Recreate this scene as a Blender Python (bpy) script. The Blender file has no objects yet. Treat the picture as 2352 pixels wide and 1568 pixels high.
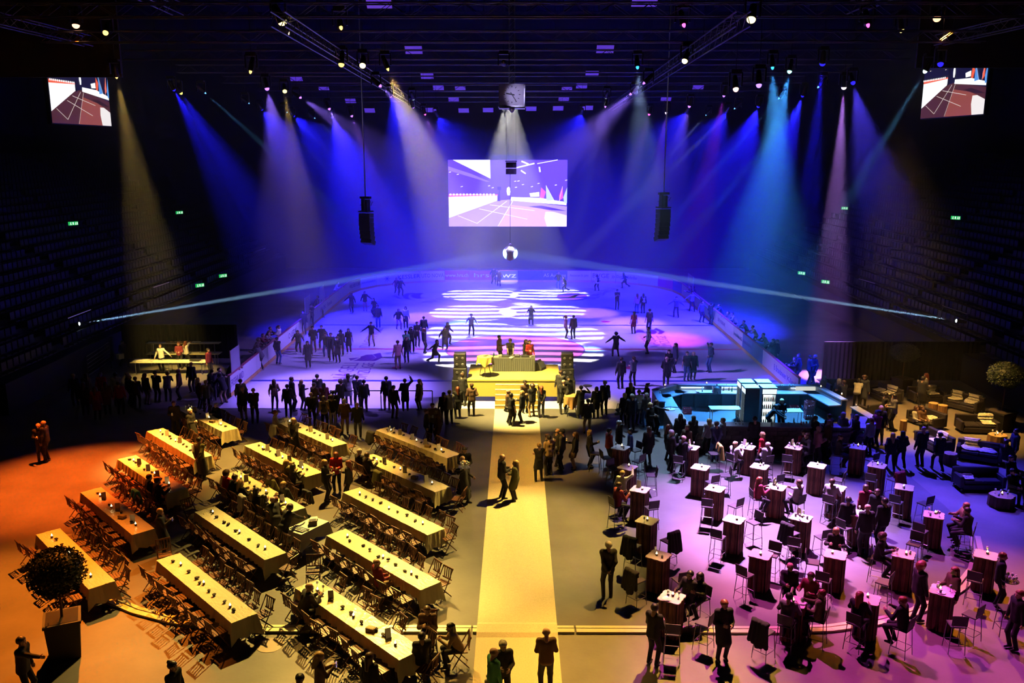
import bpy, bmesh, math, random
import numpy as np
from mathutils import Vector, Matrix, Euler

SC = bpy.context.scene
COL = SC.collection
RND = random.Random(7)
rad = math.radians

# ------------------------------------------------------------------ camera
FPX, PITCH, CAMH, CYAW, CAMX = 2031.0, 0.21441, 12.93, 0.005435, 0.204
cam_d = bpy.data.cameras.new('camera')
cam = bpy.data.objects.new('camera', cam_d)
COL.objects.link(cam)
cam_d.sensor_width = 36.0
cam_d.lens = FPX * 36.0 / 2352.0
cam_d.clip_end = 400
cam.location = (CAMX, 0, CAMH)
cam.rotation_euler = (math.pi / 2 - PITCH, 0, CYAW)
SC.camera = cam
vs = SC.view_settings
vs.view_transform = 'Standard'
vs.look = 'None'
vs.gamma = 1.0
vs.use_curve_mapping = False
vs.exposure = 0.0

# ------------------------------------------------------------------ world: a dark hall
w = bpy.data.worlds.new('hall_dark')
SC.world = w
w.use_nodes = True
w.node_tree.nodes['Background'].inputs[0].default_value = (0.35, 0.3, 0.6, 1)
w.node_tree.nodes['Background'].inputs[1].default_value = 0.0006
SC.cycles.max_bounces = 4
SC.cycles.diffuse_bounces = 2
SC.cycles.glossy_bounces = 2
SC.cycles.transmission_bounces = 4
SC.cycles.transparent_max_bounces = 6
SC.cycles.volume_bounces = 0
SC.cycles.caustics_reflective = False
SC.cycles.caustics_refractive = False
SC.cycles.sample_clamp_indirect = 3.0
SC.cycles.adaptive_threshold = 0.1

# ------------------------------------------------------------------ where a point of the floor (or of a plane above it) stands
def G(px, py, z=0.0):
    u = (px - 1176) / FPX
    v = (py - 784) / FPX
    c, s = math.cos(PITCH), math.sin(PITCH)
    d = (u, c - v * s, -s - v * c)
    cy, sy = math.cos(CYAW), math.sin(CYAW)
    dx = cy * d[0] - sy * d[1]
    dy = sy * d[0] + cy * d[1]
    t = (z - CAMH) / d[2]
    return CAMX + dx * t, dy * t

def GD(px, py, D):
    """point at depth D (metres from the gallery) along a line of sight"""
    u = (px - 1176) / FPX
    v = (py - 784) / FPX
    c, s = math.cos(PITCH), math.sin(PITCH)
    d = (u, c - v * s, -s - v * c)
    cy, sy = math.cos(CYAW), math.sin(CYAW)
    dx = cy * d[0] - sy * d[1]
    dy = sy * d[0] + cy * d[1]
    t = D / dy
    return CAMX + dx * t, D, CAMH + d[2] * t

# ------------------------------------------------------------------ lamps of the rig
# px, py, lens radius, lens colour, beam colour, aim (x, y, z), cone degrees, power in kW, height
# every lamp is a moving head on the trusses; its lens and its spot are built in moving_head()
AMBER, YEL, ORG, RED = (1, .53, .085), (1, .64, .135), (1, .28, .015), (1, .13, .008)
BLU, VIO, PUR, MAG = (.012, .008, 1), (.27, .15, 1), (.38, .14, 1), (1, .10, .62)
CYA, TEA, WHT, LAV, PNK = (.03, .42, 1), (.12, .40, .75), (.70, .78, 1), (.62, .30, 1), (1, .24, .52)
LAMPS = [
 # front rig: warm lamps over the tables
 (174, 44, 0.24, (1, 0.45, 0.25), RED, (-17, 33, 0), 34, 80, 18.0),
 (245, 65, 0.18, YEL, (1, 0.22, 0.012), (-14.5, 20.5, 0), 36, 62, 17.6),
 (640, 33, 0.26, (1, 0.8, 0.3), AMBER, (0.25, 35.5, 0), 24, 40, 17.2),
 (781, 50, 0.1, YEL, AMBER, (-1.5, 19.5, 0), 30, 22, 17.2),
 (265, 163, 0.1, YEL, YEL, (-19.8, 50, 0), 18, 58, 16.3),
 (578, 149, 0.1, YEL, AMBER, (-13.8, 35.5, 0), 26, 56, 16.3),
 (785, 134, 0.2, (1, 0.62, 0.12), AMBER, (-8, 33.8, 0), 34, 42, 16.6),
 (834, 141, .22, (1, .85, .35), YEL, (-6.3, 24.0, 0), 34, 50, 16.6),
 (885, 144, 0.1, YEL, (1, 0.72, 0.2), (0.25, 43.6, 0.5), 30, 105, 16.6),
 (653, 202, 0.2, (1, 0.85, 0.25), YEL, (-8, 38, 0), 14, 22, 16.3),
 (409, 204, .16, (1, .9, .1), BLU, (-12, 62, 0), 22, 60, 16.3),
 (1728, 30, 0.24, (1, 0.82, 0.35), AMBER, (3.2, 20, 0), 26, 36, 17.2),
 (1577, 128, 0.2, (1, 0.85, 0.35), YEL, (0.25, 28, 0), 30, 48, 16.6),
 (2150, 34, .26, (1, .45, .2), ORG, (14.5, 18.5, 0), 36, 30, 18.4),
 (2068.5, 54, 0.2, (1, 0.7, 0.2), (1, 0.5, 0.1), (19.8, 40.5, 0), 32, 44, 18.0),
 # the clock, the far end of the carpet
 (1157, 144, .16, (.3, 1, .7), (.55, .50, 1), (.2, 57, 16.1), 6, 5, 16.6),
 (1392, 235, 0.1, PUR, VIO, (4, 62, 0), 40, 16, 16.0),
 # right: pink and magenta over the bar tables
 (1939, 189, 0.22, (1, 0.75, 0.95), (0.52, 0.22, 1), (18.2, 50, 0), 13, 300, 16.3),
 (1689, 191, 0.18, (1, 0.55, 0.45), PNK, (8.6, 27, 0), 28, 52, 15.4),
 (1567, 43, .10, MAG, MAG, (8.5, 19.5, 0), 36, 26, 17.2),
 (1991, 42, .10, MAG, (.8, .10, .9), (13.5, 24, 0), 32, 20, 17.4),
 (1743, 180, 0.18, VIO, LAV, (9.2, 30.3, 0), 40, 112, 15.55),
 (1957, 180, .18, BLU, (.08, .05, 1), (17.5, 34, 0), 30, 50, 16.3),
 (2160.5, 134.6, .20, BLU, (.20, .08, 1), (15, 30, 0), 26, 30, 16.6),
 (2133, 150, 0.16, (0.6, 1, 1), TEA, (11, 44, 0), 7, 110, 16.49),
 (1774, 141.5, 0.12, CYA, (0.06, 0.36, 1), (13, 41, 0.6), 26, 90, 16.9),
 (1816, 151.5, 0.18, (0.3, 1, 0.85), (0.05, 0.32, 1), (10, 41, 0.6), 24, 120, 16.8),
 (1890.5, 133, .22, BLU, BLU, (15.5, 48, 0), 14, 160, 17.0),
 (1463.5, 142, 0.12, CYA, (0.28, 0.42, 0.65), (6.5, 36.5, 0), 26, 34, 16.9),
 # blue and violet wash over the ice
 (393.6, 196, 0.16, BLU, BLU, (-15, 64, 0), 26, 110, 16.3),
 (462, 205, 0.08, TEA, TEA, (-4, 66, 0), 5, 110, 16.3),
 (611, 192, 0.2, PUR, VIO, (-10, 46.5, 0), 40, 40, 16.3),
 (681, 218, 0.14, PUR, VIO, (10.5, 60, 0), 28, 42, 16.3),
 (597, 245, .18, BLU, BLU, (-13, 84, 2), 56, 95, 15.9),
 (670, 261, .18, BLU, BLU, (-8, 88, 3), 56, 95, 15.6),
 (753, 242, .16, PUR, VIO, (-6, 60, 0), 40, 18.6, 15.9),
 (761, 263, .16, BLU, BLU, (-8, 66, 0), 56, 140, 15.6),
 (864, 188, 0.14, PUR, VIO, (9.5, 48, 0), 28, 44, 16.3),
 (893.6, 212, .14, PUR, BLU, (-3, 70, 0), 60, 120, 16.3),
 (946.7, 220, .18, (.7, 1, .8), WHT, (-4.5, 80, 0), 6, 36, 16.2),
 (946.7, 238, .14, PUR, VIO, (-4, 74, 0), 38, 14.88, 15.9),
 (973.5, 254, .13, MAG, PUR, (-2, 72, 0), 38, 14.88, 15.7),
 (805, 258, .16, PUR, PUR, (-7, 68, 0), 20, 31, 15.6),
 (1002, 261, .10, MAG, BLU, (-1, 90, 4), 60, 80, 15.6),
 (1155, 236, .12, WHT, WHT, (-.8, 86, 1.0), 5, 70, 15.9),
 (1393.6, 217, .18, (.7, 1, .6), WHT, (4.5, 82, 0), 6, 36, 16.2),
 (1337, 255, .13, MAG, BLU, (3, 90, 4), 60, 80, 15.7),
 (1457, 208, 0.11, PUR, VIO, (-10.5, 57, 0), 30, 44, 16.3),
 (1489, 181, 0.1, PUR, VIO, (-10, 47, 0), 30, 44, 16.3),
 (1493.5, 254, .15, MAG, PUR, (6, 70, 0), 20, 31, 15.7),
 (1531.7, 250, .15, (.8, .6, 1), PUR, (9, 66, 0), 22, 31, 15.7),
 (1586, 234.5, .16, PUR, VIO, (8, 62, 0), 40, 18.6, 15.9),
 (1579, 252, .18, BLU, BLU, (8, 88, 3), 56, 95, 15.7),
 (1665, 209, .13, PUR, (.55, .04, .9), (11, 60, 0), 20, 37.2, 16.3),
 (1672, 251, .18, BLU, BLU, (12, 86, 2), 56, 95, 15.7),
 (1745, 235.5, .18, BLU, BLU, (13, 68, 0), 56, 140, 15.9),
 (1847, 210, .16, BLU, BLU, (15, 64, 0), 36, 200, 16.3),
 (1889, 189, 0.08, TEA, TEA, (5, 57, 0), 5, 110, 16.3),
 (1797, 217, 0.08, TEA, TEA, (4, 62, 0), 5, 90, 16.2),
 (1695, 242, 0.08, TEA, WHT, (1, 74, 0), 5, 100, 15.9),
 (1628, 257, 0.08, TEA, WHT, (3, 80, 0), 5, 80, 15.6),
 (563, 230, .08, TEA, WHT, (-2, 76, 0), 4, 45, 16.0),
 (652, 251, .08, TEA, WHT, (-3, 80, 0), 4, 45, 15.7),
 (716, 265, .08, TEA, WHT, (-1, 82, 0), 5, 45, 15.5),
]
# eight profile lamps throw the white wave pattern on the ice (aim x, y)
GOBOS = [(-3.0, 79), (3.0, 79), (-3.2, 70), (2.2, 70.5), (-2.8, 62.8), (2.8, 62), (-2.2, 55.2), (2.2, 56)]
HAZE = 0.0042

# ------------------------------------------------------------------ materials
MATS = {}
def M(name, color=(.5, .5, .5), rough=.6, metal=0.0, emit=None, es=1.0, noise=None, bump=None, alpha=None, spec=None):
    if name in MATS:
        return MATS[name]
    m = bpy.data.materials.new(name)
    m.use_nodes = True
    nt = m.node_tree
    b = nt.nodes['Principled BSDF']
    b.inputs['Base Color'].default_value = (*color, 1)
    b.inputs['Roughness'].default_value = rough
    b.inputs['Metallic'].default_value = metal
    if spec is not None:
        b.inputs['Specular IOR Level'].default_value = spec
    if emit:
        b.inputs['Emission Color'].default_value = (*emit, 1)
        b.inputs['Emission Strength'].default_value = es
    if noise or bump:
        tc = nt.nodes.new('ShaderNodeTexCoord')
        mp = nt.nodes.new('ShaderNodeMapping')
        nt.links.new(tc.outputs['Object'], mp.inputs[0])
    if noise:                       # (scale xyz, dark colour factor, detail)
        sc_, k, det = noise
        mp.inputs['Scale'].default_value = sc_
        n = nt.nodes.new('ShaderNodeTexNoise')
        n.inputs['Scale'].default_value = 1.0
        n.inputs['Detail'].default_value = det
        r = nt.nodes.new('ShaderNodeMapRange')
        r.inputs['From Min'].default_value = .3
        r.inputs['From Max'].default_value = .7
        r.inputs['To Min'].default_value = k
        r.inputs['To Max'].default_value = 1.0
        mx = nt.nodes.new('ShaderNodeMix')
        mx.data_type = 'RGBA'
        mx.inputs[6].default_value = (0, 0, 0, 1)
        mx.inputs[7].default_value = (*color, 1)
        nt.links.new(mp.outputs[0], n.inputs['Vector'])
        nt.links.new(n.outputs['Fac'], r.inputs['Value'])
        nt.links.new(r.outputs[0], mx.inputs[0])
        nt.links.new(mx.outputs[2], b.inputs['Base Color'])
    if bump:                        # (scale xyz, strength, distance)
        bs, st, di = bump
        mp2 = nt.nodes.new('ShaderNodeMapping')
        nt.links.new(tc.outputs['Object'], mp2.inputs[0])
        mp2.inputs['Scale'].default_value = bs
        n2 = nt.nodes.new('ShaderNodeTexNoise')
        n2.inputs['Scale'].default_value = 1.0
        n2.inputs['Detail'].default_value = 3
        bp = nt.nodes.new('ShaderNodeBump')
        bp.inputs['Strength'].default_value = st
        bp.inputs['Distance'].default_value = di
        nt.links.new(mp2.outputs[0], n2.inputs['Vector'])
        nt.links.new(n2.outputs['Fac'], bp.inputs['Height'])
        nt.links.new(bp.outputs[0], b.inputs['Normal'])
    MATS[name] = m
    return m

def glow(name, color, s):
    return M(name, (.02, .02, .02), .5, 0, color, s)

# ------------------------------------------------------------------ mesh helpers
class MB:
    def __init__(self):
        self.v, self.f, self.m = [], [], []
    def add(self, vs_, fs, mi=0):
        o = len(self.v)
        self.v += [tuple(p) for p in vs_]
        self.f += [tuple(i + o for i in q) for q in fs]
        self.m += [mi] * len(fs)
        return self
    def box(self, c, s, rz=0.0, mi=0, top=1.0, rx=0.0):
        hx, hy, hz = s[0] / 2, s[1] / 2, s[2] / 2
        ca, sa = math.cos(rz), math.sin(rz)
        cx_, sx_ = math.cos(rx), math.sin(rx)
        vv = []
        for z, k in ((-hz, 1.0), (hz, top)):
            for x, y in ((-hx, -hy), (hx, -hy), (hx, hy), (-hx, hy)):
                x, y = x * k, y * k
                y2, z2 = y * cx_ - z * sx_, y * sx_ + z * cx_
                vv.append((c[0] + x * ca - y2 * sa, c[1] + x * sa + y2 * ca, c[2] + z2))
        return self.add(vv, [(3, 2, 1, 0), (4, 5, 6, 7), (0, 1, 5, 4), (1, 2, 6, 5), (2, 3, 7, 6), (3, 0, 4, 7)], mi)
    def tube(self, p0, p1, r, n=6, mi=0, r1=None, caps=True):
        p0, p1 = Vector(p0), Vector(p1)
        d = (p1 - p0)
        if d.length < 1e-6:
            return self
        d.normalize()
        a = d.orthogonal().normalized()
        b = d.cross(a)
        r1 = r if r1 is None else r1
        vv = []
        for p, q in ((p0, r), (p1, r1)):
            for i in range(n):
                t = 2 * math.pi * i / n
                vv.append(p + (a * math.cos(t) + b * math.sin(t)) * q)
        fs = [(i, (i + 1) % n, n + (i + 1) % n, n + i) for i in range(n)]
        if caps:
            fs += [tuple(range(n - 1, -1, -1)), tuple(range(n, 2 * n))]
        return self.add(vv, fs, mi)
    def path(self, pts, r, n=6, mi=0):
        for a, b in zip(pts[:-1], pts[1:]):
            self.tube(a, b, r, n, mi)
        return self
    def lathe(self, prof, n=12, c=(0, 0, 0), mi=0):
        vv, fs = [], []
        for r, z in prof:
            for i in range(n):
                t = 2 * math.pi * i / n
                vv.append((c[0] + r * math.cos(t), c[1] + r * math.sin(t), c[2] + z))
        for k in range(len(prof) - 1):
            for i in range(n):
                j = (i + 1) % n
                fs.append((k * n + i, k * n + j, (k + 1) * n + j, (k + 1) * n + i))
        if prof[0][0] > 1e-4:
            fs.append(tuple(range(n - 1, -1, -1)))
        if prof[-1][0] > 1e-4:
            fs.append(tuple((len(prof) - 1) * n + i for i in range(n)))
        return self.add(vv, fs, mi)
    def prism(self, poly, z0, z1, mi=0):
        n = len(poly)
        vv = [(x, y, z0) for x, y in poly] + [(x, y, z1) for x, y in poly]
        fs = [tuple(range(n - 1, -1, -1)), tuple(range(n, 2 * n))] + [(i, (i + 1) % n, n + (i + 1) % n, n + i) for i in range(n)]
        return self.add(vv, fs, mi)
    def strip(self, A, B, mi=0, closed=False):
        """quads between two equally long point rows"""
        n = len(A)
        k = n if closed else n - 1
        return self.add(list(A) + list(B), [(i, (i + 1) % n, n + (i + 1) % n, n + i) for i in range(k)], mi)
    def mesh(self, name, mats, smooth=False, bevel=0):
        me = bpy.data.meshes.new(name)
        me.from_pydata(self.v, [], self.f)
        for m in (mats if isinstance(mats, (list, tuple)) else [mats]):
            me.materials.append(m)
        me.polygons.foreach_set('material_index', self.m)
        if bevel:
            bm = bmesh.new()
            bm.from_mesh(me)
            bmesh.ops.bevel(bm, geom=bm.edges[:], offset=bevel, segments=1, affect='EDGES', clamp_overlap=True)
            bm.to_mesh(me)
            bm.free()
        if smooth:
            me.polygons.foreach_set('use_smooth', [True] * len(me.polygons))
        me.update()
        return me
    def obj(self, name, mats, parent=None, smooth=False, bevel=0, loc=None):
        return put(name, self.mesh(name, mats, smooth, bevel), parent, loc)

def put(name, me, parent=None, loc=None, rz=0.0):
    o = bpy.data.objects.new(name, me)
    COL.objects.link(o)
    if parent is not None:
        o.parent = parent
    if loc is not None:
        o.location = loc
    if rz:
        o.rotation_euler = (0, 0, rz)
    return o

def tag(o, label=None, cat=None, group=None, kind=None):
    if label: o['label'] = label
    if cat: o['category'] = cat
    if group: o['group'] = group
    if kind: o['kind'] = kind
    return o

def thing(name, label, cat, loc=(0, 0, 0), rz=0.0, group=None):
    return tag(put(name, None, None, loc, rz), label, cat, group)

def struct(name, mb, mats, parent=None, **k):
    o = mb.obj(name, mats, parent, **k)
    if parent is None:
        o['kind'] = 'structure'
    return o

def clone(root, loc, rz=0.0, label=None, group=None):
    r = root.copy()
    COL.objects.link(r)
    r.location = loc
    r.rotation_euler = (0, 0, rz)
    if label: r['label'] = label
    if group: r['group'] = group
    for ch in list(root.children):
        c = ch.copy()
        COL.objects.link(c)
        c.parent = r
        for g in list(ch.children):
            d = g.copy()
            COL.objects.link(d)
            d.parent = c
    return r

_TXT = {}
def text_mesh(s, size, mat, thick=.004):
    key = (s, size, mat.name, thick)
    if key in _TXT:
        return _TXT[key]
    cu = bpy.data.curves.new('lettering', 'FONT')
    cu.body = s
    cu.size = size
    cu.align_x = 'CENTER'
    cu.align_y = 'CENTER'
    cu.extrude = thick / 2
    cu.resolution_u = 2
    ob = bpy.data.objects.new('lettering', cu)
    COL.objects.link(ob)
    dg = bpy.context.evaluated_depsgraph_get()
    me = bpy.data.meshes.new_from_object(ob.evaluated_get(dg))
    bpy.data.objects.remove(ob)
    me.materials.clear()
    me.materials.append(mat)
    _TXT[key] = me
    return me

# ------------------------------------------------------------------ room shell
concrete = M('concrete', (.10, .095, .088), .55, noise=((.9, .9, .9), .72, 6), bump=((9, 9, 9), .15, .02))
concrete_out = M('concrete_pale', (.17, .155, .14), .6, noise=((.7, .7, .7), .7, 6), bump=((9, 9, 9), .15, .02))
black_wall = M('black_drape', (.012, .012, .016), .9)
navy_wall = M('black_molton', (.03, .03, .04), .9)
steel_black = M('black_steel', (.02, .02, .022), .45, .4)
alu = M('aluminium', (.55, .55, .58), .35, .9)
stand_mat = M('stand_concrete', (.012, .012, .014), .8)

XL, XR, YN, YF, ZC = -52.0, 52.0, 4.0, 98.0, 27.0
fl = MB()
fl.add([(XL, YN, -.02), (XR, YN, -.02), (XR, YF, -.02), (XL, YF, -.02)], [(0, 1, 2, 3)])
struct('floor', fl, concrete_out)
def arena_outline(off=0.0, y0=22.25, y1=86.9, xl=-15.3, xr=16.1, r=8.6, n=10):
    """the rounded outline of the arena pad, near end first, then the far end, counterclockwise"""
    pts = []
    for cx, cy, a0 in ((xl + r, y0 + r, 180), (xr - r, y0 + r, 270), (xr - r, y1 - r, 0), (xl + r, y1 - r, 90)):
        for i in range(n + 1):
            a = rad(a0 + 90 * i / n)
            pts.append((cx + (r + off) * math.cos(a), cy + (r + off) * math.sin(a)))
    return pts
pad = MB()
o1 = arena_outline()
pad.add([(x, y, 0) for x, y in o1], [tuple(range(len(o1)))])
struct('floor_pad', pad, concrete)
# the curb around the pad: two pale strips with a slot between them, laid in lengths
curb = put('trim_1', None)
curb['kind'] = 'structure'
pale_steel = M('curb_steel', (.62, .55, .36), .35, .3)
near = o1[2:20]
k = 0
ins = arena_outline(-.02)[2:20]; a1 = arena_outline(.10)[2:20]; b0 = arena_outline(.16)[2:20]; b1 = arena_outline(.34)[2:20]
for i in range(len(near) - 1):
    seg = 5 if i == 8 else 1
    for j in range(seg):
        t0, t1 = j / seg + .002, (j + 1) / seg - .002
        L = lambda P: [(P[i][0] + (P[i + 1][0] - P[i][0]) * t, P[i][1] + (P[i + 1][1] - P[i][1]) * t) for t in (t0, t1)]
        for P, Q, h in ((ins, a1, .035), (b0, b1, .05)):
            p, q = L(P), L(Q)
            MB().prism([p[0], q[0], q[1], p[1]][::-1], -.019, h).obj('curb_length', pale_steel, curb)

wl = lambda a, b, z0=-.02, z1=ZC: MB().add([(a[0], a[1], z0), (b[0], b[1], z0), (b[0], b[1], z1), (a[0], a[1], z1)], [(0, 1, 2, 3)])
struct('wall_far', wl((XL, YF), (XR, YF)), navy_wall)
struct('wall_left', wl((XL, YN), (XL, YF)), black_wall)
struct('wall_right', wl((XR, YF), (XR, YN)), black_wall)
ce = MB()
ce.add([(XL, YN, ZC), (XR, YN, ZC), (XR, YF, ZC), (XL, YF, ZC)], [(3, 2, 1, 0)])
struct('ceiling', ce, black_wall)
# black border drapes that close the roof space on both sides
for nm, x0, x1, y, z in (('trim_2', XL, -18.7, 44.0, 16.28), ('trim_3', 18.3, XR, 42.0, 16.52)):
    struct(nm, MB().box(((x0 + x1) / 2, y, (z + ZC) / 2), (x1 - x0, .15, ZC - z)), black_wall)

# grandstands left and right: stepped tiers, each with its row of folded seats
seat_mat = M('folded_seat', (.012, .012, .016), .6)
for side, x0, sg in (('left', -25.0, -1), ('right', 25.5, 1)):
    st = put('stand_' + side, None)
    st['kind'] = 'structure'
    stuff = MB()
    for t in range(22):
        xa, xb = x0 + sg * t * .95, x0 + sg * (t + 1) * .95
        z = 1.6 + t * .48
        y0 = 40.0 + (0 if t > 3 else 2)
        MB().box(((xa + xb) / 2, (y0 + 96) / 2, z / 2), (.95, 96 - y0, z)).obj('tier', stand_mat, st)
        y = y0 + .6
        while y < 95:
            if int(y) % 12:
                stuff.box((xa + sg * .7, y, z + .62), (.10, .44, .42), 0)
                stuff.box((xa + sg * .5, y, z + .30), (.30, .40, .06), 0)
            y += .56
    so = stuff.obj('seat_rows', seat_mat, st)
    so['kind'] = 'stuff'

# ------------------------------------------------------------------ haze over the rink
hz = bpy.data.materials.new('haze')
hz.use_nodes = True
hz.node_tree.nodes.clear()
ho = hz.node_tree.nodes.new('ShaderNodeOutputMaterial')
hv = hz.node_tree.nodes.new('ShaderNodeVolumeScatter')
hv.inputs['Color'].default_value = (1, 1, 1, 1)
hv.inputs['Density'].default_value = HAZE
hv.inputs['Anisotropy'].default_value = 0.25
hz.node_tree.links.new(hv.outputs[0], ho.inputs['Volume'])
ha = MB().box((0, 68.8, 9.6), (80, 57.6, 19)).obj('haze', hz)
tag(ha, 'thin stage haze hanging over the ice rink', 'haze', kind='stuff')

# ------------------------------------------------------------------ ice
ICE_Y0 = 43.2
icep = arena_outline(0, 22.25, 86.9, -15.0, 15.0)
far = [p for p in icep if p[1] > 60]
ice_poly = [(-15.0, ICE_Y0), (15.0, ICE_Y0)] + far
ice_mat = M('ice', (.72, .72, .80), .22, noise=((.35, .35, .35), .86, 5), bump=((1.5, 1.5, 1.5), .05, .02))
MB().prism(ice_poly, .001, .03).obj('floor_ice', ice_mat)['kind'] = 'structure'
ICE = bpy.data.objects['floor_ice']

# ------------------------------------------------------------------ marks on the ice
line_blue, line_red = M('ice_line_blue', (.05, .05, .45), .3), M('ice_line_red', (.60, .03, .12), .3)
ice_pink, ice_ink, ice_thin = M('ice_circle_pink', (.80, .10, .45), .3), M('ice_ink', (.16, .03, .40), .3), M('ice_circle_line', (.35, .12, .40), .3)
CY = 56.84
def ice_part(name, mb, mat):
    return mb.obj(name, mat, ICE)
def ring(cx, cy, r, wd, a0=0, a1=360, n=48):
    A = [(cx + (r - wd) * math.cos(rad(a0 + (a1 - a0) * i / n)), cy + (r - wd) * math.sin(rad(a0 + (a1 - a0) * i / n)), .033) for i in range(n + 1)]
    B = [(cx + r * math.cos(rad(a0 + (a1 - a0) * i / n)), cy + r * math.sin(rad(a0 + (a1 - a0) * i / n)), .033) for i in range(n + 1)]
    return MB().strip(B, A)
for y, m_, wd, nm in ((CY - 8.14, line_blue, .34, 'blue_line'), (CY, line_red, .32, 'centre_line'), (CY + 8.14, line_blue, .30, 'blue_line'), (82.9, line_red, .06, 'goal_line')):
    hw = 14.98 if y < 78 else 14.0
    ice_part(nm, MB().add([(-hw, y - wd / 2, .033), (hw, y - wd / 2, .033), (hw, y + wd / 2, .033), (-hw, y + wd / 2, .033)], [(0, 1, 2, 3)]), m_)
disc = MB()
disc.add([(.1 + 4.5 * math.cos(rad(a * 7.5)), CY + 4.5 * math.sin(rad(a * 7.5)), .0345) for a in range(48)], [tuple(range(48))])
ice_part('centre_disc', disc, ice_pink)
ice_part('centre_circle', ring(.1, CY, 4.6, .1), ice_ink)
for x in (-7, 7):
    ice_part('face_off_circle', ring(x, 76.9, 4.5, .07), ice_thin)
    for dy in (-9.6, -24.2):
        d = MB().add([(x + .35 * math.cos(rad(a * 30)), 76.0 + dy + .35 * math.sin(rad(a * 30)), .0335) for a in range(12)], [tuple(range(12))])
        ice_part('face_off_spot', d, line_red)
def ice_poly_part(name, pts, mat):
    ice_part(name, MB().add([(*G(x, y, .035), .035) for x, y in pts], [tuple(range(len(pts)))]), mat)
B_ = lambda *a: [(580 + x / 3.92, 600 + y / 3.92) for x, y in a]
C_ = lambda *a: [(1160 + x / 3.92, 600 + y / 3.92) for x, y in a]
K2 = lambda *a: [(740 + x / 11.2, 740 + y / 11.2) for x, y in a]
S2 = lambda *a: [(860 + x / 7.35, 610 + y / 7.35) for x, y in a]
R2 = lambda *a: [(1420 + x / 9.22, 730 + y / 9.22) for x, y in a]
# chevron emblem, twice
for pts in (K2((680, 920), (960, 905), (730, 990)), K2((990, 880), (1120, 840), (1180, 905), (980, 995), (790, 995), (985, 915)),
            K2((1110, 835), (1290, 825), (1380, 905), (1190, 995), (990, 995), (1185, 905)),
            K2((1300, 820), (1500, 780), (1550, 900), (1370, 995), (1200, 995), (1400, 905)),
            R2((640, 240), (760, 250), (840, 295), (760, 345), (650, 340), (715, 300)), R2((750, 240), (800, 208), (990, 290), (920, 340), (825, 342), (870, 290)),
            R2((360, 300), (400, 245), (520, 260), (560, 300), (380, 310))):
    ice_poly_part('emblem_chevron', pts, ice_ink)
# swoosh emblem in the left circle, oval emblem in the right one
ice_poly_part('emblem_swoosh', S2((470, 510), (530, 470), (620, 458), (690, 462), (610, 480), (565, 520), (580, 545), (640, 570), (560, 570), (490, 545)), ice_ink)
ice_poly_part('emblem_swoosh', S2((610, 510), (660, 470), (780, 458), (850, 465), (790, 490), (760, 515), (790, 540), (890, 545), (760, 555), (660, 548)), ice_ink)
ice_poly_part('emblem_swoosh', S2((300, 505), (350, 492), (400, 520), (430, 545), (490, 565), (400, 552)), ice_ink)
ov = C_(*[(605 + 140 * math.cos(rad(a)), 320 + 36 * math.sin(rad(a))) for a in range(0, 360, 15)])
ice_poly_part('emblem_oval', ov[::-1], ice_ink)
star_m = M('ice_star', (.5, .42, .75), .3)
ice_poly_part('emblem_star', [(x, y) for x, y in C_((560, 325), (640, 300), (700, 292), (650, 310), (620, 330))], star_m)
def ice_text(s, p0, p1, size, mat, squeeze=1.0):
    """lettering on the ice whose baseline runs from one point to another"""
    a, b = Vector(G(*p0, .035)), Vector(G(*p1, .035))
    me = text_mesh(s, 1.0, mat, .002)
    o = put('lettering', me, ICE, (*((a + b) / 2), .035))
    L = max(v.co.x for v in me.vertices) - min(v.co.x for v in me.vertices)
    o.scale = ((b - a).length / L, size, 1)
    d = b - a
    o.rotation_euler = (0, 0, math.atan2(d.y, d.x))
    return o
ice_text('SUBARU', C_((760, 340))[0], C_((975, 240))[0], 1.5, ice_ink)
ice_text('SWISSLIFE', B_((1560, 375))[0], B_((1960, 260))[0], 1.5, ice_ink)
ice_text('NÄGELI', K2((440, 1500))[0], K2((790, 1040))[0], 1.35, ice_ink)
ice_text('UMZÜGE', K2((970, 1480))[0], K2((1230, 1040))[0], 1.05, ice_ink)
ice_text('NÄGELI', R2((810, 620))[0], R2((590, 380))[0], 1.3, ice_ink).rotation_euler[2] += 0
ice_text('UMZÜGE', R2((1060, 620))[0], R2((910, 380))[0], .95, ice_ink)
ice_text('DIGITALE', K2((1090, 650))[0], K2((1470, 150))[0], 1.05, ice_ink)
ice_text('PHYSIO', (650, 818), (690, 775), 1.0, ice_ink)

# ------------------------------------------------------------------ rink boards
bw = M('board_white', (.75, .75, .80), .4)
board_cols = {'w': bw, 'm': M('board_crimson', (.62, .03, .22), .4), 'n': M('board_navy', (.05, .06, .28), .4), 'v': M('board_violet', (.30, .10, .55), .4), 'b': M('board_blue', (.10, .14, .50), .4)}
kick_m, cap_m = M('kick_strip_yellow', (.72, .42, .12), .5), M('cap_rail_red', (.45, .10, .16), .45)
boards = thing('rink_boards', 'white rink boards with printed adverts around the ice', 'boards', (0, 0, 0))
opath = [(-15.0, 45.3)]
y = 45.3
o_all = arena_outline(0, 22.25, 86.9, -15.0, 15.0, 8.6, 14)
right_arc, left_arc = o_all[30:45], o_all[45:60]
path = [(-15.0, 45.3)] + left_arc[::-1] + right_arc[::-1] + [(15.0, 45.0)]
def resample(P, step):
    out, acc = [P[0]], 0.0
    for a, b in zip(P[:-1], P[1:]):
        d = math.hypot(b[0] - a[0], b[1] - a[1])
        t = step - acc
        while t <= d:
            out.append((a[0] + (b[0] - a[0]) * t / d, a[1] + (b[1] - a[1]) * t / d))
            t += step
        acc = (acc + d) % step
    out.append(P[-1])
    return out
bp = resample(path, 2.42)
PAN = []
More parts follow.
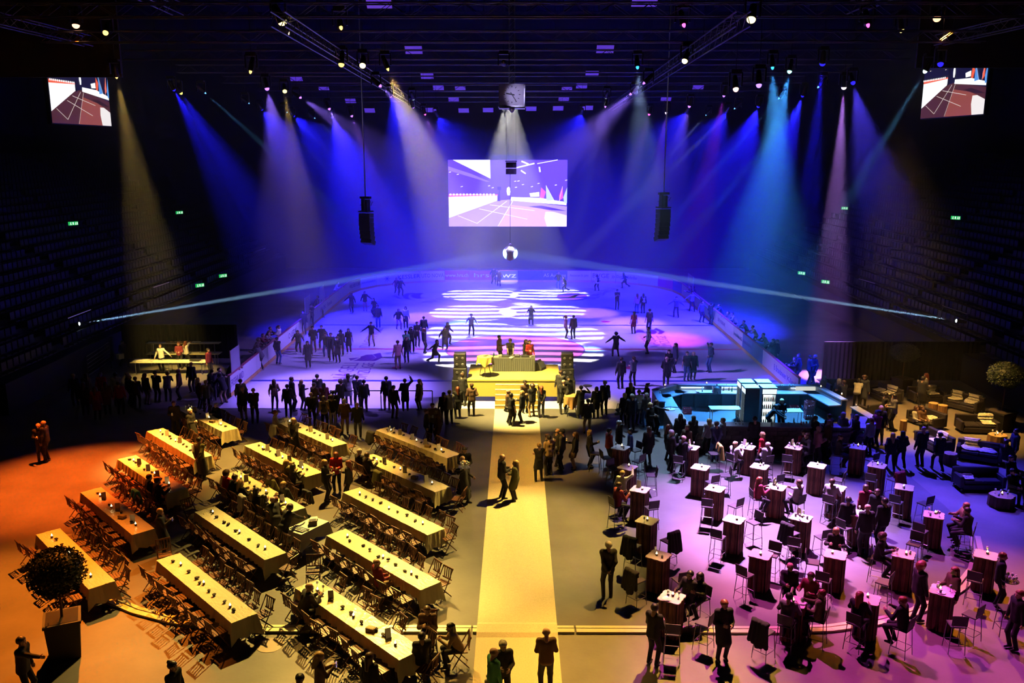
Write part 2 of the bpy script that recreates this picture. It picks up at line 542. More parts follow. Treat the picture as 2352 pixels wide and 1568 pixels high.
for i, (a, b) in enumerate(zip(bp[:-1], bp[1:])):
    d = Vector((b[0] - a[0], b[1] - a[1]))
    L = d.length
    if L < .3:
        continue
    d /= L
    n = Vector((-d.y, d.x))           # outward
    g = d * .012
    q = lambda p, k: (p[0] + n.x * k, p[1] + n.y * k)
    a2, b2 = (a[0] + g.x, a[1] + g.y), (b[0] - g.x, b[1] - g.y)
    cx, cy_ = (a[0] + b[0]) / 2, (a[1] + b[1]) / 2
    col = 'w'
    if cy_ > 85 and -7.5 < cx < -2.6: col = 'm'
    elif cy_ > 85 and -2.6 < cx < 4.6: col = 'n'
    elif cx > 12 and 83.3 > cy_ > 80.8: col = 'm'
    elif cx > 13 and 80.8 > cy_ > 78.5: col = 'b'
    elif cx > 14.5 and 56.5 > cy_ > 52: col = 'b'
    poly = lambda k0, k1: [q(a2, k1), q(a2, k0), q(b2, k0), q(b2, k1)]
    pn = MB().prism(poly(0, .10), .24, 1.16).obj('panel', board_cols[col], boards)
    MB().prism(poly(-.015, .10), .03, .235).obj('kick_strip', kick_m, boards)
    MB().prism(poly(-.02, .13), 1.165, 1.21).obj('cap_rail', cap_m, boards)
    PAN.append((cx, cy_, d, n, col, L, pn))
ink, white_ink, ink_l = M('board_ink', (.04, .03, .22), .5), M('board_white_ink', (.8, .8, .85), .5), M('board_ink_violet', (.20, .12, .45), .5)
def cam_px(x, y, z):
    cy, sy = math.cos(CYAW), math.sin(CYAW)
    dx = x - CAMX
    X, Y, Z = cy * dx + sy * y, -sy * dx + cy * y, z - CAMH
    c, s = math.cos(PITCH), math.sin(PITCH)
    zc, up = Y * c - Z * s, Y * s + Z * c
    return 1176 + FPX * X / zc, 784 - FPX * up / zc
def board_text(s, px, py, size, wide, mat, dz=0.0):
    p = min(PAN, key=lambda p: math.hypot(cam_px(p[0], p[1], .7)[0] - px, cam_px(p[0], p[1], .7)[1] - py))
    me = text_mesh(s, 1.0, mat, .004)
    L = max(v.co.x for v in me.vertices) - min(v.co.x for v in me.vertices)
    o = put('lettering', me, p[6], (p[0] - p[3].x * .012, p[1] - p[3].y * .012, .70 + dz))
    o.rotation_euler = (math.pi / 2, 0, math.atan2(p[2].y, p[2].x))
    o.scale = (min(wide, p[5] * .96) / L, size, 1)
for t in (('WELLNESS KLINIK', 818, 648, .42, 2.3, ink), ('KESSLER', 943, 633, .55, 2.3, ink), ('UTO NOVA', 988, 628, .55, 2.2, ink_l), ('www.hrs.ch', 1046, 631, .52, 2.3, white_ink),
          ('hrs', 1092, 631, .6, 1.5, white_ink), ('ewz', 1150, 628, .75, 2.0, white_ink), ('AS Aufzüge', 1250, 630, .5, 2.2, white_ink), ('Restaurant St. John', 1310, 628, .32, 1.8, ink_l),
          ('BVGE »', 1393, 628, .6, 2.2, ink_l), ('Damian Schrifer', 1455, 634, .42, 2.2, ink_l), ('IRNIK', 703, 665, .5, 2.0, ink_l), ('TRITURA', 785, 668, .55, 2.1, white_ink),
          ('Fitness', 745, 690, .5, 1.8, ink_l), ('O LEDK', 662, 770, .55, 2.2, ink), ('CENTRE', 610, 828, .5, 2.1, white_ink), ('FRESHLAND', 545, 862, .55, 2.2, ink_l),
          ('www.orthopaedie.ch', 862, 640, .22, 2.0, ink_l), ('DIE MOBILIAR', 1655, 728, .35, 2.2, ink_l), ('Immobilien AG', 1690, 760, .35, 2.2, ink_l), ('VERSICHERUNG', 1720, 785, .3, 2.2, ink_l),
          ('Illnau', 1760, 815, .45, 2.0, white_ink), ('B Brandmeier', 1800, 845, .5, 2.3, ink_l), ('Klinik', 1850, 880, .4, 1.8, ink_l), ('SANITAS', 1540, 660, .45, 1.9, ink_l)):
    board_text(*t)
for dx, k in ((-1, -1), (1, 1)):      # small sun emblem left of KESSLER
    pass
kp = min(PAN, key=lambda p: math.hypot(cam_px(p[0], p[1], .7)[0] - 905, cam_px(p[0], p[1], .7)[1] - 637))
sun = MB()
for a in range(0, 360, 45):
    c, s = math.cos(rad(a)), math.sin(rad(a))
    sun.add([(c * .12 - s * .03, 0, s * .12 + c * .03), (c * .12 + s * .03, 0, s * .12 - c * .03), (c * .42, 0, s * .42)], [(0, 1, 2)])
sun.add([(.10 * math.cos(rad(a)), 0, .10 * math.sin(rad(a))) for a in range(0, 360, 45)], [tuple(range(8))])
so = sun.obj('emblem_sun', ink, kp[6], loc=(kp[0] - kp[3].x * .012, kp[1] - kp[3].y * .012, .72))
so.rotation_euler = (0, 0, math.atan2(kp[2].y, kp[2].x))
# clear screens standing on the boards
glass = bpy.data.materials.new('screen_glass')
glass.use_nodes = True
gb = glass.node_tree.nodes['Principled BSDF']
gb.inputs['Base Color'].default_value = (.75, .78, .9, 1)
gb.inputs['Alpha'].default_value = .45
gb.inputs['Roughness'].default_value = .3
for px0, px1, yb, yt, side, lab in ((688, 700, 722, 690, -15, 'tall clear pane on the left boards, nearer of two thin ones'), (741, 749, 690, 657, -15, 'tall clear pane on the left boards, farther of two thin ones'),
                                    (566, 582, 850, 772, -15, 'wide printed pane at the open gate of the left boards'), (1563, 1582, 660, 630, 15, 'tall clear pane on the curve of the right boards')):
    D = [p for p in PAN if (p[0] < 0) == (side < 0)]
    p = min(D, key=lambda p: abs(cam_px(p[0], p[1], 1.2)[1] - yb))
    t = thing('board_pane', lab, 'pane', (p[0] + p[3].x * .05, p[1] + p[3].y * .05, 1.21), math.atan2(p[2].y, p[2].x))
    MB().box((0, 0, .62), (1.5 if side < 0 else 2.2, .02, 1.2)).obj('pane', glass, t)
    MB().box((-.77 if side < 0 else -1.12, 0, .62), (.04, .05, 1.24)).obj('post', alu, t)
    MB().box((.77 if side < 0 else 1.12, 0, .62), (.04, .05, 1.24)).obj('post', alu, t)

# ------------------------------------------------------------------ video screens
def picture(o_parent, pal, k, P, shape=None):
    """the moving picture: a rink side seen along its boards"""
    W, H = 2210.0, 1245.0
    f = lambda pts: [((x - 90) / W - .5, .5 - (y - 95) / H) for x, y in pts]
    polys = [('bg', [(90, 95), (2300, 95), (2300, 1340), (90, 1340)]),
             ('band', [(95, 215), (500, 345), (870, 500), (800, 500), (400, 380), (95, 290)]),
             ('sign', [(180, 95), (870, 95), (875, 440)]),
             ('floor', [(105, 1180), (1000, 850), (1240, 830), (2300, 960), (2300, 1340), (90, 1340), (90, 1185)]),
             ('floor2', [(1240, 930), (1800, 1000), (2050, 1060), (1980, 1340), (1020, 1340)]),
             ('pale', [(1900, 1060), (2050, 1060), (2300, 1130), (2300, 1340), (1930, 1340), (1880, 1180)]),
             ('dark', [(1580, 960), (1830, 945), (2100, 1000), (2300, 1045), (2000, 1030)]),
             ('sign', [(95, 780), (1000, 755), (1000, 850), (95, 1178)]),
             ('red', [(95, 730), (1010, 735), (1010, 756), (95, 782)]),
             ('sign', [(1260, 785), (1800, 800), (2290, 880), (2290, 935), (1250, 850)]),
             ('sign', [(1180, 620), (1215, 592), (1240, 620), (1250, 690), (1235, 752), (1190, 752), (1175, 680)]),
             ('sign', [(1600, 715), (1780, 690), (1785, 775), (1620, 780)]),
             ('red', [(1818, 605), (1905, 690), (1865, 805), (1795, 800)]),
             ('blue', [(1905, 565), (1960, 670), (2060, 840), (1915, 855)]),
             ('red', [(2215, 585), (2225, 800), (2160, 850), (2150, 760)]),
             ('blue', [(2230, 790), (2300, 600), (2300, 900), (2250, 900)]),
             ('darkbox', [(1000, 590), (1070, 590), (1075, 655), (1050, 655), (1060, 860), (1000, 860), (1035, 655), (1005, 650)])]
    def ln(x0, y0, x1, y1, w_):
        d = math.hypot(x1 - x0, y1 - y0)
        nx, ny = -(y1 - y0) / d * w_, (x1 - x0) / d * w_
        polys.append(('line', [(x0 + nx, y0 + ny), (x1 + nx, y1 + ny), (x1 - nx, y1 - ny), (x0 - nx, y0 - ny)]))
    ln(620, 1280, 1180, 860, 5); ln(1010, 1335, 1290, 860, 5); ln(265, 1135, 620, 1280, 4); ln(660, 1005, 1560, 1200, 4); ln(860, 930, 1700, 1040, 4)
    ln(1360, 240, 1690, 160, 12); ln(1740, 165, 2120, 95, 7); ln(1440, 290, 1530, 350, 12); ln(1450, 120, 1580, 175, 14); ln(1780, 225, 1795, 320, 14)
    ln(1905, 565, 2060, 850, 3); ln(2215, 585, 2150, 880, 3)
    for x, y in ((340, 590), (850, 575), (915, 612), (1350, 602), (1478, 552), (1645, 590), (1768, 530), (2088, 560), (2280, 470), (270, 362), (125, 320), (1335, 490), (1395, 485)):
        ln(x - 20, y + 4, x + 20, y - 4, 6)
    for i in range(14):
        x = 130 + i * 62
        polys.append(('sign', [(x - 24, 740), (x - 14, 722), (x + 14, 722), (x + 24, 740), (x + 12, 752), (x - 14, 752)]))
    names = list(pal)
    mb = MB()
    for n_, (key, pts) in enumerate(polys):
        uv = f(pts)
        mb.add([P(u, v, .004 + .0012 * n_) for u, v in uv], [tuple(range(len(uv)))], names.index(key))
    return mb.obj('picture', [glow('screen_%s_%s' % (k, n_), pal[n_][:3], pal[n_][3]) for n_ in names], o_parent)

PALC = {'bg': (.16, .07, .80, 1.3), 'band': (.32, .20, .95, 1.4), 'sign': (.95, .97, 1, 1.9), 'floor': (.48, .33, .95, 1.5), 'floor2': (.75, .42, .90, 1.5), 'pale': (.85, .72, .95, 1.6),
        'dark': (.15, .05, .65, 1.1), 'red': (.95, .12, .40, 1.4), 'blue': (.55, .70, 1, 1.5), 'darkbox': (.10, .03, .55, 1.0), 'line': (.95, .90, 1, 1.7)}
PALS = {'bg': (.006, .006, .03, 1), 'band': (.02, .06, .16, 1), 'sign': (.95, .97, .97, 1.2), 'floor': (.08, .022, .022, 1), 'floor2': (.30, .07, .05, 1), 'pale': (.85, .80, .78, 1.1),
        'dark': (.03, .01, .01, 1), 'red': (.8, .10, .04, 1.2), 'blue': (.10, .32, .8, 1), 'darkbox': (.004, .004, .01, 1), 'line': (.75, .65, .6, 1)}
D0 = 90.0
c00, c11 = GD(1031, 520, D0), GD(1303.5, 367, D0)
sw, sh = c11[0] - c00[0], c11[2] - c00[2]
scr = thing('video_screen', 'large glowing violet video screen hanging above the far end of the rink', 'screen', ((c00[0] + c11[0]) / 2, D0, c00[2]))
MB().box((0, .12, sh / 2), (sw + .1, .2, sh + .1)).obj('housing', steel_black, scr)
picture(scr, PALC, 'centre', lambda u, v, e: (u * sw, -e, (v + .5) * sh))
hang = MB()
for x in (-4.6, -2.2, 2.2, 4.6):
    hang.tube((x, .1, sh), (x, .1, ZC - c00[2] - .1), .018, 5)
hang.obj('suspension', steel_black, scr)
MB().box((.2, -.05, sh + .28), (3.6, .5, .35)).obj('hanging_bar', steel_black, scr)

def side_screen(lab, corners_b, Dl, Dr, h):
    """corner pixels of the lower edge, depths of the left and right end, height"""
    a, b = Vector(GD(*corners_b[0], Dl)), Vector(GD(*corners_b[1], Dr))
    zb = (a.z + b.z) / 2
    a.z = b.z = zb
    d = b - a
    t = thing('video_screen', lab, 'screen', (*((a + b) / 2)[:2], zb), math.atan2(d.y, d.x))
    L = d.length
    MB().box((0, .12, h / 2), (L + .1, .2, h + .1)).obj('housing', steel_black, t)
    picture(t, PALS, 'side', lambda u, v, e: (u * L, -e, (v + .5) * h))
    hg = MB()
    for x in (-L * .35, L * .35):
        hg.tube((x, .1, h), (x, .1, ZC - zb - .05), .02, 5)
    hg.obj('suspension', steel_black, t)
side_screen('brightly lit video screen high at the left side of the hall', ((120, 279), (256, 292)), 46.0, 52.5, 4.4)
side_screen('brightly lit video screen high at the right side of the hall', ((2114, 274), (2259, 260)), 52.0, 45.0, 4.2)

# ------------------------------------------------------------------ clock, speakers, mirror ball
clock_m = M('clock_white', (.70, .66, .72), .4)
cx, cyy, cz = GD(1176, 247, 57.0)
ck = thing('hall_clock', 'white cube clock with black hands hanging over the rink', 'clock', (cx, cyy, cz))
MB().box((0, 0, .72), (1.62, 1.62, 1.30)).obj('case', M('clock_case', (.45, .42, .48), .35, .5), ck)
fc = MB().box((0, -.825, .74), (1.46, .03, 1.22)).obj('dial', clock_m, ck)
hb = M('clock_black', (.01, .01, .012), .5)
for i in range(12):
    a = rad(i * 30)
    MB().box((0, 0, 0), (.035 if i % 3 else .045, .012, .10)).obj('hour_mark', hb, fc, loc=(.47 * math.sin(a), -.85, .74 + .47 * math.cos(a))).rotation_euler = (0, a, 0)
for nm, a, l, wd in (('hour_hand', 281, .36, .085), ('minute_hand', 147, .52, .05)):
    MB().box((0, 0, l / 2 - .08), (wd, .014, l + .16)).obj(nm, hb, ck, loc=(0, -.862, .74)).rotation_euler = (0, rad(a), 0)
MB().box((0, 0, .03), (1.70, 1.70, .05)).box((0, 0, -.06), (1.62, 1.62, .03)).obj('base_tray', alu, ck)
MB().lathe([(.16, 0), (.18, -.08), (.12, -.20), (.05, -.28)], 10, (0, -.75, -.05)).obj('camera_dome', alu, ck)
tw = MB()
for sx in (-.17, .17):
    for sy in (-.17, .17):
        tw.tube((sx, sy, 1.37), (sx, sy, 26.9 - cz), .03, 5)
for k_ in range(18):
    z = 1.4 + k_ * .34
    tw.tube((-.17, -.17, z), (.17, -.17, z + .34), .015, 4)
tw.obj('mast', alu, ck)
spk_m, grille_m = M('speaker_black', (.015, .015, .017), .55), M('speaker_grille', (.03, .03, .034), .5, .3)
x, y, z = GD(1174, 400, 56.5)
sc = thing('speaker_cluster', 'two small black speakers hung one above the other before the big screen', 'speaker', (x, y, z))
for k_ in range(2):
    b = MB().box((0, 0, .17 + k_ * .40), (.66, .4, .34)).obj('speaker_box', spk_m, sc)
    for xx in (-.17, .17):
        MB().lathe([(.10, 0), (.11, .02), (.03, .03)], 10).obj('cone', grille_m, b, loc=(xx, -.205, .17 + k_ * .40)).rotation_euler = (math.pi / 2, 0, 0)
MB().tube((-.3, 0, .74), (-.3, 0, cz - z - .1), .012, 4).tube((.3, 0, .74), (.3, 0, cz - z - .1), .012, 4).box((0, 0, .80), (.74, .3, .06)).obj('rigging', steel_black, sc)
for px, py, lab, s in ((834, 562, 'tall curved black line array speaker hanging at left over the rink', -1), (1530, 553, 'tall curved black line array speaker hanging at right over the rink', 1)):
    x, y, z = GD(px + 5 * s * -1, py, 57.0)
    t = thing('line_array', lab, 'speaker', (x, y, z), s * .45)
    ang, zz, yy = 0.42, 0.0, 0.0
    for k_ in range(7):
        b = MB().box((0, 0, 0), (.82, .50, .27), rx=-.4 + k_ * .06).obj('speaker_box', spk_m, t, loc=(0, .32 - k_ * .055 + .006 * k_ * k_, .16 + k_ * .285))
        MB().box((0, -.255, 0), (.76, .02, .23), rx=0).obj('grille', grille_m, b).rotation_euler = (-.4 + k_ * .06, 0, 0)
    MB().box((0, .2, 2.12), (.72, .7, .08)).box((-.2, .2, 2.55), (.10, .3, .8)).box((.12, .22, 2.5), (.16, .36, .75)).box((0, .2, 3.0), (.75, .22, .14)).tube((-.45, .2, 2.5), (.4, .2, 2.75), .02, 5).tube((.4, .2, 2.5), (.55, .2, 2.75), .02, 5).obj('flying_frame', steel_black, t)
    ch = MB()
    for k_ in range(46):
        z0 = 3.05 + k_ * (ZC - z - 3.05) / 46
        ch.box((0, .2, z0 + .10), (.05, .05, (ZC - z - 3.05) / 46))
    ch.obj('hoist_chain', alu, t)
mirror = M('mirror_facets', (.9, .9, .92), .30, 1.0)
x, y, z = GD(1172, 581, 56.8)
mb_ = thing('mirror_ball', 'large silver mirror ball hanging over the middle of the rink', 'mirror ball', (x, y, z))
R = .48
sp = MB()
rows = 20
for i in range(rows):
    a0, a1 = math.pi * (i / rows - .5), math.pi * ((i + 1) / rows - .5)
    am = (a0 + a1) / 2
    nseg = max(4, int(2 * rows * math.cos(am)))
    for j in range(nseg):
        t0, t1 = 2 * math.pi * (j + .04) / nseg, 2 * math.pi * (j + .96) / nseg
        q0, q1 = a0 + .006, a1 - .006
        sp.add([(R * math.cos(q) * math.cos(t_), R * math.cos(q) * math.sin(t_), R * math.sin(q)) for q, t_ in ((q0, t0), (q0, t1), (q1, t1), (q1, t0))], [(0, 1, 2, 3)])
MB().lathe([(.01, -R * .985)] + [(R * .985 * math.cos(a), R * .985 * math.sin(a)) for a in [rad(-80 + 10 * i) for i in range(17)]] + [(.01, R * .985)], 24).obj('core', steel_black, mb_)
fo = sp.obj('facets', mirror, mb_)
fo['kind'] = 'stuff'
MB().lathe([(.09, 0), (.09, .10), (.03, .16)], 10, (0, 0, R * .97)).obj('cap', alu, mb_)
sc_z = [o for o in COL.objects if o.name == 'speaker_cluster'][0].location.z
MB().tube((0, 0, R + .1), (0, 0, sc_z - z + .03), .014, 5).obj('cable', steel_black, mb_)
MB().lathe([(.03, -R - .08), (.05, -R - .03), (.03, -R + .02)], 8).obj('lower_knob', alu, mb_)

# ------------------------------------------------------------------ trusses
def truss(lab, a, b, s=.42, zs=0.42):
    a, b = Vector(a), Vector(b)
    d = b - a
    L = d.length
    d.normalize()
    sd = d.cross(Vector((0, 0, 1))).normalized() * s / 2
    up = Vector((0, 0, zs / 2))
    t = thing('lighting_truss', lab, 'truss', a)
    for e in (sd + up, sd - up, -sd + up, -sd - up):
        MB().tube(e, d * L + e, .028, 6).obj('chord', truss_m, t)
    lt = MB()
    n = max(2, int(L / .6))
    for i in range(n):
        p, q = d * (L * i / n), d * (L * (i + 1) / n)
        k = 1 if i % 2 else -1
        lt.tube(p + sd + up * k, q + sd - up * k, .014, 4)
        lt.tube(p - sd + up * k, q - sd - up * k, .014, 4)
        lt.tube(p + sd * k + up, q - sd * k + up, .014, 4)
    lt.obj('lattice', truss_m, t)
    hg = MB()
    for f in (.12, .5, .88):
        p = d * (L * f)
        hg.tube(p + up, p + Vector((0, 0, ZC - a.z - .02)), .014, 4)
    hg.obj('suspension', steel_black, t)
truss_m = M('truss_alloy', (.13, .13, .15), .4, .7)
for k_, y in enumerate((30.5, 37.5, 44.5, 52.0, 60.0, 68.0, 76.0, 84.0)):
    truss('lighting truss across the hall, %s counted from the gallery' % ('first', 'second', 'third', 'fourth', 'fifth', 'sixth', 'seventh', 'eighth')[k_], (-19, y, 17.35), (19, y, 17.35))
truss('long truss running down the hall left of the clock', (-7.0, 28, 16.75), (-9.0, 88, 16.75))
truss('long truss running down the hall right of the clock', (7.0, 28, 16.75), (9.2, 88, 16.75))
truss('short bright truss near the left screen', (-19.6, 33, 17.75), (-18.8, 41, 17.6))
truss('short bright truss near the right screen', (19.9, 33, 17.75), (18.8, 41, 17.6))
truss('dim truss between the left screen and the rink, near the roof', (-12.6, 29, 18.2), (-12.9, 36, 18.2))
truss('dim truss between the right screen and the rink, near the roof', (12.9, 29, 18.2), (13.1, 36, 18.2))

# unlit floodlight fixtures; lens emission stands in for reflected violet light
flood_glow_m = M('floodlight_lens_added_glow', (.5, .48, .6), .4, 0, (.10, .035, .62), .8)
FL = [(870, 16), (1481, 12), (950, 122), (1390, 120), (981, 180), (1360, 175), (1007, 206), (1336, 202), (1057, 208), (1302, 209), (849, 258), (1065, 258), (1121, 257), (1220, 254), (1282, 253), (990, 257), (1350, 252), (1042, 233), (1295, 231), (805, 236), (1604, 204), (744, 209), (1530, 231), (680, 185)]
FLAB = ['left one at the upper picture edge', 'right one at the upper picture edge', 'large one left above the clock', 'large one right above the clock', 'wide one two steps left of the clock', 'wide one right of the clock',
        'small one left of the clock', 'small one right of the clock', 'very small one close left of the clock', 'very small one close right of the clock', 'low one near the left hoist chain', 'lowest row, first left of the clock',
        'lowest row, nearest left of the clock', 'lowest row, nearest right of the clock', 'lowest row, second right of the clock', 'lowest row, third left of the clock', 'lowest row, third right of the clock', 'middle height, left of the dial',
        'middle height, right of the dial', 'beside the left long truss', 'far right by the right long truss', 'far left of the left long truss', 'beside the right hoist chain', 'leftmost of the small ones']
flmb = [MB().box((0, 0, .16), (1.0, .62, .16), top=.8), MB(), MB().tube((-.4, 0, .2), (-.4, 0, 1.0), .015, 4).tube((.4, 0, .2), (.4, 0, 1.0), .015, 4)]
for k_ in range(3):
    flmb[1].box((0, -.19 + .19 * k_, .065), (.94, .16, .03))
fme = [flmb[0].mesh('housing', steel_black), flmb[1].mesh('lens', flood_glow_m), flmb[2].mesh('bracket', steel_black)]
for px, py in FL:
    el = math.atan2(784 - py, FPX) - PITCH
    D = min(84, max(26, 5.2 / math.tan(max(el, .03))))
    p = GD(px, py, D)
    t = thing('floodlight', 'rectangular floodlight under the roof, violet glow added, %s' % FLAB[FL.index((px, py))], 'light', p, 0, 'floodlights under the roof with added violet glow')
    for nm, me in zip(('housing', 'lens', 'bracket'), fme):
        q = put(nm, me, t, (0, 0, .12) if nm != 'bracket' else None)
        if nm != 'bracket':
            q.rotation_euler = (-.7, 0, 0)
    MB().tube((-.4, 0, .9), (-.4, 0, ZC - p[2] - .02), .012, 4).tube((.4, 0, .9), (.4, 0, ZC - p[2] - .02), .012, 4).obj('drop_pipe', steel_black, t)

# ------------------------------------------------------------------ moving head lamps
mh_base = MB().box((0, 0, .42), (.40, .30, .16)).mesh('base', steel_black)
mh_yoke = MB().box((-.24, 0, .14), (.05, .14, .52)).box((.24, 0, .14), (.05, .14, .52)).box((0, 0, .37), (.5, .16, .06)).mesh('yoke', steel_black)
mh_head = MB().lathe([(.05, .34), (.15, .30), (.18, .10), (.20, -.16), (.23, -.24)], 14).mesh('head', steel_black, smooth=True)
lens_cache = {}
def cname(c):
    r, g, b = c
    if r > .6 and g > .75 and b > .75 or (min(c) > .6): return 'white'
    if g > .8 and r < .8: return 'green white'
    if b > .85: return 'blue' if r < .1 and g < .1 else ('cyan' if g > .3 else ('violet' if r < .5 else 'pale violet'))
    if g > .5: return 'yellow'
    if b > .5: return 'magenta'
    if b > .3: return 'pink'
    return 'orange' if g > .25 else 'red'
def region(px, py):
    h = 'far left' if px < 500 else 'left' if px < 900 else 'central' if px < 1450 else 'right' if px < 1850 else 'far right'
    v = 'highest' if py < 90 else 'upper' if py < 160 else 'middle' if py < 215 else 'lowest'
    return '%s row, %s rig' % (v, h)
seen = {}
def moving_head(px, py, lr, lc, bc, aim, cone, kw, z, gobo=False, pos=None):
    if pos is None:
        el = math.atan2(784 - py, FPX) - PITCH
        D = (z - CAMH) / math.tan(el)
        D = min(D, 86)
        p = Vector(GD(px, py, D))
    else:
        p = Vector(pos)
    d = (Vector(aim) - p).normalized()
    lab = '%s moving head lamp, %s' % (cname(lc), region(px, py)) if not gobo else 'small white pattern projector behind the clock aimed at the %s pool of white waves' % gobo
    if not gobo:
        n_ = seen.setdefault(lab, []); n_.append(px)
        if len(n_) > 1:
            lab += ', %s from the left' % ('', 'first', 'second', 'third', 'fourth', 'fifth', 'sixth')[len(n_)]
    t = thing('moving_head_lamp', lab, 'lamp', p, 0, 'lamps of the rig over the hall')
    put('base', mh_base, t)
    put('yoke', mh_yoke, t)
    rot = (-d).to_track_quat('Z', 'Y').to_euler()
    h = put('head', mh_head, t)
    h.rotation_euler = rot
    lr *= .6
    k = max(.6, lr / .2)
    h.scale = (k, k, 1)
    key = tuple(lc)
    if key not in lens_cache:
        lm = glow('lens_' + cname(lc).replace(' ', '_') + str(len(lens_cache)), lc, 3.2)
        lens_cache[key] = MB().lathe([(.2, 0), (.18, -.06), (.10, -.11), (.001, -.13)], 14).mesh('lens', lm, smooth=True)
    le = put('lens', lens_cache[key], t)
    le.rotation_euler = rot
    le.location = d * .245
    le.scale = (lr / .2, lr / .2, 1)
    ld = bpy.data.lights.new('beam', 'SPOT')
    ld.color = bc
    ld.energy = kw * 1000
    ld.spot_size = rad(cone)
    ld.spot_blend = .8
    ld.shadow_soft_size = .06
    lo = bpy.data.objects.new('beam', ld)
    COL.objects.link(lo)
    lo.parent = t
    lo.location = d * .45
    lo.rotation_euler = rot
    if True:
        # the lamp hangs from a thin pipe under the roof
        MB().tube((0, 0, .5), (0, 0, ZC - p.z - .02), .014, 4).obj('drop_pipe', steel_black, t)
    return ld
for L in LAMPS:
    moving_head(*L)

# the wave pattern: a gobo in the lamp, laid out in the direction of the light
def gobo_nodes(ld, seed, L=(0, 0, 16.2)):
    ld.use_nodes = True
    nt = ld.node_tree
    em = nt.nodes['Emission']
    geo = nt.nodes.new('ShaderNodeNewGeometry')
    sep = nt.nodes.new('ShaderNodeSeparateXYZ')
    nt.links.new(geo.outputs['Incoming'], sep.inputs[0])
    def math_(op, a, b=None):
        n = nt.nodes.new('ShaderNodeMath')
        n.operation = op
        for i, q in enumerate((a, b)):
            if q is None:
                continue
            if isinstance(q, (int, float)):
                n.inputs[i].default_value = q
            else:
                nt.links.new(q, n.inputs[i])
        return n.outputs[0]
    u = math_('DIVIDE', sep.outputs[0], sep.outputs[2])
    v = math_('DIVIDE', sep.outputs[1], sep.outputs[2])
    wob = math_('MULTIPLY', math_('SINE', math_('ADD', math_('MULTIPLY', u, 11.0), seed)), .012)
    ph = math_('MULTIPLY', math_('ADD', v, wob), 62.0)
    s = math_('SINE', math_('ADD', ph, seed * 1.7))
    mr = nt.nodes.new('ShaderNodeMapRange')
    mr.inputs['From Min'].default_value = -.15
    mr.inputs['From Max'].default_value = .15
    nt.links.new(s, mr.inputs['Value'])
    nt.links.new(mr.outputs[0], em.inputs['Strength'])
for i, (gx, gy) in enumerate(GOBOS):
    px_, py_ = -.9 + .12 * i, gy + (4 if gy < 70 else -4)
    ld = moving_head(1170, 230, .07, (.9, .9, 1), (1, .97, .95), (gx, gy, 0), 24, 48, 16.3, ('farthest left', 'farthest right', 'second left', 'second right', 'third left', 'third right', 'nearest left', 'nearest right')[i], (px_, py_, 16.45))
    ld.spot_blend = .12
    gobo_nodes(ld, i * 1.3)

# the two narrow projectors in the stands that light the mirror ball
for px, py, D, lab in ((172, 745, 51.5, 'narrow white projector on a tripod in the left stand'), (2207, 738, 51.0, 'narrow white projector on a tripod in the right stand')):
    p = Vector(GD(px, py, D))
    t = thing('projector', lab, 'lamp', (p.x, p.y, 1.6))
    d = (Vector((mb_.location.x, mb_.location.y, mb_.location.z)) - p).normalized()
    rot = (-d).to_track_quat('Z', 'Y').to_euler()
    tr = MB()
    for a in (90, 210, 330):
        tr.tube((.4 * math.cos(rad(a)), .4 * math.sin(rad(a)), 0), (0, 0, .6), .02, 5)
    tr.tube((0, 0, .5), (0, 0, p.z - 1.6), .025, 6)
    tr.obj('tripod', steel_black, t)
    h = put('head', mh_head, t, (0, 0, p.z - 1.6))
    h.rotation_euler = rot
    h.scale = (.6, .6, 1)
    lm = glow('projector_lens', (.75, .95, 1), 12)
    le = MB().lathe([(.2, 0), (.18, -.06), (.10, -.11), (.001, -.13)], 14).obj('lens', lm, t, smooth=True)
    le.rotation_euler = rot
    le.location = Vector((0, 0, p.z - 1.6)) + d * .235
    le.scale = (.5, .5, .5)
    ld = bpy.data.lights.new('beam', 'SPOT')
    ld.color, ld.energy, ld.spot_size, ld.spot_blend, ld.shadow_soft_size = (.35, .65, 1), 3800000, rad(1.6), .5, .05
    lo = bpy.data.objects.new('beam', ld)
    COL.objects.link(lo)
    lo.parent = t
    lo.location = Vector((0, 0, p.z - 1.6)) + d * .45
    lo.rotation_euler = rot

# ------------------------------------------------------------------ carpet, stage
carpet_m = M('carpet_beige', (.62, .52, .36), .95, noise=((26, 26, 26), .82, 3), bump=((60, 60, 60), .3, .01))
cm = MB()
rows_ = [(5, .0), (21.70, .0), (21.86, .062), (22.30, .062), (22.46, .016), (43.2, .016)]
cxl = lambda y: -.87 - .03 * (y - 5) / 38
cxr = lambda y: 1.36 - .06 * (y - 5) / 38
for k, fx in ((0, cxl), (1, cxr)):
    pass
cm.strip([(cxl(y), y, z) for y, z in rows_], [(cxr(y), y, z) for y, z in rows_])
cm.f = [f[::-1] for f in cm.f]
cm.strip([(cxl(y), y, z - .014) for y, z in rows_], [(cxl(y), y, z) for y, z in rows_]).strip([(cxr(y), y, z) for y, z in rows_], [(cxr(y), y, z - .014) for y, z in rows_])
cm.obj('carpet', carpet_m)
tag(bpy.data.objects['carpet'], 'long beige carpet runner leading to the stage steps', 'carpet')
stage_m = M('stage_carpet_yellow', (.66, .50, .12), .95, noise=((30, 30, 30), .8, 3))
SX0, _ = G(1073, 872, 1.2); SX1, _ = G(1288, 872, 1.2)
SY0, SY1, SZ = 44.5, 47.9, 1.2
st = thing('stage', 'low stage covered in yellow carpet with a skirted front', 'stage', ((SX0 + SX1) / 2, (SY0 + SY1) / 2, .03))
hx, hy = (SX1 - SX0) / 2, (SY1 - SY0) / 2
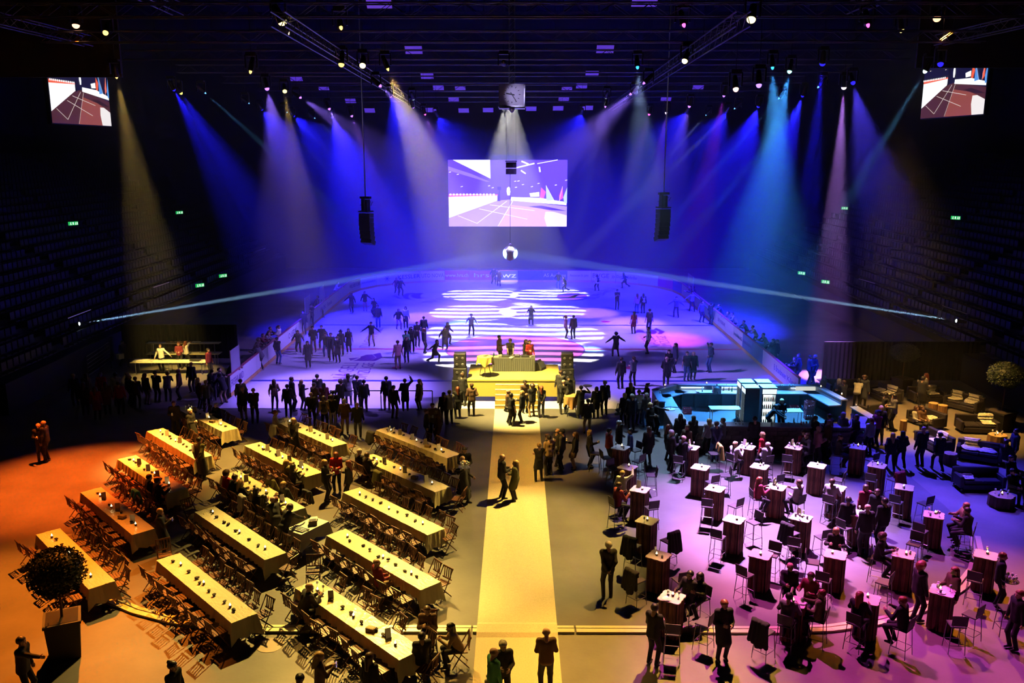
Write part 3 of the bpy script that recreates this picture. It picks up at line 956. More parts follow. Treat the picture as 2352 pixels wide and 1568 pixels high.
MB().box((0, 0, SZ - .07 - .03), (hx * 2, hy * 2, .14)).obj('deck', stage_m, st)
MB().box((0, -hy + .02, .68), (hx * 2, .04, .82)).obj('front_skirt', stage_m, st)
MB().box((-hx + .02, .03, .55), (.04, hy * 2 - .1, 1.06)).box((hx - .02, .03, .55), (.04, hy * 2 - .1, 1.06)).obj('side_skirt', stage_m, st)
lg = MB()
for x in (-hx + .15, -hx * .35, hx * .35, hx - .15):
    for y in (-hy + .15, hy - .15):
        MB().tube((x, y, 0), (x, y, 1.0), .03, 6).obj('leg', alu, st)
sp = thing('stage_steps', 'five carpeted steps with pale edges up to the stage', 'steps', (.2, SY0, 0))
nos = M('step_edge_pale', (.85, .82, .70), .6)
for k in range(5):
    d = .26
    y1 = -d * k
    y0 = y1 - d
    z = 1.0 - k * .205
    MB().box((0, (y0 + y1) / 2 - .004, z / 2 + .015), (2.2, d - .008, z - .03)).obj('step', stage_m, sp)
    MB().box((0, y0 + .03, z + .008), (2.2, .07, .018)).obj('step_edge', nos, sp)
dark_cloth = M('booth_cloth', (.10, .11, .10), .9)
bx, by = G(1180, 853, SZ)
t = thing('dj_booth', 'long table with grey skirt carrying the mixing desk on stage', 'booth', (bx, by + .4, SZ))
MB().box((0, 0, .71), (2.3, .8, .05)).obj('table_top', dark_cloth, t)
sk = MB()
n = 40
A = [(-1.15 + 2.3 * i / n, -.40 - .012 * (i % 2), .70) for i in range(n + 1)]
Bq = [(-1.15 + 2.3 * i / n, -.41 - .02 * (i % 2), .01) for i in range(n + 1)]
sk.strip(Bq, A)
sk.strip([(-1.15, .4, .01), (-1.15, -.41, .01)], [(-1.15, .4, .70), (-1.15, -.40, .70)]).strip([(1.15, -.41, .01), (1.15, .4, .01)], [(1.15, -.40, .70), (1.15, .4, .70)])
sk.obj('skirt', dark_cloth, t)
eq_m, pale_eq = M('mixer_black', (.03, .03, .03), .4), M('paper_white', (.75, .73, .65), .6)
for nm, lab, x, y, s, m in (('mixer', 'black mixing desk in the middle of the booth table', .1, 0, (.45, .45, .09), eq_m),
                            ('turntable', 'black deck left of the mixing desk', -.42, .02, (.46, .42, .08), eq_m), ('turntable', 'black deck right of the mixing desk', .62, .02, (.44, .42, .08), eq_m)):
    e = thing(nm, lab, 'equipment', (bx + x, by + .4 + y, SZ + .735))
    MB().box((0, 0, s[2] / 2), s).obj('body', m, e, bevel=.01)
    if nm == 'turntable':
        MB().lathe([(.15, 0), (.15, .015), (.02, .02)], 20, (0, 0, s[2])).obj('platter', alu, e)
    else:
        for i in range(5):
            for j in range(3):
                MB().lathe([(.018, 0), (.014, .03)], 6, (-.16 + i * .08, -.12 + j * .11, s[2])).obj('knob', pale_eq, e)
for k, (x, y) in enumerate(((-.95, -.1), (-.75, .15), (.95, -.05), (-.1, -.3), (.9, .2))):
    tag(put('paper_stack', MB().box((0, 0, .02), (.26, .20, .04), rz=.3 * k).box((.01, .01, .05), (.24, .18, .02), rz=.3 * k + .2).mesh('paper_stack', pale_eq), None, (bx + x, by + .4 + y, SZ + .735)),
        'pale stack of sleeves on the booth table, %s from the left' % ('first', 'second', 'fifth', 'third', 'fourth')[k], 'papers', 'sleeves on the booth table')
bot_g = M('bottle_green', (.02, .12, .04), .15)
gl_clear = M('clear_glass_ware', (.75, .78, .8), .08, spec=.8)
bottle_me = MB().lathe([(.033, 0), (.035, .02), (.035, .17), (.014, .22), (.013, .28), (.016, .285)], 10).mesh('bottle', bot_g, smooth=True)
tag(put('bottle', bottle_me, None, (bx - 1.08, by + .35, SZ + .735)), 'green bottle at the left end of the booth table', 'bottle')
def speaker_stack(px, py, sg, lab):
    x, y = G(px, py, 0)
    t = thing('speaker_stack', lab, 'speaker', (x, 45.0, .03))
    for nm, s, z, tp in (('subwoofer', (.85, .75, 1.1), .55, 1), ('bass_box', (.7, .65, .62), 1.41, 1), ('top_box', (.62, .55, .78), 2.11, 1)):
        b = MB().box((0, 0, z), s).obj(nm, spk_m, t, bevel=.02)
        MB().box((0, -s[1] / 2 - .008, z), (s[0] * .9, .014, s[2] * .9)).obj('grille', grille_m, b)
        if nm != 'subwoofer':
            for sx in (-.15, .15):
                for dz in ((.16, -.18) if nm == 'top_box' else (.1,)):
                    MB().lathe([(.07, 0), (.075, .012), (.05, .025)], 10).obj('handle_dish', alu, b, loc=(sx, -s[1] / 2 - .014, z + dz)).rotation_euler = (math.pi / 2, 0, 0)
speaker_stack(1056, 925, -1, 'black loudspeaker stack standing left of the stage')
speaker_stack(1303, 925, 1, 'black loudspeaker stack standing right of the stage')
mx_, my_ = G(1238, 851, SZ)
w_ = MB().prism([(-.3, 0), (.3, 0), (.3, .14), (.12, .42), (-.3, .42)], -.28, .28)
w_.v = [(x, z, y) for x, y, z in w_.v]
w_.f = [f[::-1] for f in w_.f]
wt = thing('stage_monitor', 'grey wedge monitor speaker beside the booth on stage', 'speaker', (mx_, my_ + .35, SZ + .0), -.5)
wo = w_.obj('cabinet', M('monitor_grey', (.06, .065, .06), .6), wt)
MB().box((.22, 0, .29), (.02, .42, .26)).obj('grille', grille_m, wt).rotation_euler = (0, -.55, 0)
wt.children[-1].location = (.02, 0, .06)
gold = M('satin_gold', (.60, .46, .12), .38, bump=((14, 14, 4), .5, .04))
def draped_round(lab, cat, loc, r, h, drop, mat, legs):
    t = thing('cocktail_table', lab, cat, loc)
    n = 48
    top = [(r * math.cos(2 * math.pi * i / n), r * math.sin(2 * math.pi * i / n), h) for i in range(n)]
    low = []
    for i in range(n):
        a = 2 * math.pi * i / n
        k = 1.06 + .10 * math.cos(8 * a)
        low.append((r * k * math.cos(a), r * k * math.sin(a), h - drop * (1 + .25 * math.cos(4 * a))))
    c = MB().add(top, [tuple(range(n))]).strip(low, top, closed=True)
    c.obj('tablecloth', mat, t, smooth=False)
    MB().lathe([(r * .97, 0), (r * .97, .02)], 24, (0, 0, h - .025)).obj('table_top', alu, t)
    for a in (30, 150, 270) if legs == 3 else (45, 135, 225, 315):
        MB().tube((.12 * math.cos(rad(a)), .12 * math.sin(rad(a)), h - .03), (.34 * math.cos(rad(a)), .34 * math.sin(rad(a)), 0), .015, 6).obj('leg', steel_black, t)
    return t
x, y = G(1114, 818, SZ + 1.08)
draped_round('round high table under a gold cloth on the stage', 'table', (x, y, SZ), .42, 1.08, .38, gold, 3)
tag(put('sunglasses', MB().box((0, 0, .015), (.16, .06, .03)).box((-.06, .06, .01), (.01, .12, .012)).box((.1, .04, .04), (.16, .03, .03), rz=.5).mesh('handset', eq_m), None, (x, y, SZ + 1.083)), 'black handset lying on the gold tablecloth', 'handset')
bpy.data.objects['sunglasses'].name = 'handset'
tan_cloth = M('cloth_tan', (.50, .27, .10), .6)
x, y = G(1313, 955, .0)
draped_round('round high table under a tan cloth behind the tray carrier', 'table', (x, y, .014), .38, 1.05, .5, tan_cloth, 4)

# barrier in front of the ice
b = thing('barrier', 'black rail barrier along the near edge of the ice', 'barrier', (-6.6, 43.0, 0))
MB().tube((-2.6, 0, 1.02), (2.55, 0, 1.02), .028, 8).obj('rail', steel_black, b)
for x in (-2.6, -.05, 2.55):
    MB().tube((x, 0, .02), (x, 0, 1.02), .026, 8).lathe([(.16, 0), (.16, .02)], 12, (x, 0, 0)).obj('post', steel_black, b)

# ------------------------------------------------------------------ long banquet tables
TC = [(-14.2, 39.2), (-14.15, 35.65), (-13.85, 32.05), (-13.65, 28.55), (-13.35, 24.95), (-8.95, 37.2), (-9.25, 33.75), (-9.1, 30.3), (-8.87, 26.8), (-8.73, 23.15),
      (-4.05, 35.85), (-4.2, 32.25), (-4.12, 28.6), (-3.95, 24.95), (-4.1, 21.45)]
TA = rad(-46.5)
TL, TW, TH = 4.95, .70, .75
TNAMES = []
rowname = ('farthest', 'fourth', 'third', 'second', 'nearest')
colname = ('outer', 'middle', 'aisle')
for i in range(15):
    TNAMES.append('the %s %s table' % (rowname[i % 5], colname[i // 5]))
satin = M('satin_cloth', (.74, .66, .42), .28, bump=((5, 16, 4), .5, .03))
wood_leg = M('table_leg_steel', (.10, .10, .10), .4, .6)
ply = M('table_board', (.30, .20, .10), .6)
tl_board = MB().box((0, 0, TH - .02), (TL, TW, .035)).mesh('table_top', ply)
leg_me = MB().tube((-.24, 0, .012), (-.24, 0, TH - .04), .016, 6).tube((.24, 0, .012), (.24, 0, TH - .04), .016, 6).tube((-.24, 0, .02), (.24, 0, .02), .016, 6).mesh('leg_frame', wood_leg)
def cloth(seed):
    r = random.Random(seed)
    m = MB()
    creases = [(r.uniform(4, 7) , r.uniform(-9, 9), r.uniform(0, 6)) for _ in range(4)]
    nx, ny = 120, 14
    hl, hw = TL / 2 + .015, TW / 2 + .015
    z0 = TH + .004
    def hz(x, y):
        q = 0.0
        for ax, ay, w0 in creases:
            t_ = abs(math.sin(ax * x + ay * y + w0))
            q += .013 * max(0.0, 1 - t_ * 5.5) * (.5 + .5 * math.sin(2.3 * x + 5 * y + w0 * 3))
        return z0 + .003 * math.sin(9 * x + 3 * y + seed) + q
    g = [[(-hl + 2 * hl * i / nx, -hw + 2 * hw * j / ny, max(TH + .001, hz(-hl + 2 * hl * i / nx, -hw + 2 * hw * j / ny))) for i in range(nx + 1)] for j in range(ny + 1)]
    for j in range(ny):
        m.strip(g[j], g[j + 1])
    edge = g[0] + [row[-1] for row in g[1:]] + g[-1][-2::-1] + [row[0] for row in g[-2:0:-1]]
    drop = []
    ne = len(edge)
    for k, (x, y, z) in enumerate(edge):
        endk = abs(x) > hl - .001
        d = .52 if endk else .30
        corner = endk and abs(y) > hw - .001
        if corner: d = .60
        w_ = .025 * math.sin(k * 1.9 + seed) + .015 * math.sin(k * .7)
        ox = (x / hl) * (.05 + (.06 if corner else 0) + w_) if endk else 0
        oy = (y / hw) * (.05 + (.06 if corner else 0) + w_) if abs(y) > hw - .001 else 0
        drop.append((x + ox, y + oy, z - d + .03 * math.sin(k * .9 + seed)))
    m.strip(drop, edge, closed=True)
    return m.mesh('tablecloth', satin, smooth=True)
cloths = [cloth(s) for s in range(5)]
# small things on the tables
flame_m, wax, holder = glow('candle_flame', (1, .70, .28), 30), M('candle_wax', (.8, .74, .6), .5), M('candle_glass', (.75, .6, .4), .1, spec=.8)
c_h = MB().lathe([(.035, 0), (.042, .07), (.038, .07), (.032, .008)], 8).mesh('glass_holder', holder, smooth=True)
c_f = MB().lathe([(.001, .035), (.020, .055), (.017, .085), (.001, .13)], 6).mesh('flame', flame_m)
c_w = MB().lathe([(.03, .008), (.03, .04)], 8).mesh('wax', wax)
def candle(loc, lab, group):
    t = thing('tea_light', lab, 'candle', loc, 0, group)
    put('glass_holder', c_h, t); put('flame', c_f, t); put('wax', c_w, t)
dm = M('decoration_dark', (.02, .014, .012), .7)
def lump(seed):
    bm = bmesh.new()
    bmesh.ops.create_icosphere(bm, subdivisions=1, radius=.045)
    r = random.Random(seed)
    for v in bm.verts:
        v.co *= r.uniform(.7, 1.25)
        v.co.z = v.co.z * .8 + .034
        v.co.x *= 1.3
    me = bpy.data.meshes.new('dark_cone')
    bm.to_mesh(me); bm.free()
    me.materials.append(dm)
    zmin = min(v.co.z for v in me.vertices)
    for v in me.vertices: v.co.z -= zmin
    return me
lumps = [lump(s) for s in range(6)]
card_m = M('menu_card', (.80, .74, .58), .6)
card_me = MB().box((0, -.025, .13), (.15, .006, .26), rx=-.17).box((0, .025, .13), (.15, .006, .26), rx=.17).box((0, 0, .004), (.16, .12, .008)).mesh('card', card_m)
box_me = MB().box((0, 0, .05), (.24, .16, .10)).box((0, 0, .104), (.20, .12, .008)).mesh('bread_box', M('box_kraft', (.42, .30, .14), .7))
CHAIRS = []
ch_wood = M('chair_wood', (.17, .065, .022), .45, noise=((3, 30, 3), .6, 3))
ch_dark = M('chair_frame_wood', (.10, .038, .014), .5)
ch_seat = MB()
for k in range(5):
    ch_seat.box((0, -.16 + k * .08, .455), (.40, .066, .018))
ch_seat.box((-.17, 0, .437), (.03, .40, .02)).box((.17, 0, .437), (.03, .40, .02))
ch_back = MB()
ch_back.box((0, -.285, .855), (.44, .022, .055), rx=.14)
ch_back.box((0, -.232, .53), (.40, .020, .04), rx=.14)
for k in range(4):
    ch_back.tube((-.135 + k * .09, -.234, .53), (-.135 + k * .09, -.281, .85), .017, 4)
PARTS_CHAIR = [('seat', ch_seat.mesh('seat', ch_wood)), ('backrest', ch_back.mesh('backrest', ch_wood))]
for s in (-1, 1):
    PARTS_CHAIR.append(('leg', MB().tube((s * .205, -.290, .87), (s * .205, .20, .002), .017, 5).mesh('leg', ch_dark)))
    PARTS_CHAIR.append(('leg', MB().tube((s * .175, .17, .44), (s * .175, -.23, .002), .016, 5).mesh('leg', ch_dark)))
PARTS_CHAIR.append(('stretcher', MB().tube((-.2, .11, .085), (.2, .11, .085), .011, 4).tube((-.175, -.17, .08), (.175, -.17, .08), .011, 4).mesh('stretcher', ch_dark)))
ch_root = None
def chair(x, y, rz, lab):
    """local +y points to the table"""
    global ch_root
    if ch_root is None:
        ch_root = thing('folding_chair', lab, 'chair', (x, y, .001), rz, 'wooden folding chairs at the long tables')
        for nm, me in PARTS_CHAIR:
            put(nm, me, ch_root)
        r = ch_root
    else:
        r = clone(ch_root, (x, y, .001), rz, lab)
    CHAIRS.append((x, y, rz))
    return r
ORD = ('first', 'second', 'third', 'fourth', 'fifth', 'sixth', 'seventh', 'eighth', 'ninth', 'tenth', 'eleventh', 'twelfth')
NPER = 8
# chairs left out where the photo shows a gap: (table, side, place)
GAPS = {(0, -1, 0), (0, -1, 1), (0, -1, 2), (1, 1, 0), (5, 1, 6), (7, 1, 7), (10, 1, 2), (14, 1, 1), (14, 1, 4), (11, -1, 2), (14, 1, 6), (5, -1, 3)}
for i, (cx, cy_) in enumerate(TC):
    t = thing('banquet_table', 'long folding table under satin, ' + TNAMES[i], 'table', (cx, cy_, 0), TA, 'long banquet tables')
    put('table_top', tl_board, t)
    for x in (-2.1, -.75, .75, 2.1):
        put('leg', leg_me, t, (x, 0, 0), math.pi / 2)
    c = put('tablecloth', cloths[i % 5], None, (cx, cy_, 0), TA)
    tag(c, 'shiny ivory satin cloth draped over ' + TNAMES[i], 'tablecloth', 'satin cloths on the long tables')
    ca, sa = math.cos(TA), math.sin(TA)
    W = lambda u, v: (cx + u * ca - v * sa, cy_ + u * sa + v * ca)
    r = random.Random(100 + i)
    for side, sn in ((-1, 'window-side'), (1, 'rink-side')):
        sn = 'near long side' if side < 0 else 'far long side'
        for k in range(NPER):
            if (i, side, k) in GAPS:
                continue
            u = -TL / 2 + .36 + k * (TL - .72) / (NPER - 1) + r.uniform(-.05, .05)
            v = side * (TW / 2 + .26 + r.uniform(-.03, .14))
            x, y = W(u, v)
            chair(x, y, TA + (math.pi if side > 0 else 0) + r.uniform(-.13, .13), 'slatted wooden chair %s from the aisle, %s of %s' % (ORD[NPER - 1 - k], sn, TNAMES[i]))
    zt = TH + .009
    us = [-1.75 + r.uniform(-.2, .2), r.uniform(-.3, .3), 1.7 + r.uniform(-.2, .2)]
    for k, u in enumerate(us):
        candle((*W(u, r.uniform(-.06, .06)), zt), 'lit tea light in a glass, %s from the far end on %s' % (ORD[k], TNAMES[i]), 'tea lights on the long tables')
    nd = 0
    for k in range(9):
        u = -2.0 + k * .48 + r.uniform(-.12, .12)
        if min(abs(u - q) for q in us) < .12:
            continue
        o = put('table_decoration', lumps[r.randrange(6)], None, (*W(u, r.uniform(-.08, .08)), zt), r.uniform(0, 6))
        tag(o, 'small dark cone-like decoration along the middle of %s' % TNAMES[i], 'decoration', 'dark decorations on ' + TNAMES[i])
        o.scale = (1.2, 1.2, 1.2)
    ncard = {0: 3, 1: 3, 2: 4, 3: 3, 5: 3, 6: 4, 7: 2, 10: 4, 11: 3, 14: 2}.get(i, 0)
    for k in range(ncard):
        u = -1.35 + k * 2.7 / max(1, ncard - 1) + .1
        o = put('menu_card', card_me, None, (*W(u, .04), zt), TA + 1.2 + r.uniform(-.3, .3))
        tag(o, 'upright pale menu card, %s from the far end on %s' % (ORD[k], TNAMES[i]), 'menu card', 'menu cards on the long tables')
    if i in (0, 2, 3, 6, 10, 11, 14):
        tag(put('bread_box', box_me, None, (*W(.9, -.1), zt), TA + .4), 'small kraft box lying on ' + TNAMES[i], 'box', 'kraft boxes on the long tables')
    if i in (0, 5, 7, 10, 14):
        for k in range(4):
            o = put('wine_glass', MB().lathe([(.032, 0), (.006, .008), (.005, .09), (.036, .13), (.030, .19)], 8).mesh('wine_glass', gl_clear, smooth=True) if 'wgm' not in globals() else wgm, None, (*W(-2.1 + k * .16, .12 * (-1) ** k), zt))
            wgm = o.data
            tag(o, 'wine glass near the far end of ' + TNAMES[i], 'glass', 'wine glasses on ' + TNAMES[i])
# single chairs at the table ends
for px, py, ang, lab in ((783, 1173, -120, 'slatted folding chair at the far end of the second nearest table of the aisle side column... turned from it'),
                         ):
    pass
for px, py, aim, lab in ((778, 1172, 12, 'lone folding chair at the far end of ' + TNAMES[12]), (740, 1290, 13, 'lone folding chair pulled off the far end of ' + TNAMES[13]),
                         (1052, 1160, 11, 'lone folding chair at the aisle end of ' + TNAMES[11]), (1010, 1255, 12, 'lone folding chair at the aisle end of ' + TNAMES[12]),
                         (648, 1318, 8, 'lone folding chair at the aisle end of ' + TNAMES[8]), (790, 1040, 5, 'lone folding chair at the aisle end of ' + TNAMES[5]),
                         (965, 1150, 11, 'folding chair pulled far out on the near side of ' + TNAMES[11]), (440, 1190, 8, 'lone folding chair at the far end of ' + TNAMES[8]),
                         (720, 1330, 14, 'lone folding chair at the far end of ' + TNAMES[14]), (380, 1290, 9, 'lone folding chair at the far end of ' + TNAMES[9]),
                         (165, 1385, 4, 'folding chair pushed out behind the tree at ' + TNAMES[4]), (970, 1555, 14, 'folding chair facing the aisle end of ' + TNAMES[14])):
    x, y = G(px, py, .2)
    tx, ty = TC[aim]
    # aim at the nearest point of the table
    ca, sa = math.cos(TA), math.sin(TA)
    u = max(-TL / 2, min(TL / 2, (x - tx) * ca + (y - ty) * sa))
    qx, qy = tx + u * ca, ty + u * sa
    d = math.hypot(x - qx, y - qy)
    if abs(u) < TL / 2 and d < TW / 2 + .24 and d > 0:
        k = (TW / 2 + .26) / d
        x, y = qx + (x - qx) * k, qy + (y - qy) * k
    elif d < .42:
        x, y = qx + (x - qx) / d * .42, qy + (y - qy) / d * .42
    # keep clear of chairs that stand there already
    if all(math.hypot(x - c[0], y - c[1]) > .42 for c in CHAIRS):
        chair(x, y, math.atan2(qy - y, qx - x) - math.pi / 2, lab)

# serving trolley with a white cloth
x, y = G(708, 1262, 0)
x, y = G(706, 1207, .85)
white_cloth = M('linen_white', (.78, .75, .64), .6, bump=((8, 8, 3), .4, .03))
t = thing('serving_trolley', 'serving trolley under a white cloth behind the waiter', 'trolley', (x, y, 0), TA + math.pi / 2 + .25)
m = MB()
e = [(-.62, -.36), (0, -.36), (.62, -.36), (.62, 0), (.62, .36), (0, .36), (-.62, .36), (-.62, 0)]
top = [(a, b_, .86) for a, b_ in e]
low = [(a * (1.22 if abs(a) > .1 and abs(b_) > .1 else 1.05), b_ * (1.25 if abs(a) > .1 and abs(b_) > .1 else 1.05), .86 - (.55 if abs(a) > .1 and abs(b_) > .1 else .32)) for a, b_ in e]
m.add(top, [tuple(range(8))]).strip(low, top, closed=True)
m.obj('tablecloth', white_cloth, t)
MB().box((0, 0, .84), (1.22, .70, .03)).box((0, 0, .30), (1.1, .6, .03)).obj('shelf', alu, t)
for sx in (-.55, .55):
    for sy in (-.3, .3):
        l = MB().tube((sx, sy, .1), (sx, sy, .83), .018, 6).obj('leg', alu, t)
        MB().lathe([(.05, -.02), (.05, .02)], 10).obj('wheel', steel_black, l, loc=(sx, sy, .05)).rotation_euler = (math.pi / 2, 0, 0)
ca, sa = math.cos(t.rotation_euler.z), math.sin(t.rotation_euler.z)
W = lambda u, v: (x + u * ca - v * sa, y + u * sa + v * ca)
for k in range(3):
    o = put('cutlery_tray', MB().box((0, 0, .02), (.30, .20, .03)).box((-.08, 0, .045), (.03, .17, .02)).box((0, 0, .045), (.03, .17, .02)).box((.08, 0, .045), (.03, .17, .02)).mesh('cutlery_tray', alu), None, (*W(-.35, -.15 + k * .2 - .05), .862), t.rotation_euler.z)
    tag(o, 'metal cutlery tray on the white trolley', 'tray', 'cutlery trays on the trolley')
tag(put('napkin_box', MB().box((0, 0, .08), (.26, .2, .16)).box((0, 0, .162), (.22, .16, .005), mi=1).mesh('napkin_box', [M('box_cream', (.7, .62, .42), .6), eq_m]), None, (*W(.15, -.1), .862), .3), 'square cream box on the white trolley', 'box')
tag(put('napkin_stack', MB().box((0, 0, .03), (.24, .24, .06)).box((.01, 0, .07), (.22, .22, .02), rz=.1).mesh('napkin_stack', pale_eq), None, (*W(.42, .12), .862), .2), 'white napkin stack on the white trolley', 'napkins')

# manhole cover in the floor
x, y = G(620, 1480, 0)
t = thing('manhole_cover', 'round steel cover let into the floor near the curb', 'manhole cover', (x, y, -.019))
MB().lathe([(.36, 0), (.36, .008), (.345, .010)], 32).obj('plate', M('manhole_steel', (.22, .17, .12), .5, .5), t)
for s in (-1, 1):
    MB().box((s * .22, 0, .012), (.05, .03, .006)).obj('lift_slot', steel_black, t)

# ------------------------------------------------------------------ log-sided bar tables and stools
BT = [(4.42, 34.15), (4.43, 31.9), (4.6, 29.65), (4.46, 26.95), (4.44, 24.4), (4.4, 21.9), (7.2, 31.9), (7.29, 29.75), (7.32, 27.05), (7.5, 24.5), (7.27, 34.2),
      (9.55, 34.25), (9.48, 32.0), (9.52, 29.9), (9.56, 27.2), (9.73, 24.5), (11.48, 34.25), (11.69, 32.1), (11.63, 29.85), (11.6, 27.55), (14.07, 34.28), (14.01, 32.15),
      (14.09, 29.9), (14.02, 27.45), (11.78, 24.55), (14.21, 24.5), (7.65, 21.7), (9.66, 21.85), (11.89, 22.3)]
BA = rad(-32)
bark = [M('bark_%d' % i, c, .8, noise=((8, 8, 2.2), .35, 6)) for i, c in enumerate(((.20, .085, .05), (.30, .14, .08), (.14, .06, .04)))]
top_m = M('bar_top_pale', (.66, .60, .58), .45, noise=((6, 6, 6), .85, 4))
edge_m = M('bar_top_edge', (.34, .17, .10), .6)
outl = []
for k in range(4):
    a0 = k * 90
    for f, bulge in ((-.9, .97), (-.6, 1.03), (-.28, .97), (0, 1.02), (.3, .965), (.62, 1.02), (.9, .96)):
        p = Vector((.315 * bulge, .315 * f))
        outl.append((p.x * math.cos(rad(a0)) - p.y * math.sin(rad(a0)), p.x * math.sin(rad(a0)) + p.y * math.cos(rad(a0))))
bt_top = MB().prism(outl, 1.075, 1.10).prism([(a * .985, b_ * .985) for a, b_ in outl], 1.10, 1.106, 1).mesh('table_top', [edge_m, top_m])
bt_core = MB().box((0, 0, .54), (.50, .50, 1.07)).mesh('core', M('core_dark', (.015, .01, .01), .9))
def plank(w_, seed):
    r = random.Random(seed)
    m = MB()
    prof = [(-w_ / 2, 0), (-w_ * .35, -.022), (0, -.032 - r.uniform(0, .012)), (w_ * .35, -.024), (w_ / 2, 0)]
    A = [(x + r.uniform(-.004, .004), y, .01) for x, y in prof]
    Bz = [(x + r.uniform(-.012, .012), y * r.uniform(.8, 1.2), 1.07) for x, y in prof]
    m.strip(A, Bz)
    m.add([A[0], A[4], Bz[4], Bz[0]], [(3, 2, 1, 0)])
    return m.mesh('plank', bark[seed % 3])
planks = [plank(.115, 0), plank(.10, 1), plank(.085, 2), plank(.12, 4), plank(.09, 3)]
BTN = []
bcol = {4: 'first', 7: 'second', 9: 'third', 11: 'fourth', 14: 'fifth'}
for (x, y) in BT:
    c = min(bcol, key=lambda q: abs(q - x + .3))
    rr = 'sixth' if y > 33.5 else 'fifth' if y > 31.2 else 'fourth' if y > 29 else 'third' if y > 26 else 'second' if y > 23.5 else 'first'
    BTN.append('bar table %s from the carpet in the %s row' % (bcol[c], rr))
bt_first = None
for i, (x, y) in enumerate(BT):
    r = random.Random(i)
    if bt_first is None:
        bt_first = thing('bar_table', 'square bark-sided ' + BTN[i], 'table', (x, y, 0), BA, 'bark sided bar tables')
        put('table_top', bt_top, bt_first)
        put('core', bt_core, bt_first)
        for k in range(4):
            u, q = -.235, 0
            rr_ = random.Random(k * 7 + 1)
            for q in range(5):
                wd = (.115, .10, .085, .12, .09)[(q + k) % 5]
                p = put('plank', planks[(q + k) % 5], bt_first)
                cu = u + wd / 2 - .017
                u += wd - .008
                a = rad(k * 90)
                p.location = (cu * math.cos(a) + .252 * math.sin(a), cu * math.sin(a) - .252 * math.cos(a), .0)
                p.rotation_euler = (0, 0, a)
    else:
        clone(bt_first, (x, y, 0), BA + r.uniform(-.08, .08), 'square bark-sided ' + BTN[i])
    candle((x + r.uniform(-.08, .08), y + r.uniform(-.08, .08), 1.107), 'lit tea light on the ' + BTN[i], 'tea lights on the bar tables')
wgm_ = wgm
tum_me = MB().lathe([(.03, 0), (.036, .11), (.032, .11), (.027, .01)], 8).mesh('tumbler', gl_clear, smooth=True)
for i, n_ in ((0, 3), (4, 2), (5, 3), (3, 1), (10, 3), (11, 4), (12, 1), (14, 4), (16, 4), (19, 3), (20, 2), (21, 2), (22, 1), (23, 4), (24, 2), (25, 1), (26, 3), (27, 1), (28, 3), (13, 2)):
    x, y = BT[i]
    for k in range(n_):
        a = 1.1 + k * 2 * math.pi / n_ + i
        o = put('drinking_glass', wgm_ if (k + i) % 2 else tum_me, None, (x + .19 * math.cos(a), y + .19 * math.sin(a), 1.107))
        tag(o, 'drinking glass on the ' + BTN[i], 'glass', 'glasses on the ' + BTN[i])
for i in (2, 13, 14, 16, 26, 10, 11):
    x, y = BT[i]
    tag(put('menu_card', card_me, None, (x - .02, y + .2, 1.107), .5 + i), 'upright menu card on the ' + BTN[i], 'menu card', 'menu cards on the bar tables')
plate_me = MB().lathe([(.001, .004), (.08, .0), (.12, .018), (.125, .02), (.08, .008)], 16).mesh('plate', M('china', (.8, .78, .75), .2))
for i, dx in ((5, -.15), (11, .1), (26, .15), (28, -.1)):
    tag(put('plate', plate_me, None, (BT[i][0] + dx, BT[i][1] - .12, 1.107)), 'white plate on the ' + BTN[i], 'plate')

STOOLS = []
st_leather, st_metal = M('stool_leather', (.03, .025, .028), .5), M('stool_metal', (.16, .16, .17), .35, .8)
SP = [('seat', MB().box((0, 0, .765), (.40, .38, .04)).mesh('seat', st_leather, bevel=.012)),
      ('backrest', MB().box((0, -.21, .965), (.40, .03, .30), rx=.12).mesh('backrest', st_leather, bevel=.01))]
for sx, sy in ((-1, -1), (1, -1), (1, 1), (-1, 1)):
    SP.append(('leg', MB().tube((sx * .17, sy * .165, .75), (sx * .21, sy * .215, .002), .011, 5).mesh('leg', st_metal)))
SP.append(('foot_rest', MB().path([(-.197, -.197, .25), (.197, -.197, .25), (.197, .197, .25), (-.197, .197, .25), (-.197, -.197, .25)], .009, 5).mesh('foot_rest', st_metal)))
SP.append(('back_post', MB().tube((-.16, -.185, .76), (-.16, -.215, .92), .010, 5).tube((.16, -.185, .76), (.16, -.215, .92), .010, 5).mesh('back_post', st_metal)))
st_root = None
cnt = {}
SPX = [(1368, 1040), (1392, 1050), (1410, 1075), (1459, 1033), (1466, 1058), (1496, 1090), (1416, 1160), (1496, 1165), (1455, 1252), (1535, 1240), (1463, 1330), (1563, 1330), (1545, 1450), (1618, 1428),
       (1684, 1056), (1665, 1090), (1635, 1106), (1625, 1160), (1689, 1160), (1732, 1198), (1650, 1232), (1760, 1060), (1809, 1058), (1783, 1104), (1831, 1152), (1738, 1142), (1906, 1152), (1926, 1100),
       (1922, 1042), (2002, 1055), (2001, 1102), (2053, 1100), (2059, 1152), (1889, 1232), (1819, 1222), (1712, 1318), (1774, 1272), (1825, 1250), (1872, 1290), (1892, 1330), (1757, 1448), (1967, 1428),
       (2222, 1222), (2115, 1218), (2100, 1248), (2197, 1432), (2233, 1410), (2074, 1440), (2314, 1395), (2124, 1155), (1560, 1060), (1640, 1040), (1880, 1420), (2030, 1335), (1985, 1215), (1940, 1210), (1752, 1035), (2240, 1330)]
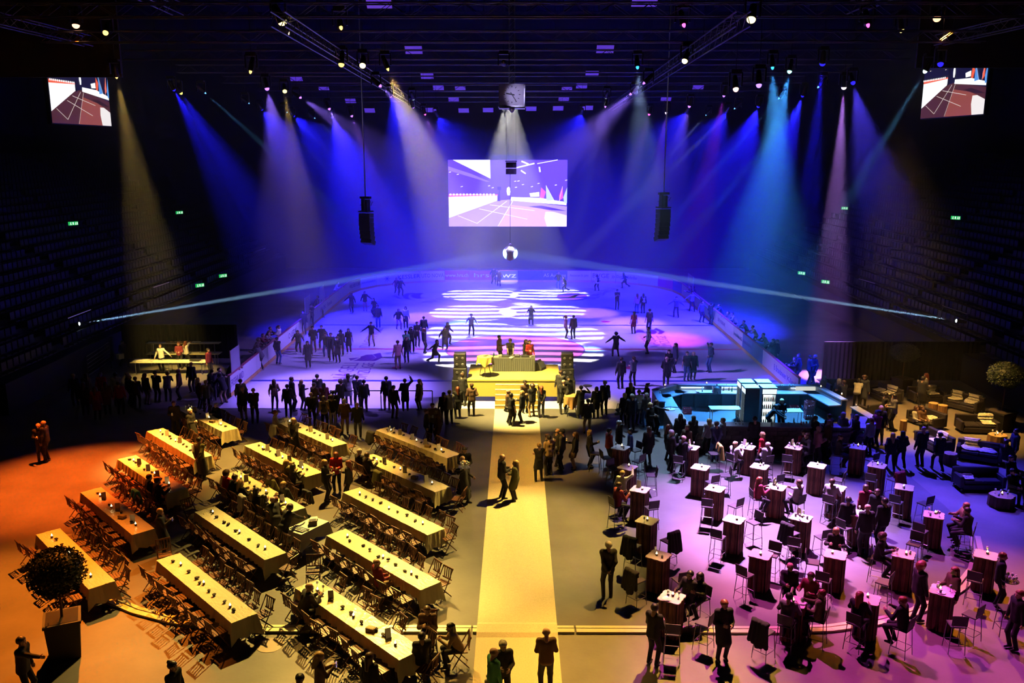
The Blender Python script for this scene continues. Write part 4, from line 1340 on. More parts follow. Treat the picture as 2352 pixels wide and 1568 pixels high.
for px, py in SPX:
    x, y = G(px, py, .78)
    i = min(range(len(BT)), key=lambda q: math.hypot(BT[q][0] - x, BT[q][1] - y))
    tx, ty = BT[i]
    d = math.hypot(tx - x, ty - y)
    if d < .62:
        x, y = tx + (x - tx) / d * .62, ty + (y - ty) / d * .62
    if any(math.hypot(x - s[0], y - s[1]) < .50 for s in STOOLS) or any(math.hypot(x - b_[0], y - b_[1]) < .60 for b_ in BT):
        continue
    rz = math.atan2(ty - y, tx - x) - math.pi / 2 + RND.uniform(-.2, .2)
    dx_, dy_ = x - tx, y - ty
    side = ('left of' if dx_ < 0 else 'right of') if abs(dx_) > abs(dy_) else ('in front of' if dy_ < 0 else 'behind')
    lab = 'black stool %s the %s' % (side, BTN[i].replace('bar table', 'table').replace(' in the ', ', '))
    cnt[lab] = cnt.get(lab, 0) + 1
    if cnt[lab] > 1:
        lab = lab.replace('black stool', 'second stool' if cnt[lab] == 2 else 'third stool')
    if st_root is None:
        st_root = thing('bar_stool', lab, 'stool', (x, y, .001), rz, 'black bar stools at the bar tables')
        for nm, me in SP:
            put(nm, me, st_root)
    else:
        clone(st_root, (x, y, .001), rz, lab)
    STOOLS.append((x, y, rz, i, lab))

# ------------------------------------------------------------------ the bar
lam = M('bar_laminate', (.34, .36, .44), .35)
lam_dark = M('bar_shelf_dark', (.06, .06, .065), .5)
bar = thing('bar', 'large polygon bar with stone front and grey laminate counters', 'bar', (11.5, 40.2, 0))
BO = Vector((11.5, 40.2))
P = [Vector(G(1497, 893, 1.15)), Vector(G(1546, 880, 1.15)), Vector(G(1880, 882, 1.15)), Vector(G(1947, 917, 1.15))]
PF = [Vector((7.75, 36.9)), Vector((15.35, 36.75)), Vector((16.1, 38.4))]
PL = Vector(G(1512, 922, 1.15))
def slab(poly, z0, z1, nm, mat):
    MB().prism([tuple(Vector(p) - BO) for p in poly], z0, z1).obj(nm, mat, bar)
def counter(a, b, inward, raised=True):
    d = (b - a).normalized()
    n = Vector((-d.y, d.x)) * inward
    slab([a - n * 0, b, b + n * .34, a + n * .34][::1 if inward > 0 else -1], 1.09, 1.15, 'ledge', lam)
    slab([a + n * .03, b + n * .03, b + n * .08, a + n * .08][::1 if inward > 0 else -1], .0, 1.085, 'front_panel', lam_dark)
    slab([a + n * .28, b + n * .28, b + n * .32, a + n * .32][::1 if inward > 0 else -1], .9, 1.085, 'ledge_wall', lam)
    slab([a + n * .30, b + n * .30, b + n * .95, a + n * .95][::1 if inward > 0 else -1], .84, .89, 'worktop', lam)
for a, b in ((P[0], P[1]), (P[1], P[2]), (P[2], P[3])):
    counter(a, b, -1)
counter(PL, P[0], -1)
# shelf uprights under the back worktop
d = (P[2] - P[1])
for k in range(11):
    q = P[1] + d * ((k + .5) / 11)
    MB().box((q.x - BO.x, q.y - BO.y - .60, .42), (.04, .55, .82)).obj('shelf_upright', lam_dark, bar)
slab([P[1] + Vector((.1, -.38)), P[2] + Vector((-.1, -.38)), P[2] + Vector((-.1, -.34)), P[1] + Vector((.1, -.34))], .0, .83, 'back_panel', lam_dark)
# lower left wing, front counter, right end
LW = [Vector(G(1523, 937, 1.0)), Vector(G(1548, 982, 1.0))]
slab([LW[0], LW[1], LW[1] + Vector((.75, 0)), LW[0] + Vector((.75, 0))], .97, 1.02, 'wing_top', lam)
slab([LW[0] + Vector((.05, 0)), LW[1] + Vector((.05, 0)), LW[1] + Vector((.10, 0)), LW[0] + Vector((.10, 0))], 0, .965, 'front_panel', lam_dark)
slab([LW[1] + Vector((0, -.02)), PF[1] + Vector((.15, 0)), PF[1] + Vector((.2, .62)), LW[1] + Vector((.1, .62))], 1.06, 1.11, 'counter_top', lam)
slab([LW[1] + Vector((.1, .32)), PF[1] + Vector((0, .32)), PF[1] + Vector((0, .38)), LW[1] + Vector((.1, .38))], 0, 1.055, 'front_panel', lam_dark)
slab([PF[1] + Vector((-.62, .64)), PF[1] + Vector((.2, .64)), PF[2], PF[2] + Vector((-.62, .1))], 1.06, 1.11, 'counter_top', lam)
slab([PF[1] + Vector((.1, .3)), PF[2] + Vector((-.1, .0)), PF[2] + Vector((-.16, .02)), PF[1] + Vector((.04, .3))], 0, 1.055, 'front_panel', M('bar_panel_blue', (.10, .14, .30), .4))
E0, E1 = Vector(G(1952, 934, 1.12)), Vector(G(2003, 962, 1.12))
slab([E0, E1 - Vector((.1, 0)), E1 + Vector((.35, .12)), E0 + Vector((.42, .12))], 1.08, 1.13, 'side_ledge', lam)
slab([E0 + Vector((.1, .02)), E1 + Vector((.05, .02)), E1 + Vector((.12, .05)), E0 + Vector((.17, .05))], 0, 1.075, 'front_panel', lam_dark)
# rough stone blocks of the front
stone = [M('stone_%d' % i, c, .9, noise=((5, 5, 5), .55, 6), bump=((14, 14, 14), .5, .04)) for i, c in enumerate(((.34, .29, .28), (.27, .24, .25), (.40, .34, .31)))]
x0, x1 = LW[1].x + .1, PF[1].x + .05
r = random.Random(5)
ybar = lambda x: LW[1].y + (PF[1].y - LW[1].y) * (x - LW[1].x) / (PF[1].x - LW[1].x)
for row in range(4):
    x = x0 - r.uniform(0, .2)
    zz = .01 + row * .215
    while x < x1 - .1:
        wd = min(r.uniform(.36, .62), x1 - x)
        xx = x + wd / 2
        yy = ybar(xx) + .20 + r.uniform(-.02, .02)
        m = MB().box((0, 0, 0), (wd - .015, .20, .20))
        m.v = [(a + r.uniform(-.008, .008), b_ + r.uniform(-.014, .014), c + r.uniform(-.006, .006)) for a, b_, c in m.v]
        m.obj('stone', stone[r.randrange(3)], bar, loc=(xx - BO.x, yy - BO.y, zz + .10))
        x += wd
MB().box(((x0 + x1) / 2 - BO.x, (ybar(x0) + ybar(x1)) / 2 - BO.y + .19, .965), (x1 - x0, .22, .17)).obj('stone_course', stone[0], bar)
# drinks fridges with lit fronts
fr_body, fr_grey, fr_lit = M('fridge_white', (.75, .76, .78), .35), M('fridge_side_grey', (.16, .17, .19), .4), glow('fridge_interior', (.75, .95, 1), 4)
fr_door = M('fridge_trim', (.55, .57, .6), .3)
bot_cols = [M('drink_brown', (.10, .03, .01), .3), M('drink_red', (.5, .03, .02), .3), M('drink_green', (.02, .16, .05), .3), M('drink_orange', (.7, .25, .02), .3)]
sb = [MB().lathe([(.03, 0), (.032, .14), (.012, .19), (.012, .23)], 7).mesh('bottle', m_, smooth=True) for m_ in bot_cols]
def fridge(px, py, rz, lab, bottles, ad=False):
    x, y = G(px, py, 2.0)
    t = thing('drinks_fridge', lab, 'fridge', (x, y, 0), rz)
    b = MB().box((-.33, 0, 1.0), (.03, .66, 1.96)).box((.33, 0, 1.0), (.03, .66, 1.96)).box((0, .32, 1.0), (.66, .03, 1.96)).box((0, 0, .10), (.66, .66, .18))
    b.obj('body', fr_grey if not ad else fr_grey, t)
    MB().box((0, -.01, 1.965), (.70, .68, .07)).obj('top_cap', fr_body, t)
    MB().box((0, -.33, 1.81), (.66, .03, .23)).obj('sign_panel', glow('fridge_sign', (.75, .9, 1), 1.2), t)
    MB().box((0, .29, .95), (.62, .015, 1.5)).obj('light_panel', fr_lit, t)
    for k in range(4):
        sh = MB().box((0, .02, .22 + k * .36), (.62, .5, .015)).obj('shelf', fr_door, t)
    dr = MB().box((-.31, -.335, .95), (.04, .025, 1.5)).box((.31, -.335, .95), (.04, .025, 1.5)).box((0, -.335, .2), (.58, .025, .04)).box((0, -.335, 1.68), (.58, .025, .04)).obj('door', fr_door, t)
    MB().tube((-.27, -.36, .8), (-.27, -.36, 1.2), .012, 5).obj('handle', alu, dr)
    if ad:
        MB().box((-.35, 0, 1.0), (.006, .60, 1.7)).obj('printed_side', bw, t)
        MB().prism([(-.22, .35), (.0, .55), (.2, .5), (.15, .75), (.2, 1.1), (.05, 1.35), (-.15, 1.2), (-.05, .9), (-.2, .7)], 0, .004).obj('print_red', M('print_red', (.6, .04, .05), .5), t).matrix_local = Matrix(((0, 0, 1, -.359), (1, 0, 0, 0), (0, 1, 0, .1), (0, 0, 0, 1)))
    if bottles:
        r = random.Random(3)
        ca, sa = math.cos(rz), math.sin(rz)
        for k in range(4):
            for j in range(6):
                lx, ly = -.24 + j * .096, -.12
                o = put('bottle', sb[(k * 2 + j // 2 + r.randrange(2)) % 4], None, (x + lx * ca - ly * sa, y + lx * sa + ly * ca, .2285 + k * .36))
                tag(o, 'small drink bottle on the %s shelf of the front right fridge' % ('lowest', 'second', 'third', 'top')[k], 'bottle', 'bottles on the %s fridge shelf' % ('lowest', 'second', 'third', 'top')[k])
fridge(1714, 874, math.radians(-90), 'tall lit fridge with a red and white printed side, rear left of four', False, True)
fridge(1725, 886, math.radians(-90), 'tall lit fridge with dark grey side, front left of four', False)
fridge(1752, 874, math.radians(0), 'tall lit fridge, rear right of four', False)
fridge(1764, 886, math.radians(0), 'tall lit fridge full of bottles facing the counter, front right of four', True)
# work tables, crates and things on the bar
wt_top = M('worktable_white', (.75, .80, .82), .35)
for px, py, wd, lab in ((1665, 936, 1.45, 'white folding work table inside the bar left of the fridges'), (1815, 942, 1.1, 'white folding work table inside the bar right of the fridges')):
    x, y = G(px, py, .85)
    t = thing('work_table', lab, 'table', (x, y, 0))
    MB().box((0, 0, .84), (wd, .6, .03)).obj('table_top', wt_top, t)
    for sx in (-1, 1):
        for sy in (-1, 1):
            MB().tube((sx * (wd / 2 - .08), sy * .24, 0), (sx * (wd / 2 - .08), sy * .24, .83), .014, 6).obj('leg', alu, t)
cr_cols = {'red': (.55, .04, .05), 'blue': (.04, .22, .42), 'olive': (.25, .24, .08), 'pink': (.55, .12, .16)}
def crate_parts(c):
    m = M('crate_' + c, cr_cols[c], .5)
    b = MB().box((0, 0, .02), (.40, .30, .03))
    for s in (-1, 1):
        b.box((0, s * .145, .06), (.40, .012, .08)).box((0, s * .145, .27), (.40, .012, .06)).box((s * .194, 0, .06), (.012, .30, .08)).box((s * .194, 0, .27), (.012, .30, .06))
        for k in (-.15, -.05, .05, .15):
            b.box((k, s * .145, .165), (.03, .012, .15))
        for k in (-.13, 0, .13):
            b.box((s * .194, k, .165), (.012, .03, .15))
    return b.mesh('bottle_crate', m)
crm = {c: crate_parts(c) for c in cr_cols}
for px, py, c, n_, lab in ((1578, 950, 'red', 1, 'single red bottle crate by the left shelves'), (1803, 925, 'red', 1, 'red crate on the floor beside the two bartenders'), (1829, 925, 'blue', 1, 'blue crate on the floor by the back shelves'),
                           (1844, 930, 'olive', 1, 'olive crate standing on the floor by the back shelves'), (1858, 944, 'pink', 3, 'pink red crate in the tall stack inside the bar')):
    x, y = G(px, py, 0 if n_ == 1 else .4)
    y = min(y, P[1].y - 1.15)
    for k in range(n_):
        lb = lab if n_ == 1 else lab.replace('crate in', 'crate, %s in' % ('lowest', 'middle one', 'topmost')[k])
        tag(put('bottle_crate', crm[c], None, (x, y, .302 * k + .001), .1 * k), lb, 'crate', 'crates inside the bar')
    if c == 'olive':
        tag(put('bottle_crate', crm['red'], None, (x, y, .302), .05), 'red crate stacked on the olive crate', 'crate', 'crates inside the bar')
def on_bar(nm, me, px, py, z, lab, cat, group=None, rz=0):
    x, y = G(px, py, z)
    return tag(put(nm, me, None, (x, y, z), rz), lab, cat, group)
steel_m = M('brushed_steel', (.6, .62, .65), .25, 1)
mach = thing('coffee_machine', 'shiny steel barrel machine on the back worktop', 'machine', (*G(1646, 903, .89), .891))
MB().lathe([(.20, 0), (.23, .03), (.23, .32), (.20, .36), (.05, .40)], 18).obj('barrel', steel_m, mach, smooth=False)
MB().lathe([(.03, 0), (.04, .08), (.015, .1)], 10, (0, 0, .40)).obj('lid_knob', steel_black, mach)
MB().tube((0, -.23, .10), (0, -.32, .10), .02, 6).tube((0, -.32, .12), (0, -.32, .04), .015, 6).obj('tap', steel_m, mach)
rack = thing('glass_rack', 'clear rack of upright glasses on the back worktop', 'rack', (*G(1622, 902, .89), .891))
MB().box((0, 0, .02), (.55, .35, .04)).obj('tray', wt_top, rack)
for k in range(10):
    put('glass', MB().lathe([(.03, 0), (.035, .28), (.03, .28), (.026, .01)], 7).mesh('glass', gl_clear, smooth=True) if k == 0 else gk, rack, (-.22 + (k % 5) * .11, -.08 + (k // 5) * .16, .04))
    gk = rack.children[-1].data
for k, (px, py) in enumerate(((1662, 897), (1668, 895), (1674, 897), (1681, 899), (1788, 893), (1792, 896))):
    on_bar('bottle', bottle_me if k % 2 else sb[0], px, py, .891, 'dark bottle on the back worktop %s the fridges' % ('left of' if k < 4 else 'right of'), 'bottle', 'bottles on the back worktop')
cup_me = MB().lathe([(.03, 0), (.04, .10), (.036, .10), (.028, .01)], 8).mesh('cup', M('cup_white', (.85, .88, .88), .35), smooth=True)
for k, (px, py) in enumerate(((1811, 974), (1824, 973), (1845, 973), (1852, 972), (1733, 975), (1742, 974), (1699, 974), (1706, 975), (1690, 974), (1860, 973), (1772, 974), (1795, 975))):
    on_bar('drinking_cup', cup_me, px, py, 1.111, 'white cup standing on the long front counter of the bar', 'cup', 'cups on the front counter')
for k, (px, py) in enumerate(((1840, 976), (1823, 970), (1698, 973))):
    on_bar('bottle', sb[2 if k else 1], px, py, 1.111, 'bottle on the front counter of the bar, %s' % ('next to the straw stand', 'among cups right of the fridges', 'left of the fridges')[k], 'bottle')
lan = thing('table_lamp', 'white cloth umbrella dish on the left wing of the bar', 'dish', (*G(1540, 940, 1.02), 1.021))
MB().lathe([(.001, .01), (.22, .0), (.24, .03), (.22, .02), (.03, .015), (.012, .02), (.012, .16), (.02, .17)], 18).obj('dish', M('china', (.8, .78, .75), .2), lan)
lan.name = 'serving_dish'
on_bar('tip_cup', cup_me, 1516, 903, 1.151, 'white cup on the left corner ledge of the bar', 'cup')
for k, (px, py) in enumerate(((1527, 887), (1623, 882), (1885, 890), (1933, 907))):
    x, y = G(px, py, 1.15)
    candle((x, y - .02, 1.151), 'lit tea light on the outer ledge of the bar, %s from the left' % ORD[k], 'tea lights on the bar ledge')
for k, (px, py) in enumerate(((1797, 887), (1813, 886), (1821, 887))):
    on_bar('drinking_glass', tum_me, px, py, 1.151 if k < 3 else 1.131, ('empty glass on the outer ledge behind the fridges' if k < 3 else 'full glass on the side ledge of the bar'), 'glass', 'glasses on the bar ledge' if k < 3 else None)
tag(put('lit_panel', MB().box((0, 0, .12), (1.05, .02, .2)).mesh('lit_panel', glow('panel_cream', (.9, .92, .8), .7)), None, (*((P[2] + P[3]) / 2 * .0 + Vector(G(1875, 893, 1.0))), .90), -.55), 'pale lit panel on the right back corner of the bar', 'panel')
pan = bpy.data.objects['lit_panel']
dd = (P[3] - P[2]).normalized()
q = P[2] + dd * .05 + Vector((-dd.y, dd.x)) * -.345
pan.location = (q.x + dd.x * .55 * 0 - .62, q.y + .0, .9)
pan.location = (P[2].x - .75, P[2].y - .36, .89)
pan.rotation_euler = (0, 0, 0)
tag(put('drinking_glass', tum_me, None, (E0.x + .3, E0.y + .03, 1.131)), 'full glass on the side ledge of the bar', 'glass')
# strip lights added under the back ledge to brighten the bar
for a, b in ((P[1], P[2]),):
    for k in range(4):
        q = a + (b - a) * ((k + .5) / 4)
        t = thing('added_strip_light', 'added white strip light under the back ledge of the bar', 'light', (q.x, q.y - .36, 1.03), 0, 'added strip lights of the bar')
        MB().box((0, 0, .03), (1.2, .05, .025)).obj('housing', fr_body, t)
        MB().box((0, -.005, .008), (1.15, .03, .018)).obj('tube', glow('added_strip_tube', (.75, .95, 1), 9), t)

# ------------------------------------------------------------------ lounge
lea = M('sofa_leather', (.022, .02, .026), .42)
fur = M('fur_white', (.72, .70, .62), .95, noise=((18, 18, 18), .7, 4), bump=((30, 30, 30), .8, .05))
def sofa(px, py, face, lab, wd=1.75):
    x, y = G(px, py, .4)
    rz = rad(face)
    t = thing('sofa', lab, 'sofa', (x, y, .0), rz)
    MB().box((0, 0, .17), (wd - .3, .80, .22)).obj('base', lea, t, bevel=.02)
    n = 2 if wd > 1.3 else 1
    for k in range(n):
        sw_ = (wd - .34) / n
        MB().box((-(wd - .34) / 2 + sw_ * (k + .5), .06, .35), (sw_ - .02, .64, .14)).obj('seat_cushion', lea, t, bevel=.03)
    MB().box((0, -.33, .44), (wd, .17, .62)).obj('backrest', lea, t, bevel=.03)
    for s in (-1, 1):
        MB().box((s * (wd / 2 - .075), .08, .36), (.15, .66, .46)).obj('armrest', lea, t, bevel=.03)
        for sy in (-.33, .33):
            MB().box((s * (wd / 2 - .1), sy, .03), (.05, .05, .06)).obj('foot', alu, t)
    return t
def fur_throw(s, k, lab, u=0.0, seed=0):
    """a sheepskin over the backrest and seat of a sofa (local u along it)"""
    r = random.Random(seed)
    prof = [(-.435, .40), (-.43, .62), (-.40, .765), (-.33, .785), (-.25, .77), (-.225, .62), (-.20, .50), (-.08, .455), (.12, .445), (.30, .44)][k:]
    m = MB()
    rows = []
    n = 9
    for i, (y, z) in enumerate(prof):
        w_ = .30 * (1 + .22 * math.sin(i * 1.3 + seed)) * (.75 if i in (0, len(prof) - 1) else 1)
        rows.append([(u + w_ * (-1 + 2 * j / n) + r.uniform(-.015, .015), y + r.uniform(-.006, .006), z + .004 + r.uniform(0, .022)) for j in range(n + 1)])
    for a, b in zip(rows[:-1], rows[1:]):
        m.strip(a, b)
    me = m.mesh('fur_throw', fur, smooth=True)
    ca, sa = math.cos(s.rotation_euler.z), math.sin(s.rotation_euler.z)
    o = put('fur_throw', me, None, tuple(s.location), s.rotation_euler.z)
    tag(o, lab, 'fur')
    md = o.modifiers.new('thick', 'SOLIDIFY'); md.thickness = .02; md.offset = 1
LAB = 'black leather sofa '
S = [sofa(1938, 888, 180, LAB + 'behind the round group at the far corner of the bar'), sofa(2034, 902, 110, LAB + 'with one white fur near the far black curtain'), sofa(2015, 938, 20, LAB + 'turned away, right behind the side ledge of the bar'),
     sofa(2128, 905, 185, LAB + 'at the back of the lounge, half hidden by a standing person'), sofa(2214, 922, 125, LAB + 'with two furs before the potted trees'), sofa(2244, 972, 175, LAB + 'facing the crowd with a fur, beside the square planter'),
     sofa(2128, 958, 110, LAB + 'on which a long-haired person sits'), sofa(2146, 1010, 100, LAB + 'right behind two men standing in blue light'), sofa(2250, 1035, 150, LAB + 'with two big furs at the right edge'), sofa(2248, 1098, 178, LAB + 'nearest to the front, with fur on its left arm')]
for i, k, u, lab in ((1, 2, -.2, 'white fur over the back of the sofa near the far curtain'), (1, 6, .45, 'white fur lying on the seat of the sofa near the far curtain'), (3, 1, -.3, 'white fur over the sofa behind the standing person'),
                     (4, 1, -.35, 'white fur over the back of the sofa before the potted trees'), (4, 2, .5, 'second white fur over the armrest end before the potted trees'), (5, 2, -.45, 'white fur over the sofa beside the square planter'),
                     (6, 6, -.3, 'white fur on the seat beside the long-haired person'), (7, 2, -.2, 'white fur on the sofa behind the two men'), (8, 1, .35, 'large white fur over the back of the sofa at the right edge'), (8, 6, -.3, 'white fur on the seat of the sofa at the right edge'),
                     (9, 6, .5, 'white fur crumpled on the nearest lounge sofa')):
    fur_throw(S[i], k, lab, u, i * 3 + k)
log_top, log_bark = M('log_cut', (.55, .36, .18), .7, noise=((9, 9, 9), .7, 3)), M('log_bark', (.22, .12, .06), .85, noise=((9, 9, 2), .45, 5))
r = random.Random(11)
for px, py, rr, h, lab in ((2144, 935, .24, .45, 'log stool in the lounge, left of the pair'), (2165, 940, .24, .45, 'log stool in the lounge, right of the pair'), (2290, 1008, .38, .42, 'wide log table by the planter'),
                           (2181, 1052, .28, .45, 'log stool standing alone in blue light'), (2300, 1148, .42, .42, 'wide log table nearest to the front'), (2075, 977, .16, .5, 'thin log stool between two men and a sofa')):
    x, y = G(px, py, h / 2)
    t = thing('log_stool', lab, 'stool', (x, y, .0))
    n = 18
    rad_ = [rr * (1 + r.uniform(-.09, .09)) for _ in range(n)]
    A = [(rad_[i] * 1.03 * math.cos(2 * math.pi * i / n), rad_[i] * 1.03 * math.sin(2 * math.pi * i / n), 0) for i in range(n)]
    Bq = [(rad_[i] * math.cos(2 * math.pi * i / n), rad_[i] * math.sin(2 * math.pi * i / n), h) for i in range(n)]
    MB().strip(A, Bq, closed=True).add(A, [tuple(range(n - 1, -1, -1))]).obj('bark', log_bark, t)
    MB().add([(p[0] * .99, p[1] * .99, h + .001) for p in Bq], [tuple(range(n))]).obj('cut_top', log_top, t)
    if rr > .3:
        for k in range(5):
            a = k * 1.25
            o = put('drinking_glass', tum_me if k % 2 else wgm_, None, (x + rr * .55 * math.cos(a), y + rr * .55 * math.sin(a), h + .002))
            tag(o, 'glass on the ' + lab, 'glass', 'glasses on the ' + lab)
        candle((x, y, h + .002), 'lit tea light on the ' + lab, None)

# potted trees with ball crowns
leaf_mats = [M('leaf_dark', (.014, .028, .010), .6), M('leaf_mid', (.03, .05, .015), .55)]
def crown(rx, rz_, n, seed):
    r = random.Random(seed)
    m = MB()
    for k in range(n):
        z = r.uniform(-1, 1)
        a = r.uniform(0, 6.283)
        s = math.sqrt(1 - z * z)
        q = r.uniform(.78, 1.03) ** 1
        p = Vector((rx * s * math.cos(a) * q, rx * s * math.sin(a) * q, rz_ * z * q))
        d = Vector((r.uniform(-1, 1), r.uniform(-1, 1), r.uniform(-.6, 1))).normalized()
        e = d.orthogonal().normalized() * .022
        L = d * r.uniform(.06, .10)
        m.add([p, p + L * .5 + e, p + L, p + L * .5 - e], [(0, 1, 2, 3)], r.randrange(2))
    m.lathe([(.01, -rz_ * .8)] + [(rx * .82 * math.cos(rad(b_)), rz_ * .82 * math.sin(rad(b_))) for b_ in range(-75, 76, 15)] + [(.01, rz_ * .8)], 14, mi=0)
    return m
pot_m = M('planter_black', (.007, .007, .008), .6)
def ball_tree(lab, x, y, pot_h, pw, zc, rx, rz_, n, seed):
    t = thing('potted_tree', lab, 'tree', (x, y, .0), .45)
    MB().box((0, 0, pot_h / 2), (pw * .84, pw * .84, pot_h), top=1.16).obj('planter', pot_m, t)
    MB().box((0, 0, pot_h + .02), (pw * 1.05, pw * 1.05, .07)).obj('planter_rim', pot_m, t)
    MB().box((0, 0, pot_h + .057), (pw * .9, pw * .9, .01)).obj('soil', M('soil', (.03, .02, .012), .95), t)
    MB().tube((0, 0, pot_h + .05), (.02, 0, zc - rz_ * .6), .035, 8, r1=.03).obj('trunk', M('tree_bark', (.10, .06, .035), .9), t)
    c = crown(rx, rz_, n, seed).obj('foliage', leaf_mats, t, loc=(0, 0, zc))
    c['kind'] = 'stuff'
x, y = G(152, 1500, 0)
ball_tree('ball-shaped potted tree standing before the nearest outer table', x, y, 1.0, .85, 2.32, .68, .62, 3600, 1)
x, y = G(2070, 898, 0)
ball_tree('ball-shaped potted tree in front of the black curtain', x, y, .7, .8, 2.15, .76, .50, 3000, 2)
x, y = G(2296, 985, 0)
ball_tree('ball-shaped potted tree at the right edge of the lounge', x, y, .85, .95, 2.62, .80, .62, 3000, 3)

# ------------------------------------------------------------------ buffet at the left and the black curtains
buf_top = M('buffet_top', (.72, .66, .48), .5)
def buffet(px0, px1, py, z, depth, lab, nm='buffet_table'):
    a, b = Vector(G(px0, py, z)), Vector(G(px1, py, z))
    L = (b - a).length
    t = thing(nm, lab, 'table', ((a.x + b.x) / 2, (a.y + b.y) / 2 + depth / 2, 0), math.atan2(b.y - a.y, b.x - a.x))
    MB().box((0, 0, z - .02), (L, depth, .04)).obj('table_top', buf_top, t)
    for sx in (-.44, 0, .44):
        for sy in (-.36, .36):
            MB().tube((sx * L, sy * depth, 0), (sx * L, sy * depth, z - .04), .02, 6).obj('leg', alu, t)
    return t, L
bt1, L1 = buffet(298, 471, 832, .75, .75, 'long pale buffet table in front of the three servers')
bt2, L2 = buffet(334, 502, 813, .75, .70, 'long pale buffet table behind the servers, with a raised shelf')
MB().box((0, .05, 1.36), (L2, .5, .035)).obj('upper_shelf', buf_top, bt2)
for sx in (-.42, .42):
    MB().tube((sx * L2, .05, .75), (sx * L2, .05, 1.34), .03, 8).obj('shelf_post', alu, bt2)
loaf = M('bread_crust', (.55, .30, .10), .6)
bun_me = MB().lathe([(.001, 0), (.06, .005), (.075, .04), (.05, .075), (.001, .085)], 8).mesh('bread_roll', loaf, smooth=True)
r = random.Random(4)
for k in range(26):
    u = -.55 * L2 / 2 * 0 - .35 * L2 + .02 + k * .062
    tag(put('bread_roll', bun_me, None, (bt2.location.x - L2 * .22 + k * .058, bt2.location.y + .05 + r.uniform(-.12, .12), 1.379 + (0 if k % 2 else .001)), r.uniform(0, 6)), 'bread roll in the long row on the buffet shelf', 'bread', 'bread rolls on the buffet shelf')
for k in range(8):
    o = put('bowl', MB().lathe([(.03, 0), (.07, .05), (.075, .06), (.06, .05), (.02, .01)], 10).mesh('bowl', M('china', (.8, .78, .75), .2)) if k == 0 else bowl_me, None, (bt2.location.x + L2 * .13 + (k % 4) * .13, bt2.location.y - .05 + (k // 4) * .18, 1.379))
    bowl_me = o.data
    tag(o, 'small white bowl on the buffet shelf', 'bowl', 'bowls on the buffet shelf')
for k in range(6):
    tag(put('plate', plate_me, None, (bt1.location.x - L1 * .38 + k * L1 * .14, bt1.location.y + r.uniform(-.15, .15), .752)), 'plate on the front buffet table', 'plate', 'plates on the front buffet table')
tag(put('roasting_pan', MB().box((0, 0, .04), (.55, .32, .07), top=1.06).mesh('roasting_pan', eq_m), None, (bt1.location.x + L1 * .34, bt1.location.y, .752)), 'dark roasting pan at the right end of the front buffet table', 'pan')
tag(put('serving_cloth', MB().box((0, 0, .02), (.7, .4, .035), rz=.1).box((.1, .02, .05), (.4, .25, .03), rz=-.2).mesh('serving_cloth', white_cloth), None, (bt1.location.x - L1 * .36, bt1.location.y + .05, .775)), 'folded white cloth on the left end of the front buffet table', 'cloth')
bpy.data.objects['serving_cloth'].location.z = .752
for k in range(7):
    tag(put('jar', cup_me, None, (bt2.location.x - L2 * .42 + k * L2 * .13, bt2.location.y - .1, .752)), 'pale jar on the lower buffet table behind the servers', 'jar', 'jars on the lower buffet table')
curtain_m = M('molton_curtain', (.004, .004, .004), 1, spec=.1)
def curtain(px0, px1, py, h, lab):
    a, b = Vector(G(px0, py)), Vector(G(px1, py))
    d = b - a
    n = max(20, int(d.length / .12))
    t = thing('partition_curtain', lab, 'curtain', (a.x, a.y, 0), math.atan2(d.y, d.x))
    L = d.length
    A = [(L * i / n, .035 * (-1) ** i, .02) for i in range(n + 1)]
    Bq = [(L * i / n, .03 * (-1) ** i, h) for i in range(n + 1)]
    o = MB().strip(A, Bq).obj('fabric', curtain_m, t)
    MB().tube((0, .06, h), (L, .06, h), .025, 6).obj('top_pipe', steel_black, t)
    for f in (.0, .5, 1.0):
        MB().tube((L * f, .07, 0), (L * f, .07, h), .025, 6).box((L * f, .15, .01), (.4, .4, .02)).obj('post', steel_black, t)
curtain(284, 547, 823, 2.15, 'black partition curtain behind the buffet')
curtain(1888, 2330, 874, 2.25, 'black partition curtain behind the lounge')
rl = thing('railing', 'dark railing with six bars left of the buffet', 'railing', (*G(204, 872), 0))
x0, y0 = rl.location.x, rl.location.y
x1, y1 = G(256, 845)
for k in range(6):
    MB().tube((0, 0, .25 + k * .22), (x1 - x0, y1 - y0, .25 + k * .22 + .25), .016, 5).obj('bar', M('rail_metal', (.35, .33, .3), .4, .7), rl)
for f in (0, .5, 1):
    MB().tube(((x1 - x0) * f, (y1 - y0) * f, 0), ((x1 - x0) * f, (y1 - y0) * f, 1.4 + .25 * f), .022, 6).obj('post', steel_black, rl)

